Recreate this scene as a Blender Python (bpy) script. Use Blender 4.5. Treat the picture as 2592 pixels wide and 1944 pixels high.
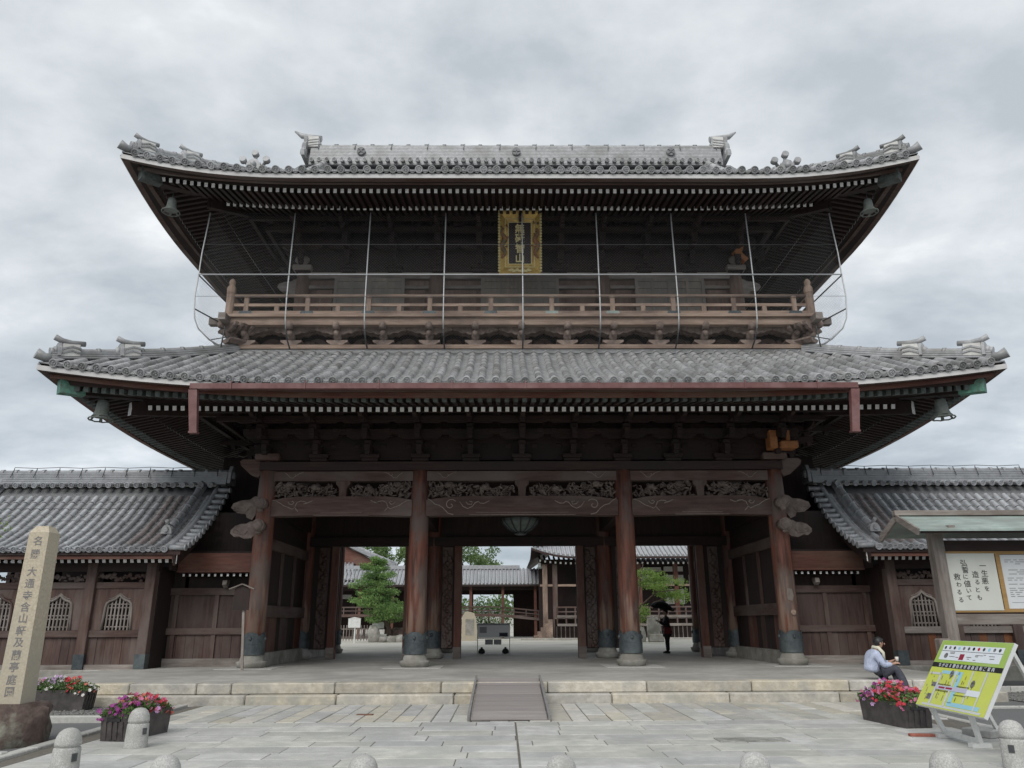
import bpy, bmesh, math, random
from mathutils import Vector, Matrix, Euler
R = math.radians
random.seed(7)
scene = bpy.context.scene
for o in list(bpy.data.objects):
    bpy.data.objects.remove(o)

# ------------------------------------------------------------------ camera
PITCH, YAW, ROLL = R(17.43), R(0.62), R(-0.27)
F_ = Vector((math.sin(YAW) * math.cos(PITCH), math.cos(YAW) * math.cos(PITCH), math.sin(PITCH)))
R0 = Vector((math.cos(YAW), -math.sin(YAW), 0))
U0 = R0.cross(F_)
RX = R0 * math.cos(ROLL) + U0 * math.sin(ROLL)
UX = -R0 * math.sin(ROLL) + U0 * math.cos(ROLL)
cam_d = bpy.data.cameras.new('camera')
cam_d.sensor_width = 36
cam_d.lens = 1920 / 2592 * 36
cam_d.clip_end = 3000
cam = bpy.data.objects.new('camera', cam_d)
scene.collection.objects.link(cam)
m3 = Matrix((RX, UX, -F_)).transposed()
cam.matrix_world = Matrix.Translation((-0.5, 0, 1.5)) @ m3.to_4x4()
scene.camera = cam
scene.render.resolution_x, scene.render.resolution_y = 1024, 768

# ------------------------------------------------------------------ sky, sun, exposure
world = bpy.data.worlds.new('World')
scene.world = world
world.use_nodes = True
SUN_EL, SUN_AZ = R(42), R(200)
def build_world():
    nt = world.node_tree
    n, l = nt.nodes, nt.links
    n.clear()
    out = n.new('ShaderNodeOutputWorld')
    tc = n.new('ShaderNodeTexCoord')
    sky = n.new('ShaderNodeTexSky')
    sky.sky_type = 'NISHITA'
    sky.sun_disc = False
    sky.sun_elevation = SUN_EL
    sky.sun_rotation = SUN_AZ
    bg1 = n.new('ShaderNodeBackground')
    bg1.inputs[1].default_value = 0.10
    l.new(sky.outputs[0], bg1.inputs[0])
    # cloud layer: direction projected on a high flat layer
    sep = n.new('ShaderNodeSeparateXYZ')
    l.new(tc.outputs['Generated'], sep.inputs[0])
    ab = n.new('ShaderNodeMath'); ab.operation = 'ABSOLUTE'
    l.new(sep.outputs[2], ab.inputs[0])
    ad = n.new('ShaderNodeMath'); ad.operation = 'ADD'; ad.inputs[1].default_value = 0.30
    l.new(ab.outputs[0], ad.inputs[0])
    dx = n.new('ShaderNodeMath'); dx.operation = 'DIVIDE'
    dy = n.new('ShaderNodeMath'); dy.operation = 'DIVIDE'
    l.new(sep.outputs[0], dx.inputs[0]); l.new(ad.outputs[0], dx.inputs[1])
    l.new(sep.outputs[1], dy.inputs[0]); l.new(ad.outputs[0], dy.inputs[1])
    cmb = n.new('ShaderNodeCombineXYZ')
    l.new(dx.outputs[0], cmb.inputs[0]); l.new(dy.outputs[0], cmb.inputs[1])
    mp = n.new('ShaderNodeMapping')
    mp.inputs['Location'].default_value = (11.3, 2.6, 0.4)
    mp.inputs['Scale'].default_value = (1.0, 1.25, 1.0)
    l.new(cmb.outputs[0], mp.inputs[0])
    n1 = n.new('ShaderNodeTexNoise')
    n1.inputs['Scale'].default_value = 2.6
    n1.inputs['Detail'].default_value = 7
    n1.inputs['Roughness'].default_value = 0.56
    n1.inputs['Distortion'].default_value = 0.12
    l.new(mp.outputs[0], n1.inputs['Vector'])
    cr = n.new('ShaderNodeValToRGB')
    e = cr.color_ramp.elements
    e[0].position = 0.36; e[0].color = (0.41, 0.446, 0.48, 1)
    e[1].position = 0.66; e[1].color = (0.76, 0.779, 0.792, 1)
    x = e.new(0.47); x.color = (0.515, 0.548, 0.575, 1)
    x = e.new(0.57); x.color = (0.61, 0.638, 0.66, 1)
    l.new(n1.outputs[0], cr.inputs[0])
    # the far cloud base near the horizon is greyer and bluer, all the way round
    hz = n.new('ShaderNodeMapRange'); hz.inputs[1].default_value = 0.02; hz.inputs[2].default_value = 0.42; hz.inputs[3].default_value = 1.0; hz.inputs[4].default_value = 0.0
    l.new(ab.outputs[0], hz.inputs[0])
    hm = n.new('ShaderNodeMix'); hm.data_type = 'RGBA'; hm.blend_type = 'MULTIPLY'; hm.inputs[7].default_value = (0.72, 0.765, 0.815, 1)
    l.new(hz.outputs[0], hm.inputs['Factor']); l.new(cr.outputs[0], hm.inputs[6])
    bg2 = n.new('ShaderNodeBackground')
    bg2.inputs[1].default_value = 1.0
    l.new(hm.outputs[2], bg2.inputs[0])
    mix = n.new('ShaderNodeMixShader')
    mix.inputs[0].default_value = 0.94
    l.new(bg1.outputs[0], mix.inputs[1]); l.new(bg2.outputs[0], mix.inputs[2])
    l.new(mix.outputs[0], out.inputs[0])
build_world()
sun_d = bpy.data.lights.new('sun', 'SUN')
sun_d.energy = 1.5
sun_d.angle = R(40)
sun_d.color = (1.0, 0.97, 0.93)
sun = bpy.data.objects.new('sun', sun_d)
scene.collection.objects.link(sun)
sd = Vector((math.sin(SUN_AZ) * math.cos(SUN_EL), math.cos(SUN_AZ) * math.cos(SUN_EL), math.sin(SUN_EL)))
sun.rotation_euler = sd.to_track_quat('Z', 'Y').to_euler()
sun.location = (-8, -10, 40)
vs = scene.view_settings
vs.view_transform = 'Standard'
vs.look = 'None'
vs.exposure = 0.42
vs.gamma = 1.0
vs.use_curve_mapping = False
scene.cycles.max_bounces = 6
scene.cycles.diffuse_bounces = 4
scene.cycles.glossy_bounces = 2
scene.cycles.transparent_max_bounces = 12
scene.cycles.caustics_reflective = False
scene.cycles.caustics_refractive = False
try:
    scene.cycles.use_denoising = True
    scene.cycles.denoiser = 'OPENIMAGEDENOISE'
except Exception:
    pass

# ------------------------------------------------------------------ object helpers
COL = scene.collection
OFF = {}                                    # world translation of every parent used

def link(o, parent=None, M=None):
    """Link o so that its own data sits at world matrix M (identity by default)."""
    COL.objects.link(o)
    M = M if M is not None else Matrix.Identity(4)
    if parent is not None:
        o.parent = parent
        o.matrix_local = Matrix.Translation(-OFF[parent.name]) @ M
    else:
        o.matrix_local = M
    OFF[o.name] = M.to_translation()
    return o

def tag(o, label=None, cat=None, group=None, kind=None):
    if label: o['label'] = label
    if cat: o['category'] = cat
    if group: o['group'] = group
    if kind: o['kind'] = kind
    return o

def thing(name, label, cat, base=(0, 0, 0), group=None):
    o = bpy.data.objects.new(name, None)
    o.empty_display_size = 0.3
    link(o, None, Matrix.Translation(Vector(base)))
    return tag(o, label, cat, group)

def inst(name, me, parent, M, label=None):
    o = bpy.data.objects.new(name, me)
    link(o, parent, M)
    if label: o['label'] = label
    return o

def frame(P, L, T, N):
    """Matrix whose x, y, z axes are L, T, N and whose origin is P."""
    m = Matrix((L, T, N)).transposed().to_4x4()
    m.translation = P
    return m

class MB:
    def __init__(s):
        s.v, s.f, s.m, s.sm = [], [], [], []
    def add(s, vs, fs, m=0, smooth=False):
        k = len(s.v)
        s.v.extend([tuple(p) for p in vs])
        for f in fs:
            s.f.append([k + i for i in f]); s.m.append(m); s.sm.append(smooth)
    def box(s, x0, x1, y0, y1, z0, z1, m=0):
        s.add([(x0, y0, z0), (x1, y0, z0), (x1, y1, z0), (x0, y1, z0), (x0, y0, z1), (x1, y0, z1), (x1, y1, z1), (x0, y1, z1)],
              [(0, 3, 2, 1), (4, 5, 6, 7), (0, 1, 5, 4), (1, 2, 6, 5), (2, 3, 7, 6), (3, 0, 4, 7)], m)
        return s
    def cbox(s, x0, x1, y0, y1, z0, z1, c=0.01, m=0, M=None):
        """box with chamfered edges"""
        V = {}; vs = []
        X, Yv, Zv = (x0, x1), (y0, y1), (z0, z1)
        for i in (0, 1):
            for j in (0, 1):
                for k in (0, 1):
                    p = (X[i], Yv[j], Zv[k]); d = (1 - 2 * i, 1 - 2 * j, 1 - 2 * k)
                    for a in range(3):
                        q = [p[b] + (0 if b == a else d[b] * c) for b in range(3)]
                        V[i, j, k, a] = len(vs); vs.append(q)
        fs = []
        for a in range(3):
            b, g = (a + 1) % 3, (a + 2) % 3
            for sd_ in (0, 1):
                ring = []
                for u, w in ((0, 0), (1, 0), (1, 1), (0, 1)):
                    ix = [0, 0, 0]; ix[a] = sd_; ix[b] = u; ix[g] = w
                    ring.append(V[ix[0], ix[1], ix[2], a])
                fs.append(ring if sd_ else ring[::-1])
        for a in range(3):                       # edges parallel to axis a
            b, g = (a + 1) % 3, (a + 2) % 3
            for u in (0, 1):
                for w in (0, 1):
                    i0 = [0, 0, 0]; i0[b] = u; i0[g] = w
                    i1 = list(i0); i1[a] = 1
                    q = [V[i0[0], i0[1], i0[2], b], V[i0[0], i0[1], i0[2], g], V[i1[0], i1[1], i1[2], g], V[i1[0], i1[1], i1[2], b]]
                    fs.append(q if u != w else q[::-1])
        for i in (0, 1):
            for j in (0, 1):
                for k in (0, 1):
                    q = [V[i, j, k, a] for a in range(3)]
                    fs.append(q if (i + j + k) % 2 else q[::-1])
        if M is not None: vs = [M @ Vector(p) for p in vs]
        s.add(vs, fs, m)
        return s
    def bar(s, p, q, w, h, up=(0, 0, 1), m=0):
        """box along p->q, w wide, h high, centred on the line"""
        p, q = Vector(p), Vector(q)
        t = (q - p).normalized(); l = t.cross(Vector(up))
        if l.length < 1e-5: l = t.cross(Vector((1, 0, 0)))
        l.normalize(); n = l.cross(t)
        l *= w / 2; n *= h / 2
        vs = [p - l - n, p + l - n, p + l + n, p - l + n, q - l - n, q + l - n, q + l + n, q - l + n]
        s.add(vs, [(0, 3, 2, 1), (4, 5, 6, 7), (0, 1, 5, 4), (1, 2, 6, 5), (2, 3, 7, 6), (3, 0, 4, 7)][::1], m)
        return s
    def tube(s, path, r, n=8, cap=True, m=0, smooth=True, up=(0, 0, 1), sx=1.0):
        path = [Vector(p) for p in path]
        rs = r if isinstance(r, (list, tuple)) else [r] * len(path)
        k = len(s.v); N = len(path); prev = None
        for i, p in enumerate(path):
            t = (path[min(i + 1, N - 1)] - path[max(i - 1, 0)]).normalized()
            if prev is None:
                a = t.cross(Vector(up))
                if a.length < 1e-4: a = t.cross(Vector((1, 0, 0)))
            else:
                a = prev - t * prev.dot(t)
            a.normalize(); prev = a; b = t.cross(a)
            for j in range(n):
                g = 2 * math.pi * j / n
                s.v.append(tuple(p + (a * math.cos(g) * sx + b * math.sin(g)) * rs[i]))
        for i in range(N - 1):
            for j in range(n):
                j2 = (j + 1) % n
                s.f.append([k + i * n + j, k + i * n + j2, k + (i + 1) * n + j2, k + (i + 1) * n + j]); s.m.append(m); s.sm.append(smooth)
        if cap:
            s.f.append([k + j for j in range(n)][::-1]); s.m.append(m); s.sm.append(False)
            s.f.append([k + (N - 1) * n + j for j in range(n)]); s.m.append(m); s.sm.append(False)
        return s
    def lathe(s, prof, n=24, c=(0, 0, 0), m=0, smooth=True, zf=None, cap=True):
        """prof: (radius, z) list; zf(angle, z, i) may change z"""
        k = len(s.v)
        for i, (r, z) in enumerate(prof):
            for j in range(n):
                g = 2 * math.pi * j / n
                zz = zf(g, z, i) if zf else z
                s.v.append((c[0] + r * math.cos(g), c[1] + r * math.sin(g), c[2] + zz))
        for i in range(len(prof) - 1):
            for j in range(n):
                j2 = (j + 1) % n
                s.f.append([k + i * n + j, k + i * n + j2, k + (i + 1) * n + j2, k + (i + 1) * n + j]); s.m.append(m); s.sm.append(smooth)
        if cap:
            s.f.append([k + j for j in range(n)][::-1]); s.m.append(m); s.sm.append(False)
            q = k + (len(prof) - 1) * n
            s.f.append([q + j for j in range(n)]); s.m.append(m); s.sm.append(False)
        return s
    def prism(s, pts, o, ax, ay, d, m=0, mside=None):
        """polygon pts in the plane (o, ax, ay) swept by vector d"""
        o, ax, ay, d = Vector(o), Vector(ax), Vector(ay), Vector(d)
        a = [o + ax * x + ay * y for x, y in pts]
        n = len(a)
        s.add(a + [p + d for p in a], [list(range(n))[::-1], list(range(n, 2 * n))], m)
        k = len(s.v) - 2 * n
        for i in range(n):
            j = (i + 1) % n
            s.f.append([k + i, k + j, k + n + j, k + n + i]); s.m.append(m if mside is None else mside); s.sm.append(False)
        return s
    def grid(s, rows, m=0, smooth=False, flip=False):
        k = len(s.v); w = len(rows[0])
        for r in rows: s.v.extend([tuple(p) for p in r])
        for i in range(len(rows) - 1):
            for j in range(w - 1):
                q = [k + i * w + j, k + i * w + j + 1, k + (i + 1) * w + j + 1, k + (i + 1) * w + j]
                s.f.append(q[::-1] if flip else q); s.m.append(m); s.sm.append(smooth)
        return s
    def blob(s, c, r, sx=1, sy=1, sz=1, m=0, jag=0.0, n=8, k=5, rot=0.0):
        vs = []; c = Vector(c); ca, sa = math.cos(rot), math.sin(rot)
        for i in range(1, k):
            th = math.pi * i / k
            for j in range(n):
                ph = 2 * math.pi * j / n
                q = r * (1 + random.uniform(-jag, jag))
                x, y, z = q * sx * math.sin(th) * math.cos(ph), q * sy * math.sin(th) * math.sin(ph), q * sz * math.cos(th)
                vs.append(c + Vector((x * ca - z * sa, y, x * sa + z * ca)))
        t0 = Vector((-r * sz * sa, 0, r * sz * ca))
        vs += [c + t0, c - t0]
        fs = []
        for i in range(k - 2):
            for j in range(n):
                j2 = (j + 1) % n
                fs.append((i * n + j, (i + 1) * n + j, (i + 1) * n + j2, i * n + j2))
        a, b = len(vs) - 2, len(vs) - 1
        for j in range(n):
            j2 = (j + 1) % n
            fs.append((a, j, j2)); fs.append((b, (k - 2) * n + j2, (k - 2) * n + j))
        s.add(vs, fs, m, True)
        return s
    def mesh(s, name, mats):
        me = bpy.data.meshes.new(name)
        me.from_pydata(s.v, [], s.f)
        mats = mats if isinstance(mats, (list, tuple)) else [mats]
        for q in mats: me.materials.append(M_[q] if isinstance(q, str) else q)
        me.polygons.foreach_set('material_index', s.m)
        me.polygons.foreach_set('use_smooth', s.sm)
        me.update()
        return me
    def build(s, name, mats, parent=None, label=None, kind=None, M=None):
        o = bpy.data.objects.new(name, s.mesh(name, mats))
        link(o, parent, M)
        if label: o['label'] = label
        if kind: o['kind'] = kind
        return o

def fixnormals(o):
    bm = bmesh.new(); bm.from_mesh(o.data)
    bmesh.ops.recalc_face_normals(bm, faces=bm.faces)
    bm.to_mesh(o.data); bm.free()
    return o

# ------------------------------------------------------------------ materials
M_ = {}
def mat(name, c1, c2=None, scale=6.0, rough=0.7, bump=0.0, stretch=(1, 1, 1), rnd=0.0, c3=None, s3=0.8, t3=0.5, w3=0.12,
        metal=0.0, spec=0.4, detail=5.0, bscale=None, hue=0.0, coat=0.0, local=False, trans=0.0):
    """c1..c2 fine mottling (grain when stretched), c3 large irregular stains and patches, rnd brightness change per object."""
    m = bpy.data.materials.new(name); m.use_nodes = True
    nt = m.node_tree; n, l = nt.nodes, nt.links
    b = n['Principled BSDF']
    b.inputs['Roughness'].default_value = rough
    b.inputs['Metallic'].default_value = metal
    b.inputs['Specular IOR Level'].default_value = spec
    c2 = c2 or c1
    if local:
        pos = n.new('ShaderNodeTexCoord').outputs['Object']
    else:
        pos = n.new('ShaderNodeNewGeometry').outputs['Position']
    mp = n.new('ShaderNodeMapping'); mp.inputs['Scale'].default_value = stretch
    l.new(pos, mp.inputs[0])
    nz = n.new('ShaderNodeTexNoise'); nz.inputs['Scale'].default_value = scale; nz.inputs['Detail'].default_value = detail
    nz.inputs['Roughness'].default_value = 0.62
    l.new(mp.outputs[0], nz.inputs['Vector'])
    cr = n.new('ShaderNodeValToRGB')
    cr.color_ramp.elements[0].position = 0.34; cr.color_ramp.elements[0].color = (*c1, 1)
    cr.color_ramp.elements[1].position = 0.66; cr.color_ramp.elements[1].color = (*c2, 1)
    l.new(nz.outputs[0], cr.inputs[0])
    col = cr.outputs[0]
    if c3 is not None:
        mp3 = n.new('ShaderNodeMapping'); mp3.inputs['Scale'].default_value = tuple(0.4 + 0.6 * q for q in stretch)
        mp3.inputs['Location'].default_value = (5.3, 2.1, 7.7)
        l.new(pos, mp3.inputs[0])
        n3 = n.new('ShaderNodeTexNoise'); n3.inputs['Scale'].default_value = s3; n3.inputs['Detail'].default_value = 6
        n3.inputs['Roughness'].default_value = 0.6
        l.new(mp3.outputs[0], n3.inputs['Vector'])
        r3 = n.new('ShaderNodeMapRange'); r3.inputs[1].default_value = t3 - w3; r3.inputs[2].default_value = t3 + w3
        l.new(n3.outputs[0], r3.inputs[0])
        mx = n.new('ShaderNodeMix'); mx.data_type = 'RGBA'
        l.new(r3.outputs[0], mx.inputs['Factor']); l.new(col, mx.inputs[6]); mx.inputs[7].default_value = (*c3, 1)
        col = mx.outputs[2]
    if rnd or hue:
        oi = n.new('ShaderNodeObjectInfo')
        hs = n.new('ShaderNodeHueSaturation')
        mr = n.new('ShaderNodeMapRange'); mr.inputs[3].default_value = 1 - rnd; mr.inputs[4].default_value = 1 + rnd
        l.new(oi.outputs['Random'], mr.inputs[0]); l.new(mr.outputs[0], hs.inputs['Value'])
        if hue:
            mh = n.new('ShaderNodeMath'); mh.operation = 'MULTIPLY_ADD'; mh.inputs[1].default_value = 37.7; mh.inputs[2].default_value = 0.0
            l.new(oi.outputs['Random'], mh.inputs[0])
            fr = n.new('ShaderNodeMath'); fr.operation = 'FRACT'; l.new(mh.outputs[0], fr.inputs[0])
            ms = n.new('ShaderNodeMapRange'); ms.inputs[3].default_value = 1 - hue; ms.inputs[4].default_value = 1 + hue
            l.new(fr.outputs[0], ms.inputs[0]); l.new(ms.outputs[0], hs.inputs['Saturation'])
        l.new(col, hs.inputs['Color']); col = hs.outputs[0]
    l.new(col, b.inputs['Base Color'])
    if bump:
        bp = n.new('ShaderNodeBump'); bp.inputs['Strength'].default_value = 1.0; bp.inputs['Distance'].default_value = bump
        if bscale:
            nb = n.new('ShaderNodeTexNoise'); nb.inputs['Scale'].default_value = bscale; nb.inputs['Detail'].default_value = 6
            l.new(mp.outputs[0], nb.inputs['Vector']); l.new(nb.outputs[0], bp.inputs['Height'])
        else:
            l.new(nz.outputs[0], bp.inputs['Height'])
        l.new(bp.outputs[0], b.inputs['Normal'])
    if trans:
        b.inputs['Subsurface Weight'].default_value = 0.0
        tr = n.new('ShaderNodeBsdfTranslucent'); l.new(col, tr.inputs[0])
        ms_ = n.new('ShaderNodeMixShader'); ms_.inputs[0].default_value = trans
        out = n['Material Output']
        l.new(b.outputs[0], ms_.inputs[1]); l.new(tr.outputs[0], ms_.inputs[2]); l.new(ms_.outputs[0], out.inputs[0])
    M_[name] = m
    return m

GX, GY, GZ = (0.10, 1, 1), (1, 0.10, 1), (1, 1, 0.10)
mat('tile', (0.265, 0.267, 0.273), (0.385, 0.387, 0.392), 7, 0.42, 0.005, rnd=0.30, c3=(0.215, 0.215, 0.205), s3=1.6, t3=0.57, spec=0.5)
mat('tile_dark', (0.135, 0.137, 0.14), (0.205, 0.207, 0.21), 9, 0.5, 0.004, rnd=0.15, spec=0.4)
mat('tile_pan', (0.20, 0.202, 0.206), (0.285, 0.287, 0.29), 9, 0.45, 0.004, c3=(0.16, 0.16, 0.155), s3=1.3, t3=0.6, spec=0.45)  # darker than the cover tiles: paints in the shadow between the rows
mat('tile_wing', (0.29, 0.298, 0.312), (0.395, 0.403, 0.418), 7, 0.34, 0.005, rnd=0.22, c3=(0.25, 0.256, 0.262), s3=1.0, t3=0.66, spec=0.55)
mat('tile_red', (0.235, 0.20, 0.197), (0.32, 0.28, 0.276), 9, 0.5, 0.004, rnd=0.1)
mat('plaster', (0.62, 0.61, 0.58), (0.72, 0.71, 0.68), 5, 0.85, 0.002, c3=(0.5, 0.48, 0.45), s3=1.5, t3=0.6)
mat('white_paint', (0.88, 0.87, 0.86), (0.92, 0.915, 0.91), 9, 0.7, 0.001, rnd=0.12)
mat('fascia', (0.50, 0.49, 0.48), (0.62, 0.61, 0.60), 4, 0.8, 0.002, stretch=(0.3, 1, 1), c3=(0.43, 0.42, 0.41), s3=0.9, t3=0.6)
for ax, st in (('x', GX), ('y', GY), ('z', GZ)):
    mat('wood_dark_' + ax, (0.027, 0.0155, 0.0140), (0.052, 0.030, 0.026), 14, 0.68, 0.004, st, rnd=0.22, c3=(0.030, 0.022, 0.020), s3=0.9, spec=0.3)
    mat('wood_mid_' + ax, (0.066, 0.038, 0.031), (0.118, 0.074, 0.061), 14, 0.66, 0.005, st, rnd=0.14, c3=(0.150, 0.118, 0.106), s3=1.1, t3=0.55, spec=0.3)
    mat('wood_red_' + ax, (0.085, 0.030, 0.022), (0.150, 0.060, 0.042), 12, 0.6, 0.005, st, rnd=0.15, c3=(0.17, 0.105, 0.078), s3=1.2, t3=0.58, spec=0.35)
    mat('wood_pale_' + ax, (0.27, 0.19, 0.145), (0.42, 0.315, 0.25), 14, 0.75, 0.006, st, rnd=0.16, c3=(0.165, 0.12, 0.10), s3=1.6, t3=0.57, spec=0.25)
    mat('wood_grey_' + ax, (0.20, 0.17, 0.15), (0.33, 0.295, 0.27), 14, 0.8, 0.006, st, rnd=0.14, c3=(0.14, 0.115, 0.10), s3=1.4, t3=0.57, spec=0.25)
    mat('wood_new_' + ax, (0.20, 0.075, 0.032), (0.31, 0.13, 0.055), 14, 0.6, 0.003, st, rnd=0.1, c3=(0.15, 0.055, 0.028), s3=1.2, spec=0.35)
cw = mat('column_wood', (0.062, 0.026, 0.019), (0.20, 0.076, 0.050), 9, 0.6, 0.008, (1, 1, 0.10), rnd=0.12, c3=(0.115, 0.082, 0.070), s3=1.6, t3=0.53, w3=0.07, spec=0.35)
def wear_low(m, col, z0, z1):
    """rain-worn paler wood towards the foot of the columns, in vertical streaks"""
    nt = m.node_tree; n, l = nt.nodes, nt.links; b = n['Principled BSDF']; src = b.inputs['Base Color'].links[0].from_socket
    g = n.new('ShaderNodeNewGeometry'); sp = n.new('ShaderNodeSeparateXYZ'); l.new(g.outputs['Position'], sp.inputs[0])
    mr = n.new('ShaderNodeMapRange'); mr.inputs[1].default_value = z1; mr.inputs[2].default_value = z0; mr.inputs[3].default_value = -0.30; mr.inputs[4].default_value = 0.16
    l.new(sp.outputs[2], mr.inputs[0])
    mp = n.new('ShaderNodeMapping'); mp.inputs['Scale'].default_value = (7, 7, 0.7); l.new(g.outputs['Position'], mp.inputs[0])
    nz = n.new('ShaderNodeTexNoise'); nz.inputs['Scale'].default_value = 1.0; nz.inputs['Detail'].default_value = 5; l.new(mp.outputs[0], nz.inputs['Vector'])
    ad = n.new('ShaderNodeMath'); ad.operation = 'ADD'; l.new(nz.outputs[0], ad.inputs[0]); l.new(mr.outputs[0], ad.inputs[1])
    r2 = n.new('ShaderNodeMapRange'); r2.inputs[1].default_value = 0.48; r2.inputs[2].default_value = 0.62; l.new(ad.outputs[0], r2.inputs[0])
    mx = n.new('ShaderNodeMix'); mx.data_type = 'RGBA'; l.new(r2.outputs[0], mx.inputs['Factor']); l.new(src, mx.inputs[6]); mx.inputs[7].default_value = (*col, 1)
    l.new(mx.outputs[2], b.inputs['Base Color'])
wear_low(cw, (0.225, 0.148, 0.112), 0.9, 4.0)
mat('wood_plank_z', (0.055, 0.034, 0.029), (0.105, 0.066, 0.056), 14, 0.66, 0.005, GZ, rnd=0.14, c3=(0.11, 0.082, 0.072), s3=1.1, t3=0.56, spec=0.3)
mat('wood_carve', (0.12, 0.092, 0.08), (0.20, 0.162, 0.142), 10, 0.8, 0.003, c3=(0.07, 0.05, 0.044), s3=4, t3=0.55)
mat('wood_nose', (0.15, 0.115, 0.10), (0.235, 0.19, 0.168), 10, 0.8, 0.002, rnd=0.08, c3=(0.10, 0.078, 0.068), s3=2.5, t3=0.56)
mat('wood_bracket', (0.19, 0.14, 0.115), (0.31, 0.24, 0.205), 12, 0.8, 0.005, rnd=0.16, c3=(0.12, 0.088, 0.075), s3=3, t3=0.54)
mat('wood_wall', (0.17, 0.115, 0.092), (0.26, 0.185, 0.152), 12, 0.75, 0.004, GZ, rnd=0.1, c3=(0.13, 0.085, 0.07), s3=1.4)
mat('door_grey', (0.25, 0.212, 0.18), (0.34, 0.295, 0.255), 12, 0.8, 0.003, GZ, rnd=0.1, c3=(0.20, 0.185, 0.165), s3=1.5)
mat('bronze', (0.050, 0.062, 0.068), (0.088, 0.102, 0.108), 12, 0.5, 0.006, rnd=0.1, c3=(0.12, 0.14, 0.14), s3=2.2, t3=0.6, metal=0.35)
mat('bell_bronze', (0.15, 0.17, 0.155), (0.22, 0.24, 0.22), 12, 0.6, 0.004, metal=0.1)
mat('verdigris', (0.10, 0.26, 0.20), (0.20, 0.40, 0.31), 8, 0.75, 0.003, c3=(0.10, 0.105, 0.09), s3=4, t3=0.56)
mat('copper_green', (0.085, 0.105, 0.10), (0.15, 0.175, 0.165), 10, 0.7, 0.003, rnd=0.2, c3=(0.07, 0.075, 0.065), s3=5, t3=0.55)
mat('copper_roof', (0.26, 0.33, 0.305), (0.38, 0.445, 0.41), 3, 0.6, 0.002, (1, 3, 3), c3=(0.24, 0.27, 0.25), s3=1.1)
mat('gutter_paint', (0.125, 0.055, 0.052), (0.18, 0.085, 0.08), 5, 0.5, 0.001, c3=(0.22, 0.125, 0.118), s3=2, t3=0.6)
mat('gold', (0.52, 0.33, 0.08), (0.72, 0.50, 0.15), 9, 0.42, 0.003, c3=(0.33, 0.20, 0.06), s3=3, t3=0.6, metal=0.35, spec=0.5)
mat('gold_pale', (0.66, 0.55, 0.26), (0.80, 0.69, 0.38), 12, 0.45, 0.002, metal=0.25)
mat('lacquer', (0.022, 0.012, 0.012), (0.04, 0.02, 0.02), 10, 0.4)
mat('dragon_brown', (0.22, 0.095, 0.045), (0.40, 0.20, 0.09), 14, 0.55, 0.004, c3=(0.10, 0.13, 0.09), s3=6, t3=0.58)
mat('stone_step', (0.40, 0.365, 0.30), (0.56, 0.52, 0.445), 8, 0.85, 0.014, rnd=0.16, hue=0.45, c3=(0.33, 0.32, 0.29), s3=2.0, t3=0.54, bscale=16)
mat('stone_floor', (0.42, 0.41, 0.385), (0.53, 0.52, 0.485), 5, 0.72, 0.006, rnd=0.10, hue=0.3, c3=(0.34, 0.33, 0.31), s3=0.8, bscale=20)
mat('paver', (0.40, 0.398, 0.375), (0.54, 0.535, 0.50), 4, 0.8, 0.008, rnd=0.12, hue=0.6, c3=(0.385, 0.385, 0.365), s3=1.4, t3=0.54, w3=0.10, bscale=22)
mat('paver_warm', (0.43, 0.405, 0.35), (0.55, 0.52, 0.455), 6, 0.8, 0.008, rnd=0.14, hue=0.4, c3=(0.37, 0.37, 0.345), s3=1.5, t3=0.55, bscale=22)
mat('rust_plate', (0.13, 0.065, 0.045), (0.21, 0.115, 0.08), 20, 0.7, 0.003)
mat('stone_cover', (0.24, 0.235, 0.215), (0.42, 0.415, 0.385), 14, 0.85, 0.02, c3=(0.19, 0.185, 0.17), s3=5, t3=0.52)
mat('joint', (0.115, 0.105, 0.090), (0.17, 0.155, 0.13), 20, 0.95, 0.004)
mat('kerb', (0.38, 0.375, 0.35), (0.48, 0.47, 0.44), 14, 0.85, 0.006, rnd=0.1)
mat('granite', (0.31, 0.305, 0.29), (0.53, 0.525, 0.50), 70, 0.85, 0.004, rnd=0.05, c3=(0.33, 0.325, 0.30), s3=5, t3=0.58, detail=3)
mat('pillar_stone', (0.40, 0.345, 0.255), (0.54, 0.475, 0.365), 34, 0.85, 0.003, c3=(0.42, 0.385, 0.31), s3=1.5, t3=0.55)
mat('rock', (0.070, 0.048, 0.040), (0.145, 0.105, 0.090), 6, 0.85, 0.03, c3=(0.24, 0.235, 0.19), s3=2.3, t3=0.60, w3=0.07, bscale=9)
mat('stone_grey', (0.30, 0.29, 0.265), (0.43, 0.415, 0.38), 6, 0.85, 0.015, rnd=0.15, c3=(0.23, 0.22, 0.19), s3=2)
mat('asphalt', (0.115, 0.117, 0.118), (0.175, 0.176, 0.174), 40, 0.9, 0.004, c3=(0.135, 0.136, 0.135), s3=0.7, detail=4)
mat('gravel_dark', (0.10, 0.098, 0.09), (0.30, 0.295, 0.28), 60, 0.95, 0.02, detail=3)
mat('court', (0.44, 0.42, 0.375), (0.54, 0.52, 0.47), 14, 0.95, 0.006, c3=(0.33, 0.335, 0.26), s3=0.35, t3=0.6)
mat('concrete', (0.30, 0.30, 0.29), (0.42, 0.415, 0.40), 12, 0.9, 0.006, rnd=0.08)
mat('brick_red', (0.27, 0.085, 0.06), (0.36, 0.13, 0.095), 12, 0.85, 0.004)
mat('planter', (0.042, 0.036, 0.036), (0.075, 0.066, 0.064), 10, 0.6, 0.004, c3=(0.10, 0.09, 0.085), s3=4, t3=0.6)
mat('soil', (0.03, 0.022, 0.016), (0.06, 0.045, 0.03), 30, 0.95, 0.01)
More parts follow.
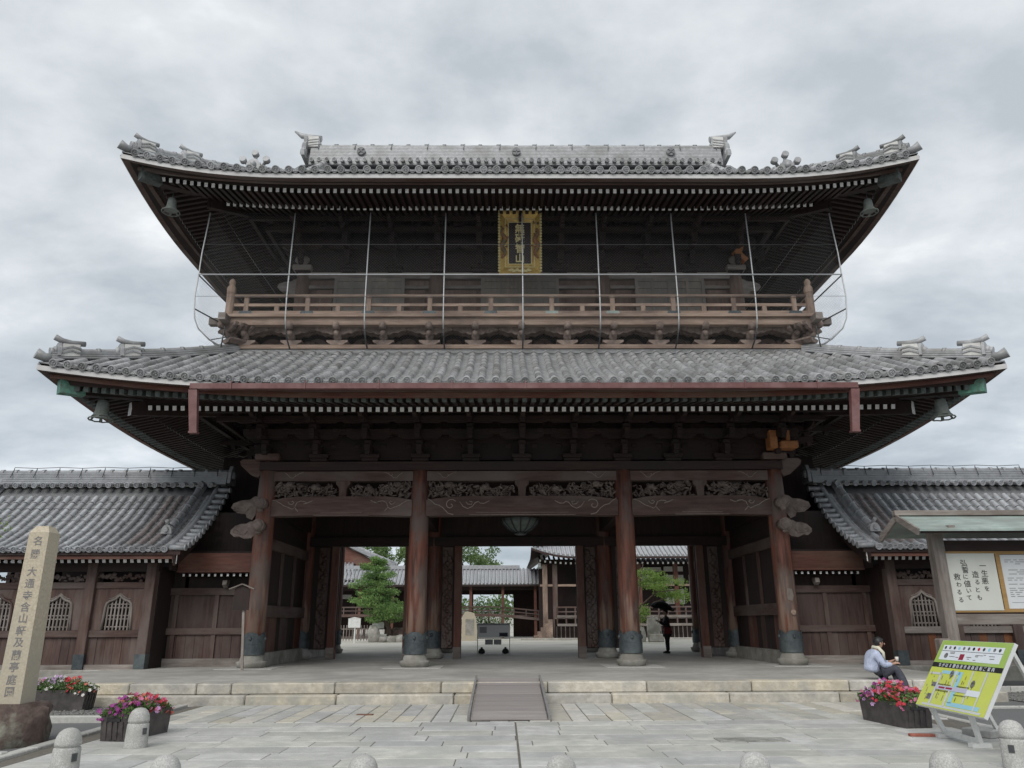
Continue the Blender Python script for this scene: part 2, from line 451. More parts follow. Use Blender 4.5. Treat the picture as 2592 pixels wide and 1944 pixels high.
mat('leaf', (0.07, 0.14, 0.04), (0.16, 0.26, 0.08), 9, 0.6, rnd=0.15, trans=0.3)
mat('leaf_pine', (0.065, 0.145, 0.040), (0.26, 0.40, 0.13), 1.6, 0.6, trans=0.3)
mat('leaf_bright', (0.14, 0.24, 0.050), (0.27, 0.38, 0.095), 2.5, 0.6, trans=0.4)
mat('leaf_far', (0.085, 0.15, 0.050), (0.185, 0.26, 0.095), 0.8, 0.65, trans=0.3)
mat('bark', (0.055, 0.040, 0.030), (0.12, 0.09, 0.07), 12, 0.9, 0.02, GZ)
for nme, c in (('petal_magenta', (0.30, 0.045, 0.24)), ('petal_red', (0.50, 0.030, 0.060)), ('petal_pink', (0.55, 0.17, 0.30)),
               ('petal_lilac', (0.55, 0.36, 0.60)), ('petal_white', (0.75, 0.72, 0.68)), ('petal_salmon', (0.60, 0.14, 0.10))):
    mat(nme, c, tuple(min(1, q * 1.25 + 0.01) for q in c), 20, 0.6, trans=0.25)
mat('net_pipe', (0.50, 0.51, 0.51), (0.58, 0.59, 0.59), 9, 0.45, metal=0.3)
mat('net_wire', (0.20, 0.205, 0.205), None, 9, 0.5, metal=0.3)
mat('pipe_dark', (0.055, 0.058, 0.06), (0.09, 0.092, 0.095), 9, 0.5)
mat('ramp_wood', (0.235, 0.21, 0.20), (0.33, 0.305, 0.29), 10, 0.8, 0.004, GX, rnd=0.12, c3=(0.27, 0.245, 0.235), s3=1.2)
mat('ramp_edge', (0.19, 0.18, 0.175), (0.26, 0.25, 0.245), 9, 0.6)
mat('ink', (0.018, 0.018, 0.018), (0.03, 0.03, 0.03), 20, 0.8)
mat('ink_grey', (0.20, 0.19, 0.185), None, 20, 0.8)
mat('paper', (0.60, 0.615, 0.555), (0.66, 0.675, 0.615), 2, 0.85, c3=(0.57, 0.58, 0.53), s3=0.9)
mat('paper_cool', (0.60, 0.625, 0.635), (0.66, 0.68, 0.69), 2, 0.85)
mat('frame_tan', (0.30, 0.18, 0.065), (0.40, 0.25, 0.10), 10, 0.6, 0.002, GX)
mat('wood_fresh', (0.30, 0.115, 0.042), (0.40, 0.175, 0.07), 12, 0.6, 0.003)
mat('lantern_shade', (0.12, 0.15, 0.14), (0.19, 0.22, 0.21), 8, 0.7)
mat('carve_line', (0.24, 0.19, 0.16), (0.34, 0.28, 0.245), 20, 0.8)
mat('steel_board', (0.88, 0.88, 0.88), (0.9, 0.9, 0.9), 6, 0.5, metal=0.1)
mat('steel_mid', (0.33, 0.335, 0.34), (0.45, 0.455, 0.46), 20, 0.6)
mat('black_thing', (0.015, 0.015, 0.016), (0.03, 0.03, 0.032), 10, 0.6)
mat('sign_green', (0.33, 0.50, 0.08), (0.38, 0.55, 0.11), 3, 0.32, c3=(0.38, 0.52, 0.16), s3=2.2)  # paler patches put a slight glare into the colour
mat('sign_lime', (0.56, 0.62, 0.085), (0.63, 0.69, 0.12), 3, 0.32, c3=(0.60, 0.65, 0.18), s3=2.2)  # same painted glare, as less saturated patches
mat('sign_white', (0.70, 0.74, 0.78), (0.74, 0.78, 0.82), 2, 0.5)
mat('sign_black', (0.025, 0.025, 0.022), None, 2, 0.5)
mat('sign_blue', (0.30, 0.56, 0.68), (0.34, 0.60, 0.72), 2, 0.5)
mat('sign_road', (0.56, 0.58, 0.58), (0.60, 0.62, 0.62), 2, 0.5)
mat('sign_lavender', (0.50, 0.50, 0.62), None, 2, 0.5)
mat('sign_red', (0.30, 0.03, 0.06), None, 2, 0.5)
mat('sign_photo', (0.06, 0.055, 0.06), (0.28, 0.27, 0.28), 30, 0.5)
mat('sign_back', (0.55, 0.56, 0.56), (0.62, 0.63, 0.63), 5, 0.5)
mat('stand_white', (0.66, 0.67, 0.65), (0.74, 0.75, 0.73), 8, 0.5, c3=(0.5, 0.5, 0.48), s3=3, t3=0.62)
mat('skin', (0.40, 0.235, 0.165), (0.47, 0.29, 0.21), 14, 0.6)
mat('hair', (0.012, 0.011, 0.012), (0.025, 0.023, 0.024), 30, 0.45)
mat('jacket_blue', (0.40, 0.45, 0.60), (0.52, 0.57, 0.71), 16, 0.85, 0.03, stretch=(1, 1, 0.45))
mat('scarf_cream', (0.66, 0.63, 0.50), None, 9, 0.85)
mat('dark_cloth', (0.018, 0.018, 0.022), (0.035, 0.034, 0.04), 14, 0.85)
mat('trousers', (0.04, 0.042, 0.055), (0.07, 0.072, 0.09), 14, 0.85)
mat('red_cloth', (0.16, 0.025, 0.025), None, 9, 0.8)
mat('black_cloth', (0.010, 0.010, 0.012), (0.018, 0.018, 0.02), 14, 0.75)
mat('cup', (0.68, 0.64, 0.58), None, 9, 0.6)
mat('yellow', (0.62, 0.50, 0.02), None, 9, 0.7)
# ------------------------------------------------------------------ the two-storey gate: common geometry
A2, DH, YM, Y1, ZP = 7.24, 4.98, 26.55, 21.57, 0.366
OUT = [Vector((0, -1, 0)), Vector((0, 1, 0)), Vector((1, 0, 0)), Vector((-1, 0, 0))]
LAT = [Vector((1, 0, 0)), Vector((-1, 0, 0)), Vector((0, 1, 0)), Vector((0, -1, 0))]
def half(side, t): return (A2 if side < 2 else DH) + t
def SP(side, a, t, z):
    if side == 0: return Vector((a, YM - DH - t, z))
    if side == 1: return Vector((-a, YM + DH + t, z))
    if side == 2: return Vector((A2 + t, YM + a, z))
    return Vector((-A2 - t, YM - a, z))
def LL(c): return max(0.0, 1 - max(c, 0) / 7.0) ** 2
def LU(c): return max(0.0, 1 - max(c, 0) / 4.6) ** 2
def zlow(t, c):
    u = max(0.0, min(1.2, (4.4 - t) / 3.5))
    return 6.95 + 1.95 * (0.80 * u + 0.20 * u * u) + 0.52 * LL(c) * max(0, 1 - u)
def zup(t, c):
    u = (3.7 - t) / 8.68
    return 13.16 + 5.80 * (0.62 * u + 0.38 * u * u) + 0.62 * LU(c) * max(0.0, 1 - 2.4 * u)
def svals(n):
    return [math.sin(math.pi / 2 * (2 * i / n - 1)) * 0.35 + (2 * i / n - 1) * 0.65 for i in range(n + 1)]
def loft(mb, sect, sides=(0, 1, 2, 3), n=28, m=0, smooth=True, close=False):
    """sect: list of (t, z(c)); ring swept round the building with mitred corners"""
    for sd_ in sides:
        cols = []
        for s in svals(n):
            col = []
            for t, zf in sect:
                h = half(sd_, t)
                col.append(SP(sd_, s * h, t, zf((1 - abs(s)) * h)))
            if close: col.append(col[0])
            cols.append(col)
        mb.grid(cols, m, smooth)

gate = thing('temple_gate', 'huge two-storey dark timber temple gate with grey tiled roofs and upturned corners', 'gate', (0, YM, ZP))

# ---- tile pieces shared by all roofs
def cover_tile_mesh(name, r, ln, mt, n=7):
    b = MB(); rows = []
    for y, q in ((0, 1.0), (ln, 0.94)):
        rows.append([Vector((r * q * math.cos(math.pi * (1 - i / (n - 1))), y, r * q * math.sin(math.pi * (1 - i / (n - 1))))) for i in range(n)])
    b.grid(rows, 0, True, True)
    b.add(rows[0], [list(range(n))], 0)
    return b.mesh(name, mt)
def eave_disc_mesh(name, r, ln, mt, n=16):
    b = MB(); k = 9; rows = []
    for y in (-0.03, ln):
        rows.append([Vector((0.86 * r * math.cos(math.pi * (1 - i / (k - 1))), y, 0.86 * r * math.sin(math.pi * (1 - i / (k - 1))))) for i in range(k)])
    b.grid(rows, 0, True, True)
    prof = [(1.0, 0.02), (1.0, -0.045), (0.93, -0.055), (0.76, -0.055), (0.72, -0.035)]
    rings = [[Vector((q * r * math.cos(2 * math.pi * j / n), y, q * r * math.sin(2 * math.pi * j / n))) for j in range(n + 1)] for q, y in prof]
    b.grid(rings, 0, False)
    b.add(rings[-1][:-1], [list(range(n))], 0)
    for q in range(3):                                    # three-comma crest in relief
        a0 = q * 2 * math.pi / 3 + 0.4
        pts = [Vector((r * (0.26 + 0.10 * i) * math.cos(a0 + 0.55 * i), -0.045, r * (0.26 + 0.10 * i) * math.sin(a0 + 0.55 * i))) for i in range(4)]
        b.tube(pts, [0.17 * r, 0.13 * r, 0.08 * r, 0.03 * r], 5, True)
    return b.mesh(name, mt)
def eave_pan_mesh(name, w, sag, mt):
    b = MB(); n = 6
    top = [(-w / 2 + w * i / n, -sag * math.sin(math.pi * i / n)) for i in range(n + 1)]
    bot = [(x * 0.98, z - 0.055 - 0.02 * math.sin(math.pi * i / n)) for i, (x, z) in enumerate(top)]
    poly = top + bot[::-1]
    b.prism(poly, (0, -0.03, 0.055), (1, 0, 0), (0, 0, 1), (0, 0.06, 0))
    b.grid([[Vector((x, -0.02, z + 0.055)) for x, z in top], [Vector((x, 0.30, z + 0.055)) for x, z in top]], 0, True)
    for i in range(3):
        x = (-0.28 + 0.28 * i) * w
        b.tube([(x - 0.03, -0.035, 0.02 - sag * 0.9), (x + 0.03, -0.035, 0.03 - sag * 0.9)], 0.012, 5)
    return b.mesh(name, mt)
T_COVER = cover_tile_mesh('cover_tile', 0.104, 0.36, 'tile')
T_DISC = eave_disc_mesh('eave_tile', 0.106, 0.34, 'tile')
T_PAN = eave_pan_mesh('eave_pan_tile', 0.21, 0.045, 'tile')
SPACE = 0.35

def slope_frame(side, a, t, zf, up=0.0):
    h = half(side, t); c = h - abs(a)
    e = 0.05
    p = SP(side, a, t, zf(t, c)); q = SP(side, a, t - e, zf(t - e, half(side, t - e) - abs(a)))
    T = (q - p).normalized(); L = LAT[side]; N = L.cross(T).normalized()
    return frame(p + N * up, L, T, N)

def tmin_for(side, a, ttop): return max(ttop, abs(a) - half(side, 0) + 0.16)

def roof_tiles(roof, zf, te, ttop_f, disc_sides, single, rest_name, pan=True):
    """round cover rows, pan courses, eave discs.  single: the side whose cover tiles may be parts of their own"""
    rest, cand = MB(), []
    arc = [(0.098 * math.cos(math.pi * (1 - i / 6)), 0.098 * math.sin(math.pi * (1 - i / 6))) for i in range(7)]
    pans = MB()
    for side in disc_sides:
        nr = int((half(side, te) - 0.12) / SPACE)
        for i in range(-nr, nr + 1):
            a = i * SPACE
            if side == 0 or (abs(a) < half(side, te) - 0.1):
                M = slope_frame(side, a, te, zf, 0.03)
                if side == 0:
                    inst('eave_tile', T_DISC, roof, M @ Matrix.Translation((random.uniform(-0.006, 0.006), 0, random.uniform(-0.006, 0.006))) @ Matrix.Rotation(random.uniform(-0.03, 0.03), 4, 'Z') @ Matrix.Rotation(random.uniform(-0.6, 0.6), 4, 'Y'))
                    if i < nr: inst('eave_pan_tile', T_PAN, roof, slope_frame(side, a + SPACE / 2, te, zf, 0.0))
                else:
                    for f, sm in zip(T_DISC.polygons, [False] * len(T_DISC.polygons)):
                        pass
                    k = len(rest.v)
                    rest.add([M @ v.co for v in T_DISC.vertices], [tuple(f.vertices) for f in T_DISC.polygons], 0, False)
            tm = tmin_for(side, a, ttop_f(side, a))
            t = te - 0.30
            while t > tm + 0.05:
                cand.append((side, a, t, min(0.36, t - tm + 0.05)))
                t -= 0.335
            if pan and i < nr:                              # pan courses between the rows
                ac = a + SPACE / 2; tm = tmin_for(side, ac, ttop_f(side, ac)); t = te - 0.05
                w = SPACE - 0.10
                while t > tm:
                    M = slope_frame(side, ac, t, zf, 0.012); ln = 0.24
                    r0, r1 = [], []
                    for j in range(6):
                        x = (j / 5 - 0.5) * w; sg = -0.045 * math.sin(math.pi * j / 5) + 0.05
                        r0.append(M @ Vector((x, 0, sg + 0.018))); r1.append(M @ Vector((x, ln, sg - 0.015)))
                    r2 = [M @ Vector(((j / 5 - 0.5) * w, 0.0, -0.045 * math.sin(math.pi * j / 5) + 0.03)) for j in range(6)]
                    pans.grid([r2, r0, r1], 0, True)
                    t -= 0.19
    own = []
    if single is not None:
        own = sorted([c for c in cand if c[0] == single], key=lambda c: -c[2])[:300]
    keep = set(id(c) for c in own)
    for c in cand:
        M = slope_frame(c[0], c[1], c[2], zf, 0.03)
        if id(c) in keep:
            inst('cover_tile', T_COVER, roof, M @ Matrix.Translation((random.uniform(-0.006, 0.006), random.uniform(-0.008, 0.008), random.uniform(-0.003, 0.004))) @ Matrix.Rotation(random.uniform(-0.018, 0.018), 4, 'Z') @ Matrix.Diagonal((1, min(1.0, c[3] / 0.36), 1, 1)))
        else:
            rows = [[M @ Vector((x * q, y, z * q)) for x, z in arc] for y, q in ((0, 1.0), (c[3], 0.94))]
            rest.grid(rows, 0, True, True)
    if rest.v: rest.build('cover_tile_rows', 'tile', roof, kind='stuff')
    if pans.v: pans.build('pan_tile_courses', 'tile_pan', roof, kind='stuff')

def ridge_stack(mb, pts, w0=0.34, nl=3, lh=0.062, cap=0.085):
    """layered flat ridge tiles with a round capping row, following pts"""
    for i in range(len(pts) - 1):
        p, q = Vector(pts[i]), Vector(pts[i + 1])
        for k in range(nl):
            up = Vector((0, 0, lh * (k + 0.5)))
            mb.bar(p + up, q + up, w0 - 0.035 * k, lh * 0.72)
            mb.bar(p + up - Vector((0, 0, lh * 0.4)), q + up - Vector((0, 0, lh * 0.4)), w0 - 0.035 * k - 0.05, lh * 0.4)
    top = Vector((0, 0, lh * nl + 0.02))
    mb.tube([Vector(p) + top for p in pts], cap, 8)
    L = 0
    for i in range(len(pts) - 1):                         # joints of the capping tiles
        p, q = Vector(pts[i]) + top, Vector(pts[i + 1]) + top
        d = (q - p); n = max(1, int(d.length / 0.55)); e = d.normalized()
        for j in range(n):
            c = p + d * (j / n)
            mb.tube([c - e * 0.04, c + e * 0.04], cap + 0.022, 8)

def ridge_ornament(parent, P, D, sc=1.0, balls=False):
    """end ornament: plastered stepped block, ogre-tile plate and round finial tubes pointing along D"""
    P, D = Vector(P), Vector(D).normalized(); up = Vector((0, 0, 1)); S = D.cross(up).normalized()
    b = MB(); white = 1
    def q(d, s_, z): return P + D * d * sc + S * s_ * sc + up * z * sc
    for s_ in (-1, 1):
        b.prism([(-0.30, 0.0), (0.16, 0.0), (0.14, 0.34), (-0.26, 0.30)], P + S * s_ * 0.15 * sc, D * sc, up * sc, S * s_ * 0.02 * sc, white)
        for z0 in (0.07, 0.18):
            pts = [(-0.30, z0), (-0.08, z0 + 0.07), (0.16, z0)]
            for i in range(2):
                b.bar(q(pts[i][0], s_ * 0.185, pts[i][1]), q(pts[i + 1][0], s_ * 0.185, pts[i + 1][1]), 0.03 * sc, 0.045 * sc)
    b.bar(q(-0.30, 0, 0.17), q(0.16, 0, 0.17), 0.29 * sc, 0.32 * sc)
    b.prism([(-0.24, 0), (-0.21, 0.22), (-0.12, 0.36), (0.0, 0.40), (0.12, 0.36), (0.21, 0.22), (0.24, 0)], P + D * 0.16 * sc, S * sc, up * sc, D * 0.07 * sc)
    b.blob(q(0.25, 0, 0.18), 0.10 * sc, 1, 1, 1.2)
    if balls:
        for s_, z in ((0, 0.62), (-0.36, 0.40), (0.36, 0.40)):
            b.tube([q(-0.05, s_ * 0.5, 0.30), q(0.12, s_, z)], [0.055 * sc, 0.05 * sc], 7)
            b.tube([q(0.05, s_, z), q(0.20, s_, z + 0.02)], 0.105 * sc, 12)
    else:
        pa = [q(-0.42, 0, 0.37), q(-0.10, 0, 0.39), q(0.14, 0, 0.45), q(0.32, 0, 0.55)]
        b.tube(pa, [0.070 * sc, 0.072 * sc, 0.074 * sc, 0.080 * sc], 10)
        b.tube([q(0.10, 0, 0.08), q(0.32, 0, 0.15)], [0.075 * sc, 0.09 * sc], 10)
    return b.build('ridge_ornament', ['tile', 'plaster'], parent)

# ------------------------------------------------------------------ lower roof
b = MB()
loft(b, [(4.36, lambda c: zlow(4.36, c) - 0.03)] + [(t, (lambda t: lambda c: zlow(t, c))(t)) for t in (4.36, 3.8, 3.1, 2.4, 1.7, 0.9)])
lower_roof = b.build('lower_roof', 'tile_dark', gate, 'lower skirt roof of grey tiles')
ZFL = lambda t, c: 6.67 + 0.20 * (3.9 - t) + 0.30 * LL(c)
ZBL = lambda t, c: 6.75 + 0.30 * (2.67 - t) + 0.06 * LL(c)
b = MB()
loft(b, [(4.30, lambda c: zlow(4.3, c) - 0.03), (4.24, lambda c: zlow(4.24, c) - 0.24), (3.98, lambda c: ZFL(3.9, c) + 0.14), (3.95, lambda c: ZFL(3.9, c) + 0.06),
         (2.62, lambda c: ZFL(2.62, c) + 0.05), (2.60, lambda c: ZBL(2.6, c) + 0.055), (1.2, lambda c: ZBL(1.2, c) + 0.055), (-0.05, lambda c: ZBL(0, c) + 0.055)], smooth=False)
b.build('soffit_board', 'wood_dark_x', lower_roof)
b = MB()
loft(b, [(4.352, lambda c: zlow(4.36, c) - 0.205), (4.375, lambda c: zlow(4.36, c) - 0.205), (4.375, lambda c: zlow(4.36, c) - 0.085), (4.352, lambda c: zlow(4.36, c) - 0.085)], smooth=False, close=True)
b.build('eave_fascia', 'fascia', lower_roof)
b = MB()
loft(b, [(4.22, lambda c: zlow(4.36, c) - 0.222), (4.350, lambda c: zlow(4.36, c) - 0.222), (4.350, lambda c: zlow(4.36, c) - 0.088), (4.22, lambda c: zlow(4.36, c) - 0.088)], smooth=False, close=True)
b.build('eave_batten', 'wood_mid_x', lower_roof)
b = MB()
loft(b, [(4.05, lambda c: zlow(4.3, c) - 0.35), (4.16, lambda c: zlow(4.3, c) - 0.35), (4.16, lambda c: zlow(4.3, c) - 0.21), (4.05, lambda c: zlow(4.3, c) - 0.21)], smooth=False, close=True)
b.build('eave_board', 'wood_red_x', lower_roof)

def rafter_mesh(name, w, h, ln, cap, copper=False):
    """local: end face at y=0 looking along -y, body runs to +y"""
    b = MB()
    if copper:
        b.box(-w / 2 - 0.006, w / 2 + 0.006, -0.004, 0.26, -h / 2 - 0.006, h / 2 + 0.006, 1)
        b.box(-w / 2 + 0.018, w / 2 - 0.018, -0.012, -0.0041, -h / 2 + 0.018, h / 2 - 0.018, 1)
        b.box(-w / 2, w / 2, 0.26, ln, -h / 2, h / 2, 0)
    else:
        b.box(-w / 2, w / 2, 0.0, ln, -h / 2, h / 2, 0)
        b.box(-w / 2 + 0.002, w / 2 - 0.002, -0.006, -0.0005, -h / 2 + 0.002, h / 2 - 0.002, 1)
    return b.mesh(name, ['wood_dark_y', cap])
RF_L = rafter_mesh('flying_rafter', 0.10, 0.115, 1.45, 'copper_green', True)
RB_L = rafter_mesh('base_rafter', 0.105, 0.125, 2.6, 'white_paint')
RF_U = rafter_mesh('flying_rafter', 0.095, 0.125, 1.40, 'white_paint')
RB_U = rafter_mesh('base_rafter', 0.095, 0.125, 2.2, 'white_paint')

def rafters(roof, name, me, te, zf, step, ln):
    rest = MB()
    for side in (0, 2, 3):
        n = int((half(side, te) - 0.22) / step)
        for i in range(-n, n + 1):
            a = i * step; c = half(side, te) - abs(a)
            p = SP(side, a, te, zf(te, c))
            lim = max(te - ln, abs(a) - half(side, 0) + 0.05)
            q = SP(side, a, te - 1, zf(te - 1, c))
            T = (q - p).normalized(); L = LAT[side]; N = L.cross(T)
            M = frame(p, L, T, N) @ Matrix.Diagonal((1, max(0.15, (te - lim) / ln), 1, 1))
            if side == 0:
                inst(name, me, roof, M)
            else:
                rest.add([M @ v.co for v in me.vertices], [tuple(f.vertices) for f in me.polygons], 0)
                k = len(me.polygons)
                rest.m[-k:] = [f.material_index for f in me.polygons]
    rest.build('side_' + name + 's', list(me.materials), roof, kind='stuff')
rafters(lower_roof, 'flying_rafter', RF_L, 3.90, ZFL, 0.217, 1.30)
rafters(lower_roof, 'base_rafter', RB_L, 2.67, ZBL, 0.209, 2.6)
roof_tiles(lower_roof, zlow, 4.40, lambda s, a: 0.98, (0, 2, 3), 0, 'x')

def corner_beams(roof, te, zf, tb, zb, k, hip='white_paint'):
    for sx in (-1, 1):
        for sy in (-1, 1):
            D = Vector((sx, sy, 0)).normalized()
            def P(t, z): return Vector((sx * (A2 + t), YM + sy * (DH + t), z))
            b = MB(); s_ = D.cross(Vector((0, 0, 1)))
            b.bar(P(te - 0.02, zf(te, 0) + 0.02), P(te - 0.42, zf(te, 0) + 0.06), 0.26, 0.34, m=1)
            b.bar(P(te - 0.42, zf(te, 0) + 0.06), P(-0.3, zb(-0.3, 0) + 0.02), 0.24, 0.32, m=0)
            b.build('corner_beam', ['wood_dark_x', k], roof)
            b = MB()
            b.bar(P(tb + 0.10, zb(tb, 0) - 0.06), P(tb + 0.08, zb(tb, 0) - 0.06), 0.15, 0.33, m=1)
            b.bar(P(tb + 0.079, zb(tb, 0) - 0.06), P(-0.3, zb(-0.3, 0) - 0.2), 0.16, 0.34, m=0)
            b.build('hip_rafter', ['wood_dark_x', hip], roof)
corner_beams(lower_roof, 4.02, ZFL, 2.72, ZBL, 'verdigris')

def hip_ridges(roof, zf, t_out, t_in, orn, sc):
    for sx in (-1, 1):
        for sy in (-1, 1):
            def P(t, dz=0.0): return Vector((sx * (A2 + t), YM + sy * (DH + t), zf(t, 0) + dz))
            D = Vector((sx, sy, 0))
            b = MB()
            ridge_stack(b, [P(t_out + (t_in - t_out) * i / 9, 0.05) for i in range(10)])
            b.build('hip_ridge', 'tile', roof)
            if sy < 0:
                for t in orn:
                    sl = (P(t + 0.1) - P(t - 0.1)).normalized()
                    ridge_ornament(roof, P(t, 0.12), sl, sc)
                b = MB()                                  # long round tile at the very corner
                p = P(t_out - 0.2, 0.10)
                b.tube([p, P(t_out + 0.08, 0.11), P(t_out + 0.08, 0.11) + D.normalized() * 0.20 + Vector((0, 0, 0.06))], [0.10, 0.11, 0.135], 12)
                b.build('corner_tile', 'tile', roof)
hip_ridges(lower_roof, zlow, 4.20, 0.95, (3.98, 3.0), 0.95)

# flat ridge courses where the roof meets the balcony base
b = MB()
for k, (tt, zz) in enumerate(((1.06, 8.86), (1.02, 8.92), (0.98, 8.98))):
    loft(b, [(tt - 0.3, lambda c, zz=zz: zz), (tt, lambda c, zz=zz: zz), (tt, lambda c, zz=zz: zz + 0.038), (tt - 0.3, lambda c, zz=zz: zz + 0.038)], n=2, smooth=False, close=True)
b.build('ridge_course', 'tile', lower_roof)

# red gutter along the front eave with two open spouts
b = MB(); ye = Y1 - 4.47
b.add([(-7.86, ye - 0.08, 6.745), (7.86, ye - 0.08, 6.745), (7.86, ye - 0.09, 6.875), (-7.86, ye - 0.09, 6.875), (-7.86, ye + 0.07, 6.745), (7.86, ye + 0.07, 6.745), (7.86, ye + 0.07, 6.84), (-7.86, ye + 0.07, 6.84)],
      [(0, 1, 2, 3), (0, 4, 5, 1), (4, 7, 6, 5), (0, 3, 7, 4), (1, 5, 6, 2)])
for i in range(9):
    x = -6.9 + i * 1.725
    b.box(x - 0.014, x + 0.014, ye - 0.105, ye - 0.091, 6.73, 6.93)
gut = b.build('gutter', 'gutter_paint', gate, 'dull red painted gutter')
for sx in (-1, 1):
    b = MB()
    x0, x1 = sx * 7.78, sx * 7.66
    b.add([(x0 - 0.10, ye - 0.085, 6.72), (x0 + 0.10, ye - 0.085, 6.72), (x0 + 0.10, ye + 0.06, 6.72), (x0 - 0.10, ye + 0.06, 6.72),
           (x1 - 0.085, ye - 0.075, 5.70), (x1 + 0.085, ye - 0.075, 5.70), (x1 + 0.085, ye + 0.05, 5.70), (x1 - 0.085, ye + 0.05, 5.70)],
          [(0, 1, 5, 4), (1, 2, 6, 5), (2, 3, 7, 6), (3, 0, 4, 7), (4, 5, 6, 7)])
    b.box(x1 - 0.10, x1 + 0.10, ye - 0.09, ye + 0.065, 5.68, 5.72)
    b.build('downspout', 'gutter_paint', gut)

# ------------------------------------------------------------------ upper roof
b = MB()
loft(b, [(3.66, lambda c: zup(3.66, c) - 0.03)] + [(t, (lambda t: lambda c: zup(t, c))(t)) for t in (3.66, 3.0, 2.3, 1.6, 1.0)])
for sd_ in (0, 1):
    b.grid([[SP(sd_, s * 8.55, t, zup(t, 99)) for t in (1.0, 0, -1, -2, -3, -4, -4.7, -4.98)] for s in (-1, -0.5, 0, 0.5, 1)], 0, True)
    b.grid([[SP(sd_, s * 8.55, t, zup(t, 99) - 0.25) for t in (1.0, 0, -1, -2, -3, -4, -4.7, -4.98)] for s in (-1, -0.5, 0, 0.5, 1)], 1, True)
for sx in (-1, 1):                                       # gable walls and barge boards
    x = sx * 8.05
    pr = [(YM - DH - t, zup(t, 99) - 0.05) for t in (1.0, 0, -1, -2, -3, -4, -4.98)]
    poly = pr + [(2 * YM - y, z) for y, z in pr[-2::-1]]
    b.prism([(y, z) for y, z in poly], (x, 0, 0), (0, 1, 0), (0, 0, 1), (-sx * 0.1, 0, 0), 1)
    for flip in (0, 1):
        pp = [(y if not flip else 2 * YM - y, z) for y, z in pr]
        for i in range(len(pp) - 1):
            b.bar((sx * 8.45, pp[i][0], pp[i][1] - 0.22), (sx * 8.45, pp[i + 1][0], pp[i + 1][1] - 0.22), 0.10, 0.42, m=1)
            b.bar((sx * 8.52, pp[i][0], pp[i][1] + 0.10), (sx * 8.52, pp[i + 1][0], pp[i + 1][1] + 0.10), 0.26, 0.14, m=0)
upper_roof = b.build('upper_roof', ['tile_dark', 'wood_dark_y'], gate, 'upper hip-and-gable roof of grey tiles')
ZFU = lambda t, c: 12.98 + 0.20 * (2.98 - t) + 0.40 * LU(c)
ZBU = lambda t, c: 13.18 + 0.30 * (1.72 - t) + 0.16 * LU(c)
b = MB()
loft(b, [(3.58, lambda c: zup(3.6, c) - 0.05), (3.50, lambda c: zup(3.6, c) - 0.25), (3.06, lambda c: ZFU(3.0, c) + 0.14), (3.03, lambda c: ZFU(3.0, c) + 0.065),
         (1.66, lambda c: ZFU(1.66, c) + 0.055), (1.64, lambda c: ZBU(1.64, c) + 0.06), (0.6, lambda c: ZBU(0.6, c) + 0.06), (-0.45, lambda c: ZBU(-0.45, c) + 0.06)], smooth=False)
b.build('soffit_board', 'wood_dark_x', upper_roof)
b = MB()
loft(b, [(3.648, lambda c: zup(3.66, c) - 0.215), (3.67, lambda c: zup(3.66, c) - 0.215), (3.67, lambda c: zup(3.66, c) - 0.085), (3.648, lambda c: zup(3.66, c) - 0.085)], smooth=False, close=True)
b.build('eave_fascia', 'fascia', upper_roof)
b = MB()
loft(b, [(3.50, lambda c: zup(3.66, c) - 0.232), (3.646, lambda c: zup(3.66, c) - 0.232), (3.646, lambda c: zup(3.66, c) - 0.088), (3.50, lambda c: zup(3.66, c) - 0.088)], smooth=False, close=True)
b.build('eave_batten', 'wood_mid_x', upper_roof)
b = MB()
loft(b, [(3.22, lambda c: ZFU(3.0, c) + 0.05), (3.34, lambda c: ZFU(3.0, c) + 0.05), (3.34, lambda c: ZFU(3.0, c) + 0.15), (3.22, lambda c: ZFU(3.0, c) + 0.15)], smooth=False, close=True)
b.build('eave_board', 'wood_mid_x', upper_roof)
rafters(upper_roof, 'flying_rafter', RF_U, 2.98, ZFU, 0.20, 1.32)
rafters(upper_roof, 'base_rafter', RB_U, 1.72, ZBU, 0.192, 2.2)
roof_tiles(upper_roof, zup, 3.70, lambda s, a: (-4.75 if (s == 0 and abs(a) < 8.4) else 1.0), (0, 2, 3), None, 'x', pan=True)
corner_beams(upper_roof, 3.30, ZFU, 1.80, ZBU, 'copper_green', 'wood_dark_x')
hip_ridges(upper_roof, zup, 3.50, 1.1, (3.28, 2.42), 0.9)
for sx in (-1, 1):                                       # descending ridges on the front slope
    b = MB()
    ridge_stack(b, [(sx * 7.6, YM - DH - t, zup(t, 99) + 0.04) for t in (2.5, 1.5, 0.5, -0.5, -1.5, -2.5, -3.4, -4.0, -4.5)], 0.40, 4, 0.065, 0.13)
    b.build('descending_ridge', 'tile', upper_roof)
    ridge_ornament(upper_roof, (sx * 7.6, Y1 - 2.66, zup(2.66, 99) + 0.10), (0, -1, 0.05), 0.92, balls=True)
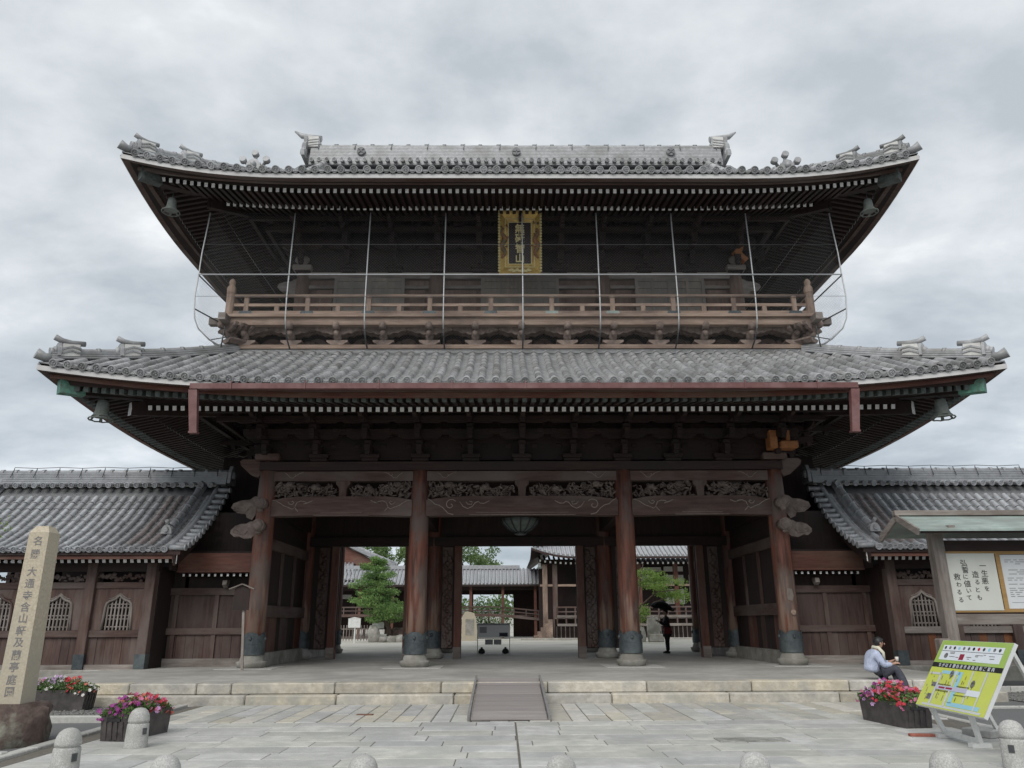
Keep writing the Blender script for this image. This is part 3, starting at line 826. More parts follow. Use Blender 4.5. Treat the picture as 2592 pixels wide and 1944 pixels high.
# main ridge: courses of flat tiles, crest discs, capping row
b = MB(); z = 18.84
for k in range(13):
    w = 0.38 - 0.013 * k
    b.box(-8.25, 8.25, YM - w, YM + w, z + 0.022, z + 0.077)
    b.box(-8.22, 8.22, YM - w + 0.07, YM + w - 0.07, z, z + 0.022, 1)
    z += 0.077
b.tube([(-8.25, YM, z + 0.03), (8.25, YM, z + 0.03)], 0.13, 10)
b.build('main_ridge', ['tile', 'tile_dark'], upper_roof)
b = MB()
for i in range(23):
    x = -8.0 + i * 16.0 / 22
    b.tube([(x - 0.07, YM, z + 0.03), (x + 0.07, YM, z + 0.03)], 0.165, 10)
    if i % 2 == 0:
        b.tube([(x + 0.1, YM - 0.13, z + 0.14), (x + 0.07, YM - 0.27, z - 0.08), (x + 0.06, YM - 0.31, z - 0.22)], 0.018, 5)
b.build('ridge_clips', 'tile_dark', upper_roof, kind='stuff')
T_RD = eave_disc_mesh('ridge_disc', 0.092, 0.2, 'tile')
for i in range(-27, 28):
    inst('ridge_disc', T_RD, upper_roof, frame(Vector((i * 0.30, YM - 0.52, 18.97)), LAT[0], Vector((0, 1, 0)), Vector((0, 0, 1))))
for x in (-6.2, 0.0, 6.2):
    b = MB()
    b.tube([(x, YM - 0.40, 19.48), (x, YM - 0.20, 19.48)], 0.17, 16)
    b.tube([(x, YM - 0.42, 19.48), (x, YM - 0.405, 19.48)], 0.055, 10)
    for k in range(4):
        g = math.pi / 2 * k + (0.0 if x == 0 else math.pi / 4)
        b.bar((x, YM - 0.41, 19.48), (x + 0.15 * math.cos(g), YM - 0.41, 19.48 + 0.15 * math.sin(g)), 0.03, 0.045, up=(0, 1, 0))
    b.build('ridge_crest', 'tile_dark', upper_roof)
for sx in (-1, 1):                                       # ridge-end ogre tiles with a horn
    b = MB(); x = sx * 8.38; up = (0, 0, 1)
    pl = [(-0.62, 0.0), (-0.66, 0.25), (-0.46, 0.34), (-0.52, 0.62), (-0.36, 0.78), (-0.40, 1.0), (-0.2, 1.12), (0.2, 1.12), (0.40, 1.0), (0.36, 0.78), (0.52, 0.62), (0.46, 0.34), (0.66, 0.25), (0.62, 0.0)]
    b.prism(pl, (x, YM, 19.15), (0, 1, 0), up, (sx * 0.14, 0, 0))
    b.blob((x + sx * 0.14, YM, 19.75), 0.26, 0.6, 1, 1)
    b.blob((x + sx * 0.10, YM - 0.42, 19.40), 0.16, 0.9, 0.9, 1.2); b.blob((x + sx * 0.10, YM - 0.36, 19.72), 0.13, 0.9, 0.9, 1.2)
    b.box(min(x, x - sx * 0.42), max(x, x - sx * 0.42), YM - 0.30, YM + 0.30, 19.75, 20.22, 1)
    for k in range(3):
        b.bar((x - sx * 0.44, YM - 0.31, 19.86 + 0.12 * k), (x + sx * 0.02, YM - 0.31, 19.80 + 0.12 * k), 0.03, 0.04)
    b.tube([(x - sx * 0.46, YM, 20.30), (x - sx * 0.05, YM, 20.36), (x + sx * 0.34, YM, 20.44), (x + sx * 0.64, YM, 20.66)], [0.13, 0.125, 0.11, 0.035], 12)
    b.build('ridge_end_tile', ['tile', 'plaster'], upper_roof)
# ------------------------------------------------------------------ columns
def column_mesh(h, r=0.272):
    b = MB()
    b.lathe([(r * 1.0, 0.30), (r, 1.4), (r * 0.985, 3.0), (r * 0.94, 4.6), (r * 0.86, h - 0.02)], 24)
    return b.mesh('column', 'column_wood')
def sleeve_mesh(r=0.300):
    b = MB()
    zf = lambda g, z, i: z + (0.10 * abs(math.cos(2 * g)) ** 0.6 if i in (4, 5) else 0)
    b.lathe([(r * 0.98, 0.33), (r * 1.05, 0.335), (r * 1.05, 0.60), (r * 1.01, 0.605), (r, 0.80), (r * 0.93, 0.80)], 32, zf=zf, smooth=False, cap=False)
    for k in range(4):
        g = math.pi / 2 * k + math.pi / 2
        b.blob((r * 1.0 * math.cos(g), r * 1.0 * math.sin(g), 0.74), 0.075, 0.6, 0.6, 0.8)
    return b.mesh('metal_sleeve', 'bronze')
def base_mesh(r=0.40):
    b = MB()
    b.lathe([(r * 0.80, 0.0), (r * 0.93, 0.03), (r * 1.02, 0.13), (r, 0.165), (r * 0.82, 0.18), (r * 0.80, 0.215), (r * 0.72, 0.30), (r * 0.71, 0.332)], 28)
    return b.mesh('base_stone', 'stone_grey')
COLM, SLV, BST = column_mesh(5.55), sleeve_mesh(), base_mesh()
COLUMNS = []
for y in (Y1, YM, YM + DH):
    for x in (-7.24, -2.90, 2.90, 7.24):
        M = Matrix.Translation((x, y, ZP)) @ Matrix.Rotation(random.uniform(0, 6), 4, 'Z') if False else Matrix.Translation((x, y, ZP))
        c = inst('column', COLM, gate, M)
        OFF[c.name] = Vector((x, y, ZP))
        inst('metal_sleeve', SLV, c, M); inst('base_stone', BST, c, M)
# worn pale patches and old tenon plugs on the outer front columns
b = MB()
b.tube([(7.24 + 0.05, Y1 - 0.262, 1.72), (7.24 + 0.05, Y1 - 0.31, 1.72)], 0.07, 10)
b.build('tenon_plug', 'wood_pale_y', gate)
b = MB()
b.prism([(-0.08, 0.0), (0.05, -0.04), (0.09, 0.1), (0.06, 0.28), (-0.06, 0.30), (-0.10, 0.15)], (7.24 + 0.02, Y1 - 0.262, 2.05), (1, 0, 0), (0, 0, 1), (0, -0.02, 0))
b.build('column_patch', 'wood_grey_z', gate)

# ------------------------------------------------------------------ front frame: rainbow beams, carvings, plates
def curl(cx, cz, s, k, big=False):
    """carved scroll line at a beam end, s = +1 runs to the right"""
    P = []
    if big:
        P.append([(0, 0.03), (0.10, -0.03), (0.20, -0.12), (0.32, -0.15), (0.42, -0.22), (0.55, -0.36), (0.70, -0.40)])
        sp = [(0.62 + 0.17 * (1 - i / 14) * math.cos(i * 0.55 + 0.6), -0.14 + 0.17 * (1 - i / 14) * math.sin(i * 0.55 + 0.6)) for i in range(14)]
        P.append(sp)
        P.append([(0.86, -0.05), (0.95, -0.18), (1.08, -0.24), (1.20, -0.18), (1.28, -0.08), (1.36, -0.05), (1.42, -0.10), (1.52, -0.10), (1.66, -0.03)])
        P.append([(1.02, -0.05), (1.08, -0.12), (1.18, -0.13), (1.20, -0.06), (1.12, -0.04)])
    else:
        P.append([(0, 0.0), (0.12, -0.03), (0.25, -0.10), (0.36, -0.18), (0.52, -0.24), (0.66, -0.30), (0.74, -0.24), (0.78, -0.30), (0.86, -0.38)])
        P.append([(0.50, -0.06), (0.56, -0.13), (0.64, -0.15), (0.70, -0.08), (0.66, -0.04), (0.60, -0.06)])
        P.append([(0.74, -0.22), (0.80, -0.08), (0.92, -0.03), (1.06, -0.05), (1.12, -0.10), (1.02, -0.13), (1.18, -0.08), (1.32, -0.02)])
    return [[(cx + s * x * k, cz + z * k) for x, z in p] for p in P]
def blobs_along(b, pts, r0, r1, y, sp=0.11):
    for i in range(len(pts) - 1):
        p, q = Vector((pts[i][0], 0, pts[i][1])), Vector((pts[i + 1][0], 0, pts[i + 1][1]))
        n = max(1, int((q - p).length / sp))
        for j in range(n):
            c = p + (q - p) * (j / n)
            r = random.uniform(r0, r1)
            b.blob((c.x + random.uniform(-0.02, 0.02), y + random.uniform(-0.06, 0.03), c.z + random.uniform(-0.02, 0.02)), r, random.uniform(0.8, 1.5), 0.7, random.uniform(0.7, 1.2), jag=0.16, n=7, k=5, rot=random.uniform(-0.8, 0.8))
def carving(x0, x1, z0, z1, rising, seed):
    """openwork relief of beasts among waves and leaves: dense lumps with a ragged top and pierced gaps"""
    random.seed(seed)
    b = MB(); w, h = x1 - x0, z1 - z0; ph = random.uniform(0, 6)
    def env(u): return h * (0.56 + 0.40 * (u if rising else 1 - u) + 0.20 * math.sin(u * 13 + ph) * (0.5 + 0.5 * math.sin(u * 5 + ph)))
    n = int(w / 0.085)
    for i in range(n):
        u = (i + 0.5) / n; x = x0 + w * u; e = min(env(u), h * 0.97); z = 0.03
        while z < e:
            if random.random() < 0.80:
                r = random.uniform(0.042, 0.072)
                b.blob((x + random.uniform(-0.03, 0.03), Y1 - 0.06 + random.uniform(-0.07, 0.04), z0 + z), r, random.uniform(1.0, 2.3), 0.8, random.uniform(0.35, 0.75), jag=0.24, n=7, k=5, rot=random.uniform(-1.5, 1.5))
            z += random.uniform(0.045, 0.085)
    for i in range(int(w * 9)):
        u = random.random(); x = x0 + w * u; zc = z0 + random.uniform(0.10, max(0.14, env(u)))
        g = random.uniform(0, 6.28); r = random.uniform(0.04, 0.085); sg = random.choice((-1, 1))
        sp = [(x + r * (1 - j / 9) * math.cos(g + sg * j * 0.8), Y1 - 0.13 - 0.006 * j, min(z1, zc + r * (1 - j / 9) * math.sin(g + sg * j * 0.8))) for j in range(7)]
        b.tube(sp, [0.026 - 0.002 * j for j in range(7)], 5)
    for u in ((0.78, 0.30) if rising else (0.24, 0.66)):
        x = x0 + w * u; z = z0 + min(env(u), h * 0.8)
        b.blob((x, Y1 - 0.13, z), 0.10, 1.3, 0.9, 0.9, jag=0.12); b.blob((x + 0.11, Y1 - 0.16, z - 0.04), 0.06, 1.3, 0.9, 0.8, jag=0.1)
        for k in range(5):
            g = random.uniform(0.2, 3.0); b.tube([(x, Y1 - 0.10, z), (x + 0.15 * math.cos(g), Y1 - 0.08, min(z1, z + 0.14 * math.sin(g)))], [0.035, 0.012], 5)
    return b.build('carved_panel', 'wood_carve', gate)
bays = ((-7.24, -2.90, 0.85, False), (-2.90, 2.90, 1.05, True), (2.90, 7.24, 0.85, False))
for k, (xa, xb, kk, big) in enumerate(bays):
    xl, xr = xa + 0.20, xb - 0.20
    n = 10; top, bot = [], []
    for i in range(n + 1):
        u = i / n; e = min(u, 1 - u)
        top.append((xl + (xr - xl) * u, 4.90 - (0.10 if e < 0.001 else 0.03 if e < 0.11 else 0)))
        bot.append((xl + (xr - xl) * u, 4.35 + 0.035 * math.sin(math.pi * u)))
    b = MB()
    b.prism(top + bot[::-1], (0, Y1 - 0.19, 0), (1, 0, 0), (0, 0, 1), (0, 0.38, 0))
    bm_ = b.build('front_beam', 'wood_mid_x', gate)
    b = MB()
    for s_, cx in ((1, xl + 0.04), (-1, xr - 0.04)):
        for p in curl(cx, 4.80, s_, kk, big):
            b.tube([(x, Y1 - 0.198, z) for x, z in p], 0.014, 5)
    b.tube([(xl + 1.2, Y1 - 0.194, 4.375), (xr - 1.2, Y1 - 0.194, 4.375)], 0.008, 5)
    b.tube([(xl + 1.4, Y1 - 0.194, 4.44), (xr - 1.4, Y1 - 0.194, 4.44)], 0.005, 5)
    b.build('carved_line', 'carve_line', bm_)
    xm = (xa + xb) / 2
    b = MB()                                              # centre strut with flared cap
    b.prism([(-0.10, 0), (0.10, 0), (0.11, 0.25), (0.20, 0.36), (0.20, 0.44), (-0.20, 0.44), (-0.20, 0.36), (-0.11, 0.25)], (xm, Y1 - 0.16, 4.90), (1, 0, 0), (0, 0, 1), (0, 0.3, 0))
    b.build('beam_strut', 'wood_mid_z', gate)
    carving(xl + 0.05, xm - 0.22, 4.90, 5.33, k == 2, 11 + k); carving(xm + 0.22, xr - 0.05, 4.90, 5.33, k != 2, 31 + k)
    b = MB()
    b.box(xl, xr, Y1 - 0.15, Y1 + 0.15, 5.345, 5.62)
    ub = b.build('head_beam', 'wood_mid_x', gate)
    b = MB()
    for s_, cx in ((1, xl + 0.28), (-1, xr - 0.28)):
        for p in ([(0, 0.10), (0.12, 0.02), (0.20, -0.06), (0.30, -0.07), (0.36, 0.0), (0.34, 0.05)], [(0.36, -0.02), (0.48, 0.06), (0.62, 0.10)]):
            b.tube([(cx + s_ * x * 0.9, Y1 - 0.156, 5.50 + z) for x, z in p], 0.010, 5)
    b.build('carved_line', 'carve_line', ub)
random.seed(21)
b = MB(); b.box(-7.45, 7.45, Y1 - 0.26, Y1 + 0.28, 5.64, 5.88)
b.build('top_plate', 'wood_dark_x', gate)
for y in (YM, YM + DH):
    b = MB(); b.box(-7.5, 7.5, y - 0.2, y + 0.2, 5.05, 5.88); b.build('cross_beam', 'wood_dark_x', gate)
for x in (-7.24, -2.9, 2.9, 7.24):
    b = MB()
    b.box(x - 0.14, x + 0.14, Y1 + 0.3, YM + DH - 0.2, 4.45, 4.95)
    b.build('tie_beam', 'wood_dark_y', gate)
b = MB(); b.box(-7.2, 7.2, Y1 + 0.3, YM + DH - 0.25, 5.892, 5.96); b.build('ceiling_board', 'wood_dark_y', gate)

# carved beam noses at the corner columns
NOSE = [(0, 0.0), (0.10, -0.10), (0.30, -0.12), (0.46, -0.05), (0.58, -0.07), (0.70, 0.03), (0.70, 0.12), (0.58, 0.24), (0.42, 0.30), (0.28, 0.30), (0.18, 0.36), (0.0, 0.38)]
NOSE2 = [(0, 0.0), (0.12, -0.20), (0.26, -0.14), (0.30, -0.04), (0.52, -0.02), (0.70, 0.12), (0.66, 0.24), (0.44, 0.32), (0.22, 0.34), (0.12, 0.42), (0, 0.44)]
for sx in (-1, 1):
    for z0, pts, kk in ((4.47, NOSE2, 1.05), (3.86, NOSE, 0.98)):
        b = MB()
        b.prism([(x * kk, z * kk) for x, z in pts], (sx * 7.44, Y1 - 0.12, z0), (sx, 0, 0), (0, 0, 1), (0, 0.24, 0))
        g = [(0.50 * kk, 0.10 * kk), (0.60 * kk, 0.14 * kk), (0.62 * kk, 0.05 * kk), (0.45 * kk, 0.02 * kk), (0.30 * kk, 0.0), (0.22 * kk, 0.10 * kk)]
        b.tube([(sx * (7.44 + x), Y1 - 0.126, z0 + z) for x, z in g], 0.012, 5)
        fixnormals(b.build('beam_nose', 'wood_nose', gate))
        b = MB()
        b.tube([(sx * 7.24, Y1 - 0.22, z0 + 0.20), (sx * 7.24, Y1 - 0.60, z0 + 0.20)], [0.15, 0.17], 14)
        b.blob((sx * 7.24, Y1 - 0.58, z0 + 0.20), 0.17, 0.95, 0.6, 1.0)
        b.blob((sx * 7.24, Y1 - 0.50, z0 + 0.02), 0.10, 0.9, 0.9, 0.7)
        b.build('beam_nose', 'wood_nose', gate)
    b = MB()                                              # bracket block on the corner
    b.prism([(0, 0.0), (0.10, -0.16), (0.30, -0.10), (0.62, 0.18), (0.66, 0.30), (0.58, 0.36), (0, 0.36)], (sx * 7.40, Y1 - 0.13, 5.62), (sx, 0, 0), (0, 0, 1), (0, 0.26, 0))
    b.cbox(sx * 7.24 - 0.34, sx * 7.24 + 0.34, Y1 - 0.36, Y1 + 0.34, 5.92, 6.12, 0.03)
    fixnormals(b.build('corner_block', 'wood_mid_x', gate))
b = MB()                                                  # newly replaced orange timber on one corner
b.cbox(6.98, 7.20, Y1 - 0.80, Y1 - 0.40, 6.14, 6.66, 0.02); b.cbox(7.26, 7.76, Y1 - 0.86, Y1 - 0.42, 6.13, 6.34, 0.03); b.cbox(7.46, 7.58, Y1 - 0.74, Y1 - 0.44, 6.34, 6.66, 0.01)
b.build('new_bracket_timber', 'wood_fresh', gate)

# ------------------------------------------------------------------ bracket sets under the eaves
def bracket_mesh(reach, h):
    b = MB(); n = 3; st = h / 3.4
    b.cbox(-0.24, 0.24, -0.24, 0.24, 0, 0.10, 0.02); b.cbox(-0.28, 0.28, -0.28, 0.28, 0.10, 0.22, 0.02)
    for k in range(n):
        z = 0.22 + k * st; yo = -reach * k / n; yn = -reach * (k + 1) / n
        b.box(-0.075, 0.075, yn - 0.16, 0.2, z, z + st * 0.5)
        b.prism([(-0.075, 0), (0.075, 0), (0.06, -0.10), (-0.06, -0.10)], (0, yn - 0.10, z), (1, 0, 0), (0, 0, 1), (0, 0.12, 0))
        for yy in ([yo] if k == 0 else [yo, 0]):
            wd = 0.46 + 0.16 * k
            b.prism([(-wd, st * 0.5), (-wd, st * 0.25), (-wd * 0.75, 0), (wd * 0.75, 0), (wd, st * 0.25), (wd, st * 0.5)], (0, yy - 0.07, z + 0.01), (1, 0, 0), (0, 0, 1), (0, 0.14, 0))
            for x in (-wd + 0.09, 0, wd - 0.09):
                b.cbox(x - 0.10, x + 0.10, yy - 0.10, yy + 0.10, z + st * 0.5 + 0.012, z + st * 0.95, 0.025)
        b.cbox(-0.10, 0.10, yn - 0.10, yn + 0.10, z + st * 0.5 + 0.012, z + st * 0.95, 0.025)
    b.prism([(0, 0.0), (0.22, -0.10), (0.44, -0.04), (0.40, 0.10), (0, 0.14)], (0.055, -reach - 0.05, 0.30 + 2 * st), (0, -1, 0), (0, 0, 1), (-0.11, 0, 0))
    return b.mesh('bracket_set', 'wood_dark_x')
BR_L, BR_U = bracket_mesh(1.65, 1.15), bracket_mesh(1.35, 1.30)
def bracket_row(me, t, z, xs, ys):
    for a in xs: inst('bracket_set', me, gate, Matrix.Translation(SP(0, a, t, z)))
    for sd_ in (2, 3):
        for a in ys:
            inst('bracket_set', me, gate, Matrix.Translation(SP(sd_, a, t, z)) @ Matrix.Rotation(math.pi / 2 if sd_ == 2 else -math.pi / 2, 4, 'Z'))
bracket_row(BR_L, 0.0, 5.90, [-7.24, -5.8, -4.35, -2.9, -1.45, 0, 1.45, 2.9, 4.35, 5.8, 7.24], [-4.98, -3.3, -1.66, 0, 1.66, 3.3])
bracket_row(BR_U, -0.40, 12.06, [-6.84, -5.4, -3.95, -2.55, -1.27, 0, 1.27, 2.55, 3.95, 5.4, 6.84], [-4.58, -3.0, -1.5, 0, 1.5, 3.0])
def purlin_ring(t, z0, z1, w, name, parent, mt):
    b = MB()
    loft(b, [(t - w, lambda c: z0), (t, lambda c: z0), (t, lambda c: z1), (t - w, lambda c: z1)], n=2, smooth=False, close=True)
    return b.build(name, mt, parent)
purlin_ring(0.08, 5.96, 7.95, 0.16, 'eave_wall', gate, 'wood_dark_x')
purlin_ring(0.64, 6.60, 6.74, 0.12, 'eave_purlin', gate, 'wood_dark_x')
purlin_ring(1.22, 6.84, 6.98, 0.12, 'eave_purlin', gate, 'wood_dark_x')
purlin_ring(1.76, 6.94, 7.06, 0.14, 'eave_purlin', gate, 'wood_dark_x')

# ------------------------------------------------------------------ door plane in the middle of the gate
b = MB()
for xa, xb in ((-7.2, -6.1), (-3.86, -1.94), (1.94, 3.86), (6.03, 7.2)):
    b.box(xa, xb, YM - 0.06, YM + 0.06, ZP + 0.3, 4.0)
b.box(-7.2, 7.2, YM - 0.08, YM + 0.08, 3.99, 5.06)
b.build('door_wall', 'wood_dark_z', gate)
for x in (-6.1, -3.86, -1.94, 1.94, 3.86, 6.03):
    b = MB(); s_ = 1 if x in (-6.1, -1.94, 3.86) else -1
    b.box(min(x, x - s_ * 0.24), max(x, x - s_ * 0.24), YM - 0.22, YM + 0.14, ZP, 3.985)
    b.build('door_jamb', 'wood_red_z', gate)
    b = MB()
    b.box(min(x, x - s_ * 0.26), max(x, x - s_ * 0.26) , YM - 0.25, YM - 0.222, ZP + 0.003, ZP + 0.36)
    b.build('jamb_foot', 'wood_grey_x', gate)
b = MB()
b.box(-7.1, 7.1, YM - 0.26, YM - 0.10, 3.98, 4.28); b.build('lintel', 'wood_dark_x', gate)
for x in (-2.42, 2.42, -6.62, 6.62, -3.46, 3.46):          # carved strips beside the doors
    random.seed(int(x * 100)); b = MB()
    for i in range(34):
        z = 0.75 + i * 0.092
        b.blob((x + 0.09 * math.sin(i * 1.3), YM - 0.10, z), random.uniform(0.055, 0.085), 1.2, 0.7, 1.0, jag=0.18, n=7, k=5, rot=random.uniform(-1, 1))
    b.box(x - 0.17, x + 0.17, YM - 0.085, YM - 0.0605, 0.7, 3.95)
    b.build('carved_strip', 'wood_mid_z', gate)
random.seed(5)
# side walls between front and middle columns
for sx in (-1, 1):
    x = sx * 7.24
    def sb(name, y0, y1, z0, z1, d, mt):
        b = MB(); b.box(x - d, x + d, y0, y1, z0, z1); return b.build(name, mt, gate)
    for (y0, y1) in ((Y1 + 0.28, YM - 0.28), (YM + 0.28, YM + DH - 0.28)):
        sb('sill_beam', y0, y1, ZP + 0.002, ZP + 0.36, 0.16, 'stone_grey')
        sb('wall_rail', y0, y1, 1.66, 1.98, 0.12, 'wood_mid_y')
        sb('wall_rail', y0, y1, 3.50, 3.80, 0.13, 'wood_mid_y')
        sb('wall_rail', y0, y1, 5.0, 5.6, 0.13, 'wood_dark_y')
        sb('wall_panel', y0, y1, 3.80, 5.0, 0.03, 'wood_dark_y')
        sb('wall_panel', y0, y1, 1.98, 3.50, 0.03, 'wood_dark_z')
        n = 11
        for i in range(n):
            ya = y0 + (y1 - y0) * i / n; yb = y0 + (y1 - y0) * (i + 1) / n - 0.012
            sb('wall_plank', ya, yb, ZP + 0.36, 1.66, random.uniform(0.022, 0.034), random.choice(['wood_mid_z', 'wood_dark_z', 'wood_red_z']))
        for u in (0.36, 0.68):
            ym = y0 + (y1 - y0) * u
            sb('wall_stile', ym - 0.06, ym + 0.06, 1.98, 3.50, 0.09, 'wood_mid_z')
# hanging lantern in the middle bay
lan = thing('hanging_lantern', 'round bronze lantern with pale ribbed shade hanging under the gate ceiling', 'lantern', (0, 24.0, 4.1))
b = MB()
b.tube([(0, 24, 4.6), (0, 24, 5.9)], 0.02, 6); b.build('chain', 'bronze', lan)
b = MB()
pr = [(0.60, 4.58), (0.52, 4.44), (0.36, 4.28), (0.16, 4.17)]
b.lathe(pr, 24, (0, 24, 0)); b.build('shade', 'lantern_shade', lan)
for k in range(12):
    g = 2 * math.pi * k / 12; b = MB()
    b.tube([(1.02 * r * math.cos(g), 24 + 1.02 * r * math.sin(g), z - 0.008) for r, z in pr], 0.022, 5)
    b.build('rib', 'bronze', lan)
b = MB(); b.lathe([(0.15, 4.10), (0.19, 4.12), (0.19, 4.17), (0.12, 4.19)], 16, (0, 24, 0)); b.build('base_ring', 'bronze', lan)

# ------------------------------------------------------------------ balcony
b = MB()
loft(b, [(-0.4, lambda c: 9.875), (1.39, lambda c: 9.875), (1.39, lambda c: 9.965), (-0.4, lambda c: 9.965)], n=2, smooth=False, close=True)
balcony = b.build('balcony', 'wood_pale_x', gate, 'weathered balcony round the upper storey')
purlin_ring(1.30, 9.655, 9.872, 0.20, 'edge_beam', balcony, 'wood_pale_x')
purlin_ring(1.02, 9.03, 9.15, 0.30, 'base_beam', balcony, 'wood_pale_x')
purlin_ring(0.48, 8.8, 9.87, 0.14, 'apron_wall', balcony, 'wood_dark_x')
for sx in (-1, 1):                                        # beam ends crossing at the corners
    for dz, d in ((0, (sx, 0, 0)), (0, (0, -1, 0))):
        b = MB(); p = Vector((sx * (A2 + 1.2), Y1 - 1.2, 9.765)); d = Vector(d)
        b.bar(p, p + d * 0.52, 0.20, 0.20); b.build('beam_end', 'wood_grey_x', balcony)
def balcony_bracket():
    b = MB()
    b.prism([(-0.13, 0), (0.13, 0), (0.25, 0.09), (0.25, 0.14), (-0.25, 0.14), (-0.25, 0.09)], (0, -0.14, 0), (1, 0, 0), (0, 0, 1), (0, 0.3, 0))
    b.tube([(0, 0.02, 0.12), (0, -0.12, 0.24), (0, -0.17, 0.36), (0, -0.10, 0.48), (0, -0.14, 0.58)], [0.085, 0.10, 0.085, 0.10, 0.08], 8)
    for y in (-0.12, 0.10):
        for s_ in (-1, 1):
            P = [(0, 0.30), (0.16, 0.30), (0.24, 0.36), (0.33, 0.34), (0.43, 0.41), (0.52, 0.42), (0.57, 0.50), (0.46, 0.53), (0, 0.53)]
            b.prism([(s_ * x, z) for x, z in P], (0, y - 0.05, 0), (1, 0, 0), (0, 0, 1), (0, 0.10, 0))
    b.bar((0, 0.25, 0.47), (0, -0.34, 0.47), 0.15, 0.14)
    b.blob((0, -0.34, 0.50), 0.115, 0.85, 1, 1.1); b.blob((0, -0.26, 0.30), 0.085, 0.85, 1, 1.2)
    bmx = b
    me = bmx.mesh('balcony_bracket', 'wood_bracket')
    bm = bmesh.new(); bm.from_mesh(me); bmesh.ops.recalc_face_normals(bm, faces=bm.faces); bm.to_mesh(me); bm.free()
    return me
BB = balcony_bracket()
nb = 13
for i in range(nb):
    a = -7.98 + 15.96 * i / (nb - 1)
    inst('balcony_bracket', BB, balcony, Matrix.Translation(SP(0, a, 0.86, 9.15)) @ Matrix.Diagonal((1.22, 1.15, 1, 1)))
for sd_ in (2, 3):
    for i in range(9):
        a = -5.72 + 11.44 * i / 8
        inst('balcony_bracket', BB, balcony, Matrix.Translation(SP(sd_, a, 0.86, 9.15)) @ Matrix.Rotation(math.pi / 2 if sd_ == 2 else -math.pi / 2, 4, 'Z'))
for sx in (-1, 1):                                        # corner cluster set diagonally
    for k in (0, 1):
        inst('balcony_bracket', BB, balcony, Matrix.Translation((sx * (A2 + 0.92 + 0.18 * k), Y1 - 0.92 - 0.18 * k, 9.14)) @ Matrix.Rotation(sx * math.pi / 4, 4, 'Z'))
for i in range(nb - 1):                                   # frog-leg struts with carved infill between brackets
    a = -7.98 + 15.96 * (i + 0.5) / (nb - 1); b = MB()
    arc = [(0.60 * math.cos(g), 0.34 * math.sin(g)) for g in [math.pi * j / 10 for j in range(11)]]
    inn = [(0.40 * math.cos(g), 0.20 * math.sin(g)) for g in [math.pi * j / 10 for j in range(11)]]
    b.prism([(0.12, 0.0), (0.55, 0.0), (0.50, 0.10), (0.30, 0.16), (0.16, 0.30), (0, 0.34), (-0.16, 0.30), (-0.30, 0.16), (-0.50, 0.10), (-0.55, 0), (-0.12, 0), (-0.2, 0.10), (0, 0.20), (0.2, 0.10)],
            SP(0, a, 0.60, 9.15), (1, 0, 0), (0, 0, 1), (0, 0.10, 0))
    for j in range(7):
        b.blob((a + random.uniform(-0.35, 0.35), Y1 - 0.64, 9.18 + random.uniform(0, 0.16)), random.uniform(0.05, 0.09), 1.3, 0.6, 0.9, jag=0.15, n=7, k=5)
    b.build('frog_leg_strut', 'wood_mid_x', balcony)
# rails
def rail_ring(t, z, r, name, mt):
    b = MB()
    h = [(-A2 - t, YM - DH - t), (A2 + t, YM - DH - t), (A2 + t, YM + DH + t), (-A2 - t, YM + DH + t)]
    for i in range(4):
        p, q = h[i], h[(i + 1) % 4]
        if name == 'top_rail': b.tube([(p[0], p[1], z), (q[0], q[1], z)], r, 10)
        else: b.bar((p[0], p[1], z), (q[0], q[1], z), r * 1.5, r * 2)
    return b.build(name, mt, balcony)
rail_ring(1.20, 10.59, 0.052, 'top_rail', 'wood_pale_x')
rail_ring(1.20, 10.30, 0.042, 'middle_rail', 'wood_pale_x')
rail_ring(1.20, 10.035, 0.068, 'bottom_rail', 'wood_pale_x')
def post_mesh(h, cap):
    b = MB(); b.box(-0.065, 0.065, -0.045, 0.045, 0, h)
    if cap:
        b.lathe([(0.06, h), (0.085, h + 0.02), (0.085, h + 0.05), (0.05, h + 0.075)], 10)
    return b.mesh('rail_post', 'wood_pale_z')
PT, PS = post_mesh(0.40, True), post_mesh(0.16, False)
PLT = MB().prism([(-0.21, 0), (0.21, 0), (0.17, 0.13), (-0.17, 0.13)], (0, -0.062, 0), (1, 0, 0), (0, 0, 1), (0, 0.005, 0)).mesh('rail_bracket_plate', 'bronze')
PLG = MB().prism([(-0.21, 0), (0.21, 0), (0.17, 0.13), (-0.17, 0.13)], (0, -0.062, 0), (1, 0, 0), (0, 0, 1), (0, 0.005, 0)).mesh('rail_bracket_plate', 'copper_roof')
for i in range(-9, 10):
    a = i * 0.885
    M = Matrix.Translation(SP(0, a, 1.2, 10.105))
    tall = i % 2 == 1
    inst('rail_post', PT if tall else PS, balcony, M)
    if tall: inst('rail_bracket_plate', PLG if a > 0 and a < 3 else PLT, balcony, Matrix.Translation(SP(0, a, 1.2, 9.972)))
for sd_ in (2, 3):
    for i in range(-6, 7):
        inst('rail_post', PT if i % 2 else PS, balcony, Matrix.Translation(SP(sd_, i * 0.885, 1.2, 10.105)) @ Matrix.Rotation(math.pi / 2, 4, 'Z'))
NW = MB().lathe([(0.125, 0), (0.125, 0.62), (0.135, 0.66), (0.11, 0.68), (0.135, 0.71), (0.13, 0.86), (0.105, 0.91), (0.075, 0.95), (0.095, 1.02), (0.09, 1.08), (0.04, 1.15), (0.0, 1.18)], 10, smooth=False).mesh('newel_post', 'wood_pale_z')
for sx in (-1, 1):
    for sy in (-1, 1):
        inst('newel_post', NW, balcony, Matrix.Translation((sx * (A2 + 1.2), YM + sy * (DH + 1.2), 9.97)))

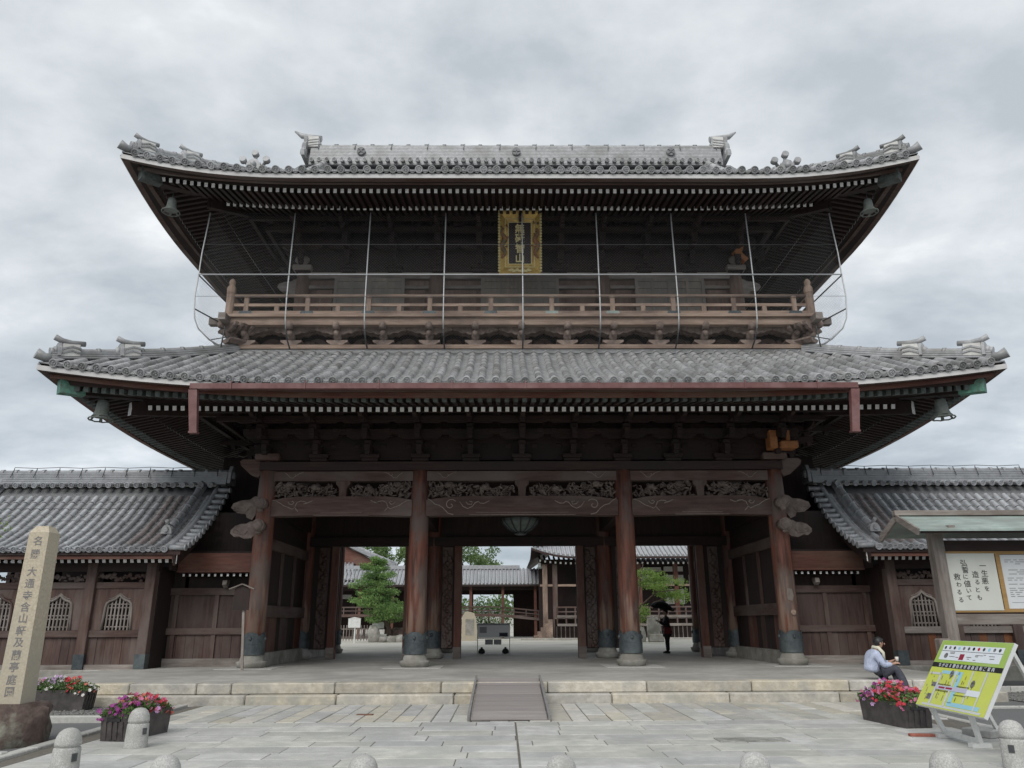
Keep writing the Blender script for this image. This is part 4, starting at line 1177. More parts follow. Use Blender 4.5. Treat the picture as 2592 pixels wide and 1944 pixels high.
# ------------------------------------------------------------------ upper storey body
b = MB()
b.box(-6.8, 6.8, Y1 + 0.46, Y1 + 0.52, 9.97, 13.95); b.box(-6.8, 6.8, YM + DH - 0.52, YM + DH - 0.46, 9.97, 13.95)
for sx in (-1, 1): b.box(sx * 6.78 - 0.03, sx * 6.78 + 0.03, Y1 + 0.52, YM + DH - 0.52, 9.97, 13.95)
upper = b.build('upper_storey', 'wood_wall', gate, 'brown boarded upper storey with grey panelled doors')
CU = MB().lathe([(0.235, 0), (0.235, 1.6), (0.20, 2.05)], 20).mesh('upper_column', 'wood_wall')
for y in (Y1 + 0.40, YM + DH - 0.40):
    for x in (-6.84, -2.64, 2.64, 6.84):
        inst('upper_column', CU, upper, Matrix.Translation((x, y, 9.97)))
for z0, z1, mt in ((11.86, 12.08, 'wood_grey_x'), (9.97, 10.22, 'wood_mid_x'), (11.52, 11.62, 'wood_mid_x')):
    b = MB(); b.box(-7.0, 7.0, Y1 + 0.30, Y1 + 0.459, z0, z1); b.build('wall_beam', 'wood_grey_x', upper)
def upper_door(x, w):
    b = MB(); y = Y1 + 0.24; x0, x1 = x - w / 2, x + w / 2; z0, z1 = 10.10, 11.84
    b.box(x0, x1, y + 0.03, y + 0.06, z0, z1)
    def bb(a, c, d, e, k=0.0): b.box(a, c, y - k, y + 0.029, d, e)
    bb(x0, x0 + 0.10, z0, z1, 0.01); bb(x1 - 0.10, x1, z0, z1, 0.01); bb(x - 0.07, x + 0.07, z0, z1, 0.008)
    for xx in (x - w / 4, x + w / 4): bb(xx - 0.045, xx + 0.045, z0, z1, 0.006)
    for za, zb in ((z0, z0 + 0.10), (10.46, 10.54), (10.70, 10.78), (11.24, 11.33), (11.50, 11.58), (z1 - 0.10, z1)): bb(x0, x1, za, zb, 0.0)
    for q in range(4):
        xx = x0 + w * (q + 0.5) / 4; bb(xx - 0.03, xx + 0.03, 10.54, 10.70, 0.004)
    return b.build('door', 'door_grey', upper)
upper_door(0, 2.45); upper_door(-4.72, 2.2); upper_door(4.72, 2.2)
for x, w in ((-6.15, 0.5), (-3.26, 0.5), (-1.92, 0.9), (1.92, 0.9), (3.26, 0.5), (6.15, 0.5)):
    b = MB(); y = Y1 + 0.44; w = w / 2
    b.box(x - w, x + w, y, y + 0.018, 10.25, 11.50)
    for xa in (x - w, x + w - 0.05): b.box(xa, xa + 0.05, y - 0.05, y - 0.001, 10.25, 11.35)
    b.box(x - w, x + w, y - 0.06, y - 0.001, 11.36, 11.50)
    b.build('wall_panel', 'wood_wall', upper)
for sx in (-1, 1):                                        # carved noses on the upper corner columns
    b = MB()
    b.prism([(x * 0.9, z * 0.9) for x, z in NOSE2], (sx * 6.98, Y1 + 0.28, 11.45), (sx, 0, 0), (0, 0, 1), (0, 0.22, 0))
    fixnormals(b.build('beam_nose', 'wood_grey_x', upper))
    b = MB(); b.cbox(sx * 6.84 - 0.30, sx * 6.84 + 0.30, Y1 + 0.08, Y1 + 0.66, 12.09, 12.26, 0.03); b.blob((sx * 6.84, Y1 + 0.10, 12.4), 0.2, 1.2, 0.8, 0.8)
    b.build('corner_block', 'wood_grey_x', upper)
b = MB(); b.bar((6.75, Y1 - 0.1, 12.62), (7.1, Y1 - 0.05, 12.28), 0.2, 0.16); b.bar((6.86, Y1 - 0.1, 12.45), (6.98, Y1 - 0.1, 12.80), 0.16, 0.14); b.build('new_bracket_timber', 'wood_fresh', upper)
purlin_ring(-0.28, 12.1, 14.0, 0.10, 'eave_wall', upper, 'wood_dark_x')
for t, z0 in ((0.20, 12.85), (0.62, 13.05), (1.02, 13.20)): purlin_ring(t, z0, z0 + 0.12, 0.11, 'eave_purlin', upper, 'wood_dark_x')

# ------------------------------------------------------------------ text helper
def text_mesh(s, size, depth=0.0, bold=0.0):
    c = bpy.data.curves.new('lettering', 'FONT'); c.body = s; c.size = size; c.resolution_u = 2
    c.align_x = 'CENTER'; c.align_y = 'CENTER'; c.extrude = depth; c.offset = bold
    o = bpy.data.objects.new('lettering', c); COL.objects.link(o)
    dg = bpy.context.evaluated_depsgraph_get()
    me = bpy.data.meshes.new_from_object(o.evaluated_get(dg))
    bpy.data.objects.remove(o); bpy.data.curves.remove(c)
    # centre on its own bounding box
    if bold and len(me.vertices):
        d = max(max(v.co[i] for v in me.vertices) - min(v.co[i] for v in me.vertices) for i in (0, 1))
        if d > size * 1.15 * len(s): return text_mesh(s, size, depth, 0.0)
    if len(me.vertices):
        xs = [v.co.x for v in me.vertices]; ys = [v.co.y for v in me.vertices]
        cx, cy = (min(xs) + max(xs)) / 2, (min(ys) + max(ys)) / 2
        for v in me.vertices: v.co.x -= cx; v.co.y -= cy
    return me
def lettering(parent, chars, places, size, ax, ay, mt, depth=0.004, bold=0.0, name='lettering', sx=1.0):
    """one joined mesh of characters; places: world centres"""
    b = MB(); ax, ay = Vector(ax).normalized(), Vector(ay).normalized(); n = ax.cross(ay)
    for ch, p in zip(chars, places):
        if ch.strip() == '': continue
        me = text_mesh(ch, size, depth, bold)
        b.add([Vector(p) + ax * v.co.x * sx + ay * v.co.y + n * v.co.z for v in me.vertices], [tuple(f.vertices) for f in me.polygons])
        bpy.data.meshes.remove(me)
    return b.build(name, mt, parent)

# ------------------------------------------------------------------ name plaque
pl = thing('name_plaque', 'gold framed vertical name plaque under the upper eaves, gold characters on black', 'plaque', (-0.02, 20.85, 11.45))
pc = Vector((-0.02, 20.62, 12.43)); pay = Vector((0, -0.22, 1)).normalized(); pax = Vector((1, 0, 0)); pn = pax.cross(pay)   # pn faces the viewer
def PQ(x, y, d=0.0): return pc + pax * x + pay * y + pn * d
def prect(b, x0, x1, y0, y1, d0, d1, m=0):
    b.prism([(x0, y0), (x1, y0), (x1, y1), (x0, y1)], PQ(0, 0, d0), pax, pay, pn * (d1 - d0), m)
b = MB(); prect(b, -0.36, 0.36, -0.66, 0.66, -0.03, 0.0); b.build('panel', 'lacquer', pl)
b = MB()
for k, (xi, yi, xo, yo, d0, d1) in enumerate(((0.345, 0.645, 0.44, 0.74, 0.03, 0.05), (0.44, 0.74, 0.63, 0.97, 0.06, 0.16))):
    for pts in (((-xi, yi, -xo, yo), (xi, yi, xo, yo)), ((xi, -yi, xo, -yo), (-xi, -yi, -xo, -yo)), ((xi, yi, xo, yo), (xi, -yi, xo, -yo)), ((-xi, -yi, -xo, -yo), (-xi, yi, -xo, yo))):
        (a, c, a2, c2), (e, f, e2, f2) = pts
        b.add([PQ(a, c, d0), PQ(e, f, d0), PQ(e2, f2, d1), PQ(a2, c2, d1), PQ(a2, c2, -0.03), PQ(e2, f2, -0.03)], [(0, 1, 2, 3), (3, 2, 5, 4)])
fixnormals(b.build('frame', 'gold', pl))
b = MB()
for xi, yi, d in ((0.345, 0.645, 0.035), (0.44, 0.74, 0.065)):
    for p, q in (((-xi, yi), (xi, yi)), ((xi, yi), (xi, -yi)), ((xi, -yi), (-xi, -yi)), ((-xi, -yi), (-xi, yi))):
        b.bar(PQ(*p, d), PQ(*q, d), 0.022, 0.022, up=pn)
b.build('inner_moulding', 'gold_pale', pl)
BD = MB().cbox(-0.036, 0.036, -0.03, 0.03, -0.03, 0.03, 0.012).mesh('bead', 'gold_pale')
def bead(x, y): inst('bead', BD, pl, frame(PQ(x, y, 0.165), pax, pay, pn))
for i in range(14): bead(-0.62 + 1.24 * i / 13, 0.96)
for i in range(21):
    for s_ in (-1, 1): bead(s_ * 0.625, 0.88 - 1.76 * i / 20)
for s_ in (-1, 1):                                        # winding carved dragons on both sides
    random.seed(60 + s_); b = MB()
    pa = [PQ(s_ * (0.50 + 0.06 * math.sin(i * 0.9)), 0.42 - 0.9 * i / 15, 0.13 + 0.02 * math.sin(i * 1.7)) for i in range(16)]
    b.tube(pa, [0.03 + 0.045 * math.sin(math.pi * i / 15) for i in range(16)], 8)
    for i in range(10):
        p = PQ(s_ * (0.45 + random.uniform(-0.08, 0.12)), random.uniform(-0.5, 0.6), 0.13)
        b.tube([p, p + pax * random.uniform(-0.08, 0.08) + pay * random.uniform(-0.08, 0.08) + pn * 0.04], [0.035, 0.012], 5)
    b.build('carved_dragon', 'dragon_brown', pl)
b = MB(); random.seed(3)
for i in range(12): b.blob(PQ(-0.30 + 0.6 * i / 11, -0.86 + 0.03 * math.sin(i * 2), 0.14), 0.05, 1.2, 0.6, 0.9, jag=0.15, n=7, k=5)
b.build('carved_cloud', 'gold_pale', pl)
lettering(pl, '無礙智山', [PQ(0, 0.46 - 0.305 * i, 0.012) for i in range(4)], 0.30, pax, pay, 'gold_pale', 0.012, 0.006)

# ------------------------------------------------------------------ bird net on hoops over the balcony
net = thing('protective_net', 'wire netting on pale pipe hoops stretched in front of the upper balcony', 'netting', (0, 20.3, 8.95))
PROF = [(1.84, 12.95), (1.85, 12.63), (1.90, 11.6), (1.91, 10.92), (1.93, 10.3), (1.91, 9.91), (1.88, 9.61), (1.78, 9.34), (1.54, 9.10), (1.22, 8.95)]
for x in (-6.6, -4.4, -2.2, 0.03, 2.2, 4.4, 6.6):
    b = MB(); b.tube([(x, Y1 - t, z) for t, z in PROF if z > 9.2], 0.019, 8); b.build('upright_pipe', 'net_pipe', net)
    b = MB(); b.tube([(x, Y1 - t, z) for t, z in PROF if z < 9.4], 0.022, 8); b.build('pipe_foot', 'pipe_dark', net)
for sx in (-1, 1):
    b = MB(); b.tube([(sx * (A2 + t), Y1 - t, z) for t, z in PROF], 0.020, 8); b.build('end_hoop', 'net_pipe', net)
    b = MB(); b.tube([(sx * 9.15, Y1 - 1.91, 10.92), (sx * 8.5, Y1 - 1.0, 10.35)], 0.02, 6); b.tube([(sx * 9.16, Y1 - 1.9, 9.9), (sx * 8.6, Y1 - 1.2, 9.72)], 0.02, 6); b.build('stay', 'pipe_dark', net)
    b = MB(); b.tube([(sx * 8.4, Y1 - 1.62, 8.85), (sx * 8.38, Y1 - 1.55, 9.5)], 0.02, 6); b.tube([(sx * 8.75, Y1 - 1.5, 9.12), (sx * 8.2, Y1 - 1.5, 9.22)], 0.014, 6); b.build('foot_prop', 'pipe_dark', net)
b = MB(); b.tube([(-9.15, Y1 - 1.935, 10.93), (9.15, Y1 - 1.935, 10.93)], 0.020, 8); b.build('cross_pipe', 'net_pipe', net)
def prof_at(s):
    """point on the profile at arc length s"""
    for i in range(len(PROF) - 1):
        (t0, z0), (t1, z1) = PROF[i], PROF[i + 1]; d = math.hypot(t1 - t0, z1 - z0)
        if s <= d: return t0 + (t1 - t0) * s / d, z0 + (z1 - z0) * s / d
        s -= d
    return PROF[-1]
PL_ = sum(math.hypot(PROF[i + 1][0] - PROF[i][0], PROF[i + 1][1] - PROF[i][1]) for i in range(len(PROF) - 1))
b = MB(); step = 0.085; ns = 12
def wire(b, pts, r):
    b.tube(pts, r, 3, False, smooth=False)
k = int((18.3 + PL_) / step)
for i in range(k):
    for sg in (-1, 1):
        pts = []
        for j in range(ns + 1):
            s = PL_ * j / ns; x = -9.15 - PL_ + i * step + s
            if -9.15 <= x <= 9.15:
                t, z = prof_at(s); pts.append((sg * x, Y1 - t - 0.02, z))
        if len(pts) > 1: wire(b, pts, 0.0012)
for sx in (-1, 1):                                        # side nets
    k = int((11.0 + PL_) / step)
    for i in range(k):
        for sg in (-1, 1):
            pts = []
            for j in range(ns + 1):
                s = PL_ * j / ns; y = -PL_ + i * step + s
                y2 = y if sg > 0 else 6.5 - y
                if 0 <= y2 <= 6.5:
                    t, z = prof_at(s); pts.append((sx * (A2 + t + 0.0), Y1 - 1.9 + y2, z))
            if len(pts) > 1: wire(b, pts, 0.0012)
b.build('net_mesh', 'net_wire', net, kind='stuff')
b = MB(); b.tube([(-9.15, Y1 - 1.95, 10.25), (9.15, Y1 - 1.95, 10.25)], 0.006, 4); b.tube([(-9.1, Y1 - 1.89, 11.9), (9.1, Y1 - 1.89, 11.9)], 0.006, 4); b.build('net_cord', 'net_wire', net)

# ------------------------------------------------------------------ wind bells at the roof corners
def bell(P, sc, label):
    P = Vector(P)
    t = thing('wind_bell', label, 'bell', P, 'bronze wind bells at the roof corners')
    b = MB(); n = 20
    b.lathe([(0.10 * sc, 0.52 * sc), (0.135 * sc, 0.50 * sc), (0.15 * sc, 0.40 * sc), (0.165 * sc, 0.22 * sc), (0.20 * sc, 0.12 * sc), (0.235 * sc, 0.075 * sc)], n, P)
    for k in range(n):                                    # pierced skirt: struts and scalloped rim
        g0, g1 = 2 * math.pi * k / n, 2 * math.pi * (k + 1) / n
        if k % 3 == 0:
            b.add([P + Vector((0.235 * sc * math.cos(g), 0.235 * sc * math.sin(g), 0.075 * sc)) for g in (g0, g1)] + [P + Vector((0.29 * sc * math.cos(g), 0.29 * sc * math.sin(g), 0.0)) for g in (g1, g0)], [(0, 1, 2, 3)])
    b.tube([P + Vector((0.295 * sc * math.cos(2 * math.pi * k / n), 0.295 * sc * math.sin(2 * math.pi * k / n), 0.012 * sc * (k % 2))) for k in range(n + 1)], 0.020 * sc, 5, False)
    b.build('bell_body', 'bell_bronze', t)
    b = MB(); b.tube([P + Vector((0, 0, 0.5 * sc)), P + Vector((0, 0, 0.78 * sc))], 0.014, 6); b.build('hook', 'bronze', t)
for sx, w in ((-1, 'left'), (1, 'right')):
    bell((sx * 10.50, Y1 - 3.28, 6.33), 0.95, 'bronze wind bell hanging from the %s corner of the lower roof' % w)
    bell((sx * 9.85, Y1 - 2.62, 12.52), 0.80, 'bronze wind bell hanging from the %s corner of the upper roof' % w)
# ------------------------------------------------------------------ ground, platform, steps, paving
random.seed(101)
g = MB(); g.add([(-400, -60, -0.02), (400, -60, -0.02), (400, 900, -0.02), (-400, 900, -0.02)], [(0, 1, 2, 3)])
tag(g.build('ground', 'asphalt'), kind='structure')
g = MB(); g.box(-10.9, 9.3, 16.40, 31.4, -0.3, ZP)
tag(g.build('platform', 'stone_floor'), kind='structure')
platform = bpy.data.objects['platform']
def stones(joints, y0, y1, z0, z1, c):
    for i in range(len(joints) - 1):
        b = MB(); e = random.uniform(-0.012, 0.012)
        b.cbox(joints[i] + 0.008, joints[i + 1] - 0.008, y0 + e, y1, z0, z1 + random.uniform(-0.006, 0.004), c)
        b.build('step_stone', 'stone_step', platform)
stones([-10.9, -9.6, -7.87, -6.55, -5.87, -3.84, -1.75, 0.35, 2.31, 4.39, 6.33, 7.6, 9.3], 16.05, 16.45, 0.165, ZP + 0.006, 0.022)
stones([-10.9, -9.0, -7.3, -5.5, -3.75, -1.48, 0.2, 1.58, 3.86, 6.0, 7.7, 9.3], 15.78, 16.06, -0.05, 0.172, 0.024)
g = MB()
for x in (-7.24, -2.9, 2.9, 7.24): g.cbox(x - 0.75, x + 0.75, Y1 - 0.72, Y1 + 0.7, ZP - 0.1, ZP + 0.012, 0.006)
for o in (g.build('plinth_slab', 'kerb', platform, kind='stuff'),): pass

fc = MB(); fc.add([(-16, -45, -0.010), (16, -45, -0.010), (16, 1.99, -0.010), (-16, 1.99, -0.010)], [(0, 1, 2, 3)]); tag(fc.build('bounce_pavement', 'paver'), kind='structure')  # unseen paved sheet behind the camera, added to bounce light under the eaves
pv = MB(); pv.add([(-6.25, 2.0, -0.012), (6.25, 2.0, -0.012), (6.6, 15.80, -0.012), (-6.45, 15.80, -0.012)], [(0, 1, 2, 3)])
paving = tag(pv.build('paving', 'joint'), kind='structure')
rest = MB()
y = 13.05; row = 0
while y > 4.2:
    d = random.choice((0.44, 0.5, 0.5, 0.56)); x = -6.05 - random.uniform(0, 0.7)
    while x < 6.05:
        w = random.uniform(0.75, 1.35); xa, xb = max(x, -6.05), min(x + w, 6.05)
        if xb - xa > 0.12:
            if xa < -0.33 < xb and y > 8: # long straight drain joint down the middle
                parts = [(xa, -0.338), (-0.322, xb)]
            else: parts = [(xa, xb)]
            for pa, pb in parts:
                if pb - pa < 0.1: continue
                tb = rest if y < 8.3 else MB()
                zz = random.uniform(-0.003, 0.003)
                tb.cbox(pa + 0.005, pb - 0.005, y - d + 0.005, y - 0.005, -0.08, zz, 0.007)
                if y >= 8.3: tb.build('paving_slab', 'paver', paving)
        x += w
    y -= d; row += 1
rest.build('near_paving_slabs', 'paver', paving, kind='stuff')
x = -6.25                                                # band of narrow stones set crosswise before the steps
while x < 6.45:
    w = random.uniform(0.27, 0.38); cut = random.choice((None, 14.2, 14.6, 13.9))
    for ya, yb in ([(13.07, 15.77)] if cut is None else [(13.07, cut), (cut, 15.77)]):
        if x + w > -1.12 and x < 0.26 and False: continue
        b = MB(); b.cbox(x + 0.007, x + w - 0.007, ya + 0.008, yb - 0.008, -0.08, random.uniform(-0.006, 0.006), 0.009)
        b.build('paving_slab', random.choice(('paver_warm', 'paver_warm', 'paver')), paving)
    x += w
b = MB(); b.cbox(-3.03, -2.75, 14.02, 14.16, -0.02, 0.010, 0.003); tag(b.build('drain_plate', 'rust_plate'), 'small rusty brown metal plate let into the paving left of the ramp', 'drain plate')
b = MB(); b.cbox(2.30, 3.22, 10.76, 11.12, -0.02, 0.009, 0.004); mh = tag(b.build('access_cover', 'stone_cover'), 'rough dark stone access cover let into the paving right of centre', 'access cover')
def kerb_line(pts, w, h, ln, name='kerb'):
    root = None
    b = MB(); b.bar((pts[0][0], pts[0][1], -0.03), (pts[1][0], pts[1][1], -0.03), w * 0.9, 0.05)
    root = tag(b.build(name, 'kerb'), kind='structure')
    p, q = Vector((*pts[0], 0)), Vector((*pts[1], 0)); n = max(1, int((q - p).length / ln)); e = (q - p).normalized()
    for i in range(n):
        a, c = p + (q - p) * (i / n) + e * 0.006, p + (q - p) * ((i + 1) / n) - e * 0.006
        M = frame((a + c) / 2, e, Vector((-e.y, e.x, 0)), Vector((0, 0, 1)))
        b = MB(); L = (c - a).length / 2
        b.cbox(-L, L, -w / 2, w / 2, -0.1, h, 0.012, M=M); b.build('kerb_stone', 'kerb', root)
    return root
kerb_line([(-6.22, 4.0), (-6.62, 15.7)], 0.16, 0.03, 1.2)
kerb_line([(-6.75, 13.45), (-14, 13.3)], 0.16, 0.08, 1.1)
kerb_line([(-6.45, 10.0), (-13, 9.9)], 0.14, 0.05, 1.1)
kerb_line([(6.25, 4.0), (6.75, 15.7)], 0.14, 0.02, 1.2)
kerb_line([(9.4, 17.9), (18, 17.9)], 0.18, 0.10, 1.2)
kerb_line([(7.2, 14.7), (18, 14.7)], 0.12, 0.02, 1.4)
def gravel_bed(x0, x1, y0, y1, n, z=0.0):
    b = MB(); b.add([(x0, y0, z - 0.006), (x1, y0, z - 0.006), (x1, y1, z - 0.006), (x0, y1, z - 0.006)], [(0, 1, 2, 3)])
    for i in range(n):
        r = random.uniform(0.012, 0.032)
        b.blob((random.uniform(x0, x1), random.uniform(y0, y1), z), r, 1.2, 1, 0.7, jag=0.2, n=5, k=4)
    o = b.build('gravel', 'gravel_dark'); tag(o, 'loose grey gravel in a bed beside the paving', 'gravel', kind='stuff')
gravel_bed(-13, -6.75, 13.6, 15.7, 1800)
gravel_bed(-11, -6.45, 7.0, 9.8, 1400)
gravel_bed(9.5, 16, 15.0, 17.7, 900)
# courtyard behind the gate
g = MB(); g.box(-60, 60, 31.4, 140, -0.3, 0.35)
tag(g.build('courtyard_ground', 'court'), kind='structure')
g = MB(); g.box(-8, 8, 31.42, 32.1, 0.3, 0.366); tag(g.build('path', 'kerb'), kind='structure')

# ------------------------------------------------------------------ wooden ramp over the steps
rp = thing('wooden_ramp', 'grey wooden ramp with low side rails laid over the stone steps', 'ramp', (-0.43, 14.8, 0))
p0, p1 = Vector((0, 16.55, 0.415)), Vector((0, 13.10, 0.035)); dv = p1 - p0; nrm = Vector((1, 0, 0)).cross(-dv).normalized()
n = 20
for i in range(n):
    a, c = p0 + dv * (i / n), p0 + dv * ((i + 1) / n - 0.003)
    M = frame((a + c) / 2 + Vector((-0.43, 0, 0)), Vector((1, 0, 0)), (a - c).normalized(), nrm)
    b = MB(); b.cbox(-0.61, 0.61, -(a - c).length / 2, (a - c).length / 2, -0.03, random.uniform(-0.002, 0.002), 0.004, M=M); b.build('plank', 'ramp_wood', rp)
for s_ in (-1, 1):
    b = MB(); q = Vector((-0.43 + s_ * 0.645, 0, 0.0))
    b.bar(p0 + q + nrm * 0.01, p1 + q + nrm * 0.01, 0.04, 0.09, up=nrm); b.build('side_rail', 'ramp_edge', rp)
    b = MB(); q = Vector((-0.43 + s_ * 0.45, 0, 0)); b.prism([(13.12, -0.0), (16.5, 0.0), (16.5, 0.37), (13.12, 0.0)], q + Vector((0, 0, 0.0)), (0, 1, 0), (0, 0, 1), (0.05, 0, 0)); b.build('stringer', 'ramp_edge', rp)

# ------------------------------------------------------------------ side buildings left and right of the gate
W_COVER = cover_tile_mesh('cover_tile', 0.084, 0.32, 'tile_wing'); W_COVER_R = cover_tile_mesh('cover_tile', 0.084, 0.32, 'tile_red')
W_DISC = eave_disc_mesh('eave_tile', 0.088, 0.3, 'tile_wing', 12); W_PAN = eave_pan_mesh('eave_pan_tile', 0.17, 0.035, 'tile_wing')
EY, RY, EZ, RZ = 20.42, 23.40, 3.37, 5.55
def zw(y):
    u = (y - EY) / (RY - EY) if y <= RY else (2 * RY - EY - y) / (RY - EY)
    return EZ + (RZ - EZ) * (0.52 * u + 0.48 * u * u)
def wing(s, label):
    random.seed(200 + s)
    root = thing('side_building', label, 'building', (s * 12.6, 23.4, 0), 'tiled side buildings flanking the gate')
    X0, X1 = 9.02, 16.4
    def bx(name, xa, xb, y0, y1, z0, z1, mt, parent=root, c=0.0):
        b = MB(); xa, xb = sorted((s * xa, s * xb))
        if c: b.cbox(xa, xb, y0, y1, z0, z1, c)
        else: b.box(xa, xb, y0, y1, z0, z1)
        return b.build(name, mt, parent)
    # roof deck, underside
    b = MB(); ys = [EY + (RY - EY) * i / 8 for i in range(9)]; ys2 = ys + [2 * RY - y for y in ys[-2::-1]]
    for dz, m in ((-0.01, 0), (-0.14, 1)):
        b.grid([[Vector((s * x, y, zw(y) + dz)) for y in ys2] for x in (X0, (X0 + X1) / 2, X1)], m, True)
    for x in (X0, X1):
        b.grid([[Vector((s * x, y, zw(y) - 0.01)), Vector((s * x, y, zw(y) - 0.14))] for y in ys2], 1)
    b.grid([[Vector((s * x, EY, EZ - 0.01)), Vector((s * x, EY, EZ - 0.14))] for x in (X0, X1)], 1)
    roof = b.build('roof', ['tile_dark', 'wood_dark_y'], root)
    def fr(x, y, up=0.02):
        T = Vector((0, 0.05, zw(y + 0.05) - zw(y))).normalized(); L = Vector((1, 0, 0)); N = L.cross(T)
        return frame(Vector((s * x, y, zw(y))) + N * up, L, T, N)
    sp = 0.28; cand = []; pans = MB()
    i = 0; x = 9.42
    while x < X1 - 0.05:
        inst('eave_tile', W_DISC, roof, fr(x, EY - 0.02)); inst('eave_pan_tile', W_PAN, roof, fr(x + sp / 2, EY - 0.03, 0.0))
        y = EY + 0.24
        while y < RY - 0.42:
            cand.append((x, y, 2 <= i <= 4)); y += 0.262
        y = EY + 0.02
        while y < RY - 0.35:
            M = fr(x + sp / 2, y, 0.010)
            r0 = [M @ Vector(((j / 4 - 0.5) * 0.19, 0, -0.035 * math.sin(math.pi * j / 4) + 0.030)) for j in range(5)]
            r2 = [M @ Vector(((j / 4 - 0.5) * 0.19, 0, -0.035 * math.sin(math.pi * j / 4) + 0.012)) for j in range(5)]
            r1 = [M @ Vector(((j / 4 - 0.5) * 0.19, 0.22, -0.035 * math.sin(math.pi * j / 4) + 0.016)) for j in range(5)]
            pans.grid([r2, r0, r1], 0, True); y += 0.165
        x += sp; i += 1
    pans.build('pan_tile_courses', 'tile_dark', roof, kind='stuff')  # dark tile colour deepens the shaded gaps between cover rows
    cand.sort(key=lambda c: c[0])
    rest = MB(); arc = [(0.076 * math.cos(math.pi * (1 - j / 6)), 0.076 * math.sin(math.pi * (1 - j / 6))) for j in range(7)]
    for k, (x, y, red) in enumerate(cand):
        if k < 290: inst('cover_tile', W_COVER_R if red else W_COVER, roof, fr(x, y) @ Matrix.Translation((random.uniform(-0.005, 0.005), 0, random.uniform(-0.003, 0.003))) @ Matrix.Rotation(random.uniform(-0.015, 0.015), 4, 'Z'))
        else:
            M = fr(x, y); rest.grid([[M @ Vector((a * q, yy, c * q)) for a, c in arc] for yy, q in ((0, 1.0), (0.32, 0.9))], 0, True, True)
    if rest.v: rest.build('cover_tile_rows', 'tile_wing', roof, kind='stuff')
    # verge: short round tiles lying crosswise, stepping up the gable edge
    y = EY - 0.02
    VT = MB(); VT.tube([(0, 0, 0), (0.40, 0, 0)], 0.070, 10); VT.tube([(-0.02, 0, 0), (0.02, 0, 0)], 0.084, 12)
    vme = VT.mesh('verge_tile', 'tile_wing')
    while y < RY - 0.1:
        inst('verge_tile', vme, roof, Matrix.Translation((s * (X0 - 0.14), y, zw(y) + 0.05)) @ (Matrix.Identity(4) if s > 0 else Matrix.Rotation(math.pi, 4, 'Z')))
        y += 0.215
    b = MB(); b.tube([(s * 9.30, y, zw(y) + 0.075) for y in ys], 0.075, 8); b.build('verge_roll', 'tile_wing', roof)
    b = MB(); ridge_stack(b, [(s * 9.78, y, zw(y) + 0.04) for y in [21.35 + (RY - 21.35) * j / 6 for j in range(7)]], 0.26, 3, 0.05, 0.085); b.build('descending_ridge', 'tile_wing', roof)
    ridge_ornament(roof, (s * 9.78, 21.30, zw(21.3) + 0.05), (0, -1, 0.1), 0.62)
    b = MB(); ridge_stack(b, [(s * 15.95, y, zw(y) + 0.04) for y in [20.9 + (RY - 20.9) * j / 6 for j in range(7)]], 0.3, 3, 0.06, 0.10); b.build('descending_ridge', 'tile_wing', roof)
    # ridge
    b = MB(); z = RZ + 0.02
    for k in range(7):
        w = 0.20 - 0.012 * k
        b.box(min(s * 9.05, s * X1), max(s * 9.05, s * X1), RY - w, RY + w, z + 0.012, z + 0.056)
        b.box(min(s * 9.08, s * X1), max(s * 9.08, s * X1), RY - w + 0.03, RY + w - 0.03, z, z + 0.012, 1); z += 0.056
    b.tube([(s * 9.05, RY, z + 0.02), (s * X1, RY, z + 0.02)], 0.075, 8)
    x = 9.3
    while x < X1:
        b.tube([(s * x - 0.05, RY, z + 0.02), (s * x + 0.05, RY, z + 0.02)], 0.098, 8); x += 0.42
    b.build('main_ridge', ['tile_wing', 'tile_dark'], roof)
    x = 9.44; k = 0
    while x < X1:
        inst('ridge_disc', W_DISC, roof, frame(Vector((s * x, RY - 0.36, RZ - 0.02)), Vector((1, 0, 0)), Vector((0, 0.97, 0.24)).normalized(), Vector((0, -0.24, 0.97)).normalized())); x += sp
    b = MB()
    b.tube([(s * (9.4 + 0.7 * j), RY, z + 0.16 + 0.03 * (j % 2)) for j in range(10)], 0.010, 5)
    for j in range(10):
        xx = s * (9.4 + 0.7 * j)
        b.tube([(xx, RY, z + 0.05), (xx, RY, z + 0.17)], 0.012, 5); b.tube([(xx, RY - 0.02, z + 0.10), (xx - s * 0.06, RY - 0.18, z - 0.06), (xx - s * 0.08, RY - 0.24, z - 0.16)], 0.012, 5)
    b.build('conductor_wire', 'pipe_dark', roof)
    b = MB(); b.prism([(-0.26, 0), (-0.22, 0.35), (-0.1, 0.55), (0.1, 0.55), (0.22, 0.35), (0.26, 0)], (s * 9.0, RY, RZ + 0.05), (0, 1, 0), (0, 0, 1), (-s * 0.1, 0, 0)); b.blob((s * 8.9, RY, RZ + 0.32), 0.14, 0.6, 1, 1)
    fixnormals(b.build('ridge_end_tile', 'tile_wing', roof))
    # eaves: fascia, board, rafters
    bx('eave_board', X0 + 0.1, X1, EY + 0.06, EY + 0.14, EZ - 0.24, EZ - 0.142, 'wood_red_x', roof)
    rm = MB().box(-0.045, 0.045, 0, 1.1, -0.05, 0.05).box(-0.042, 0.042, -0.006, -0.0005, -0.047, 0.047, 1).mesh('rafter', ['wood_dark_y', 'white_paint'])
    x = 9.30
    while x < X1:
        inst('rafter', rm, roof, Matrix.Translation((s * x, EY + 0.34, 3.10)) @ Matrix.Rotation(0.40, 4, 'X')); x += 0.185
    # gable: curved barge board with a white painted foot, boarded gable wall
    b = MB()
    pr = [(y, zw(y) - 0.15) for y in ys]
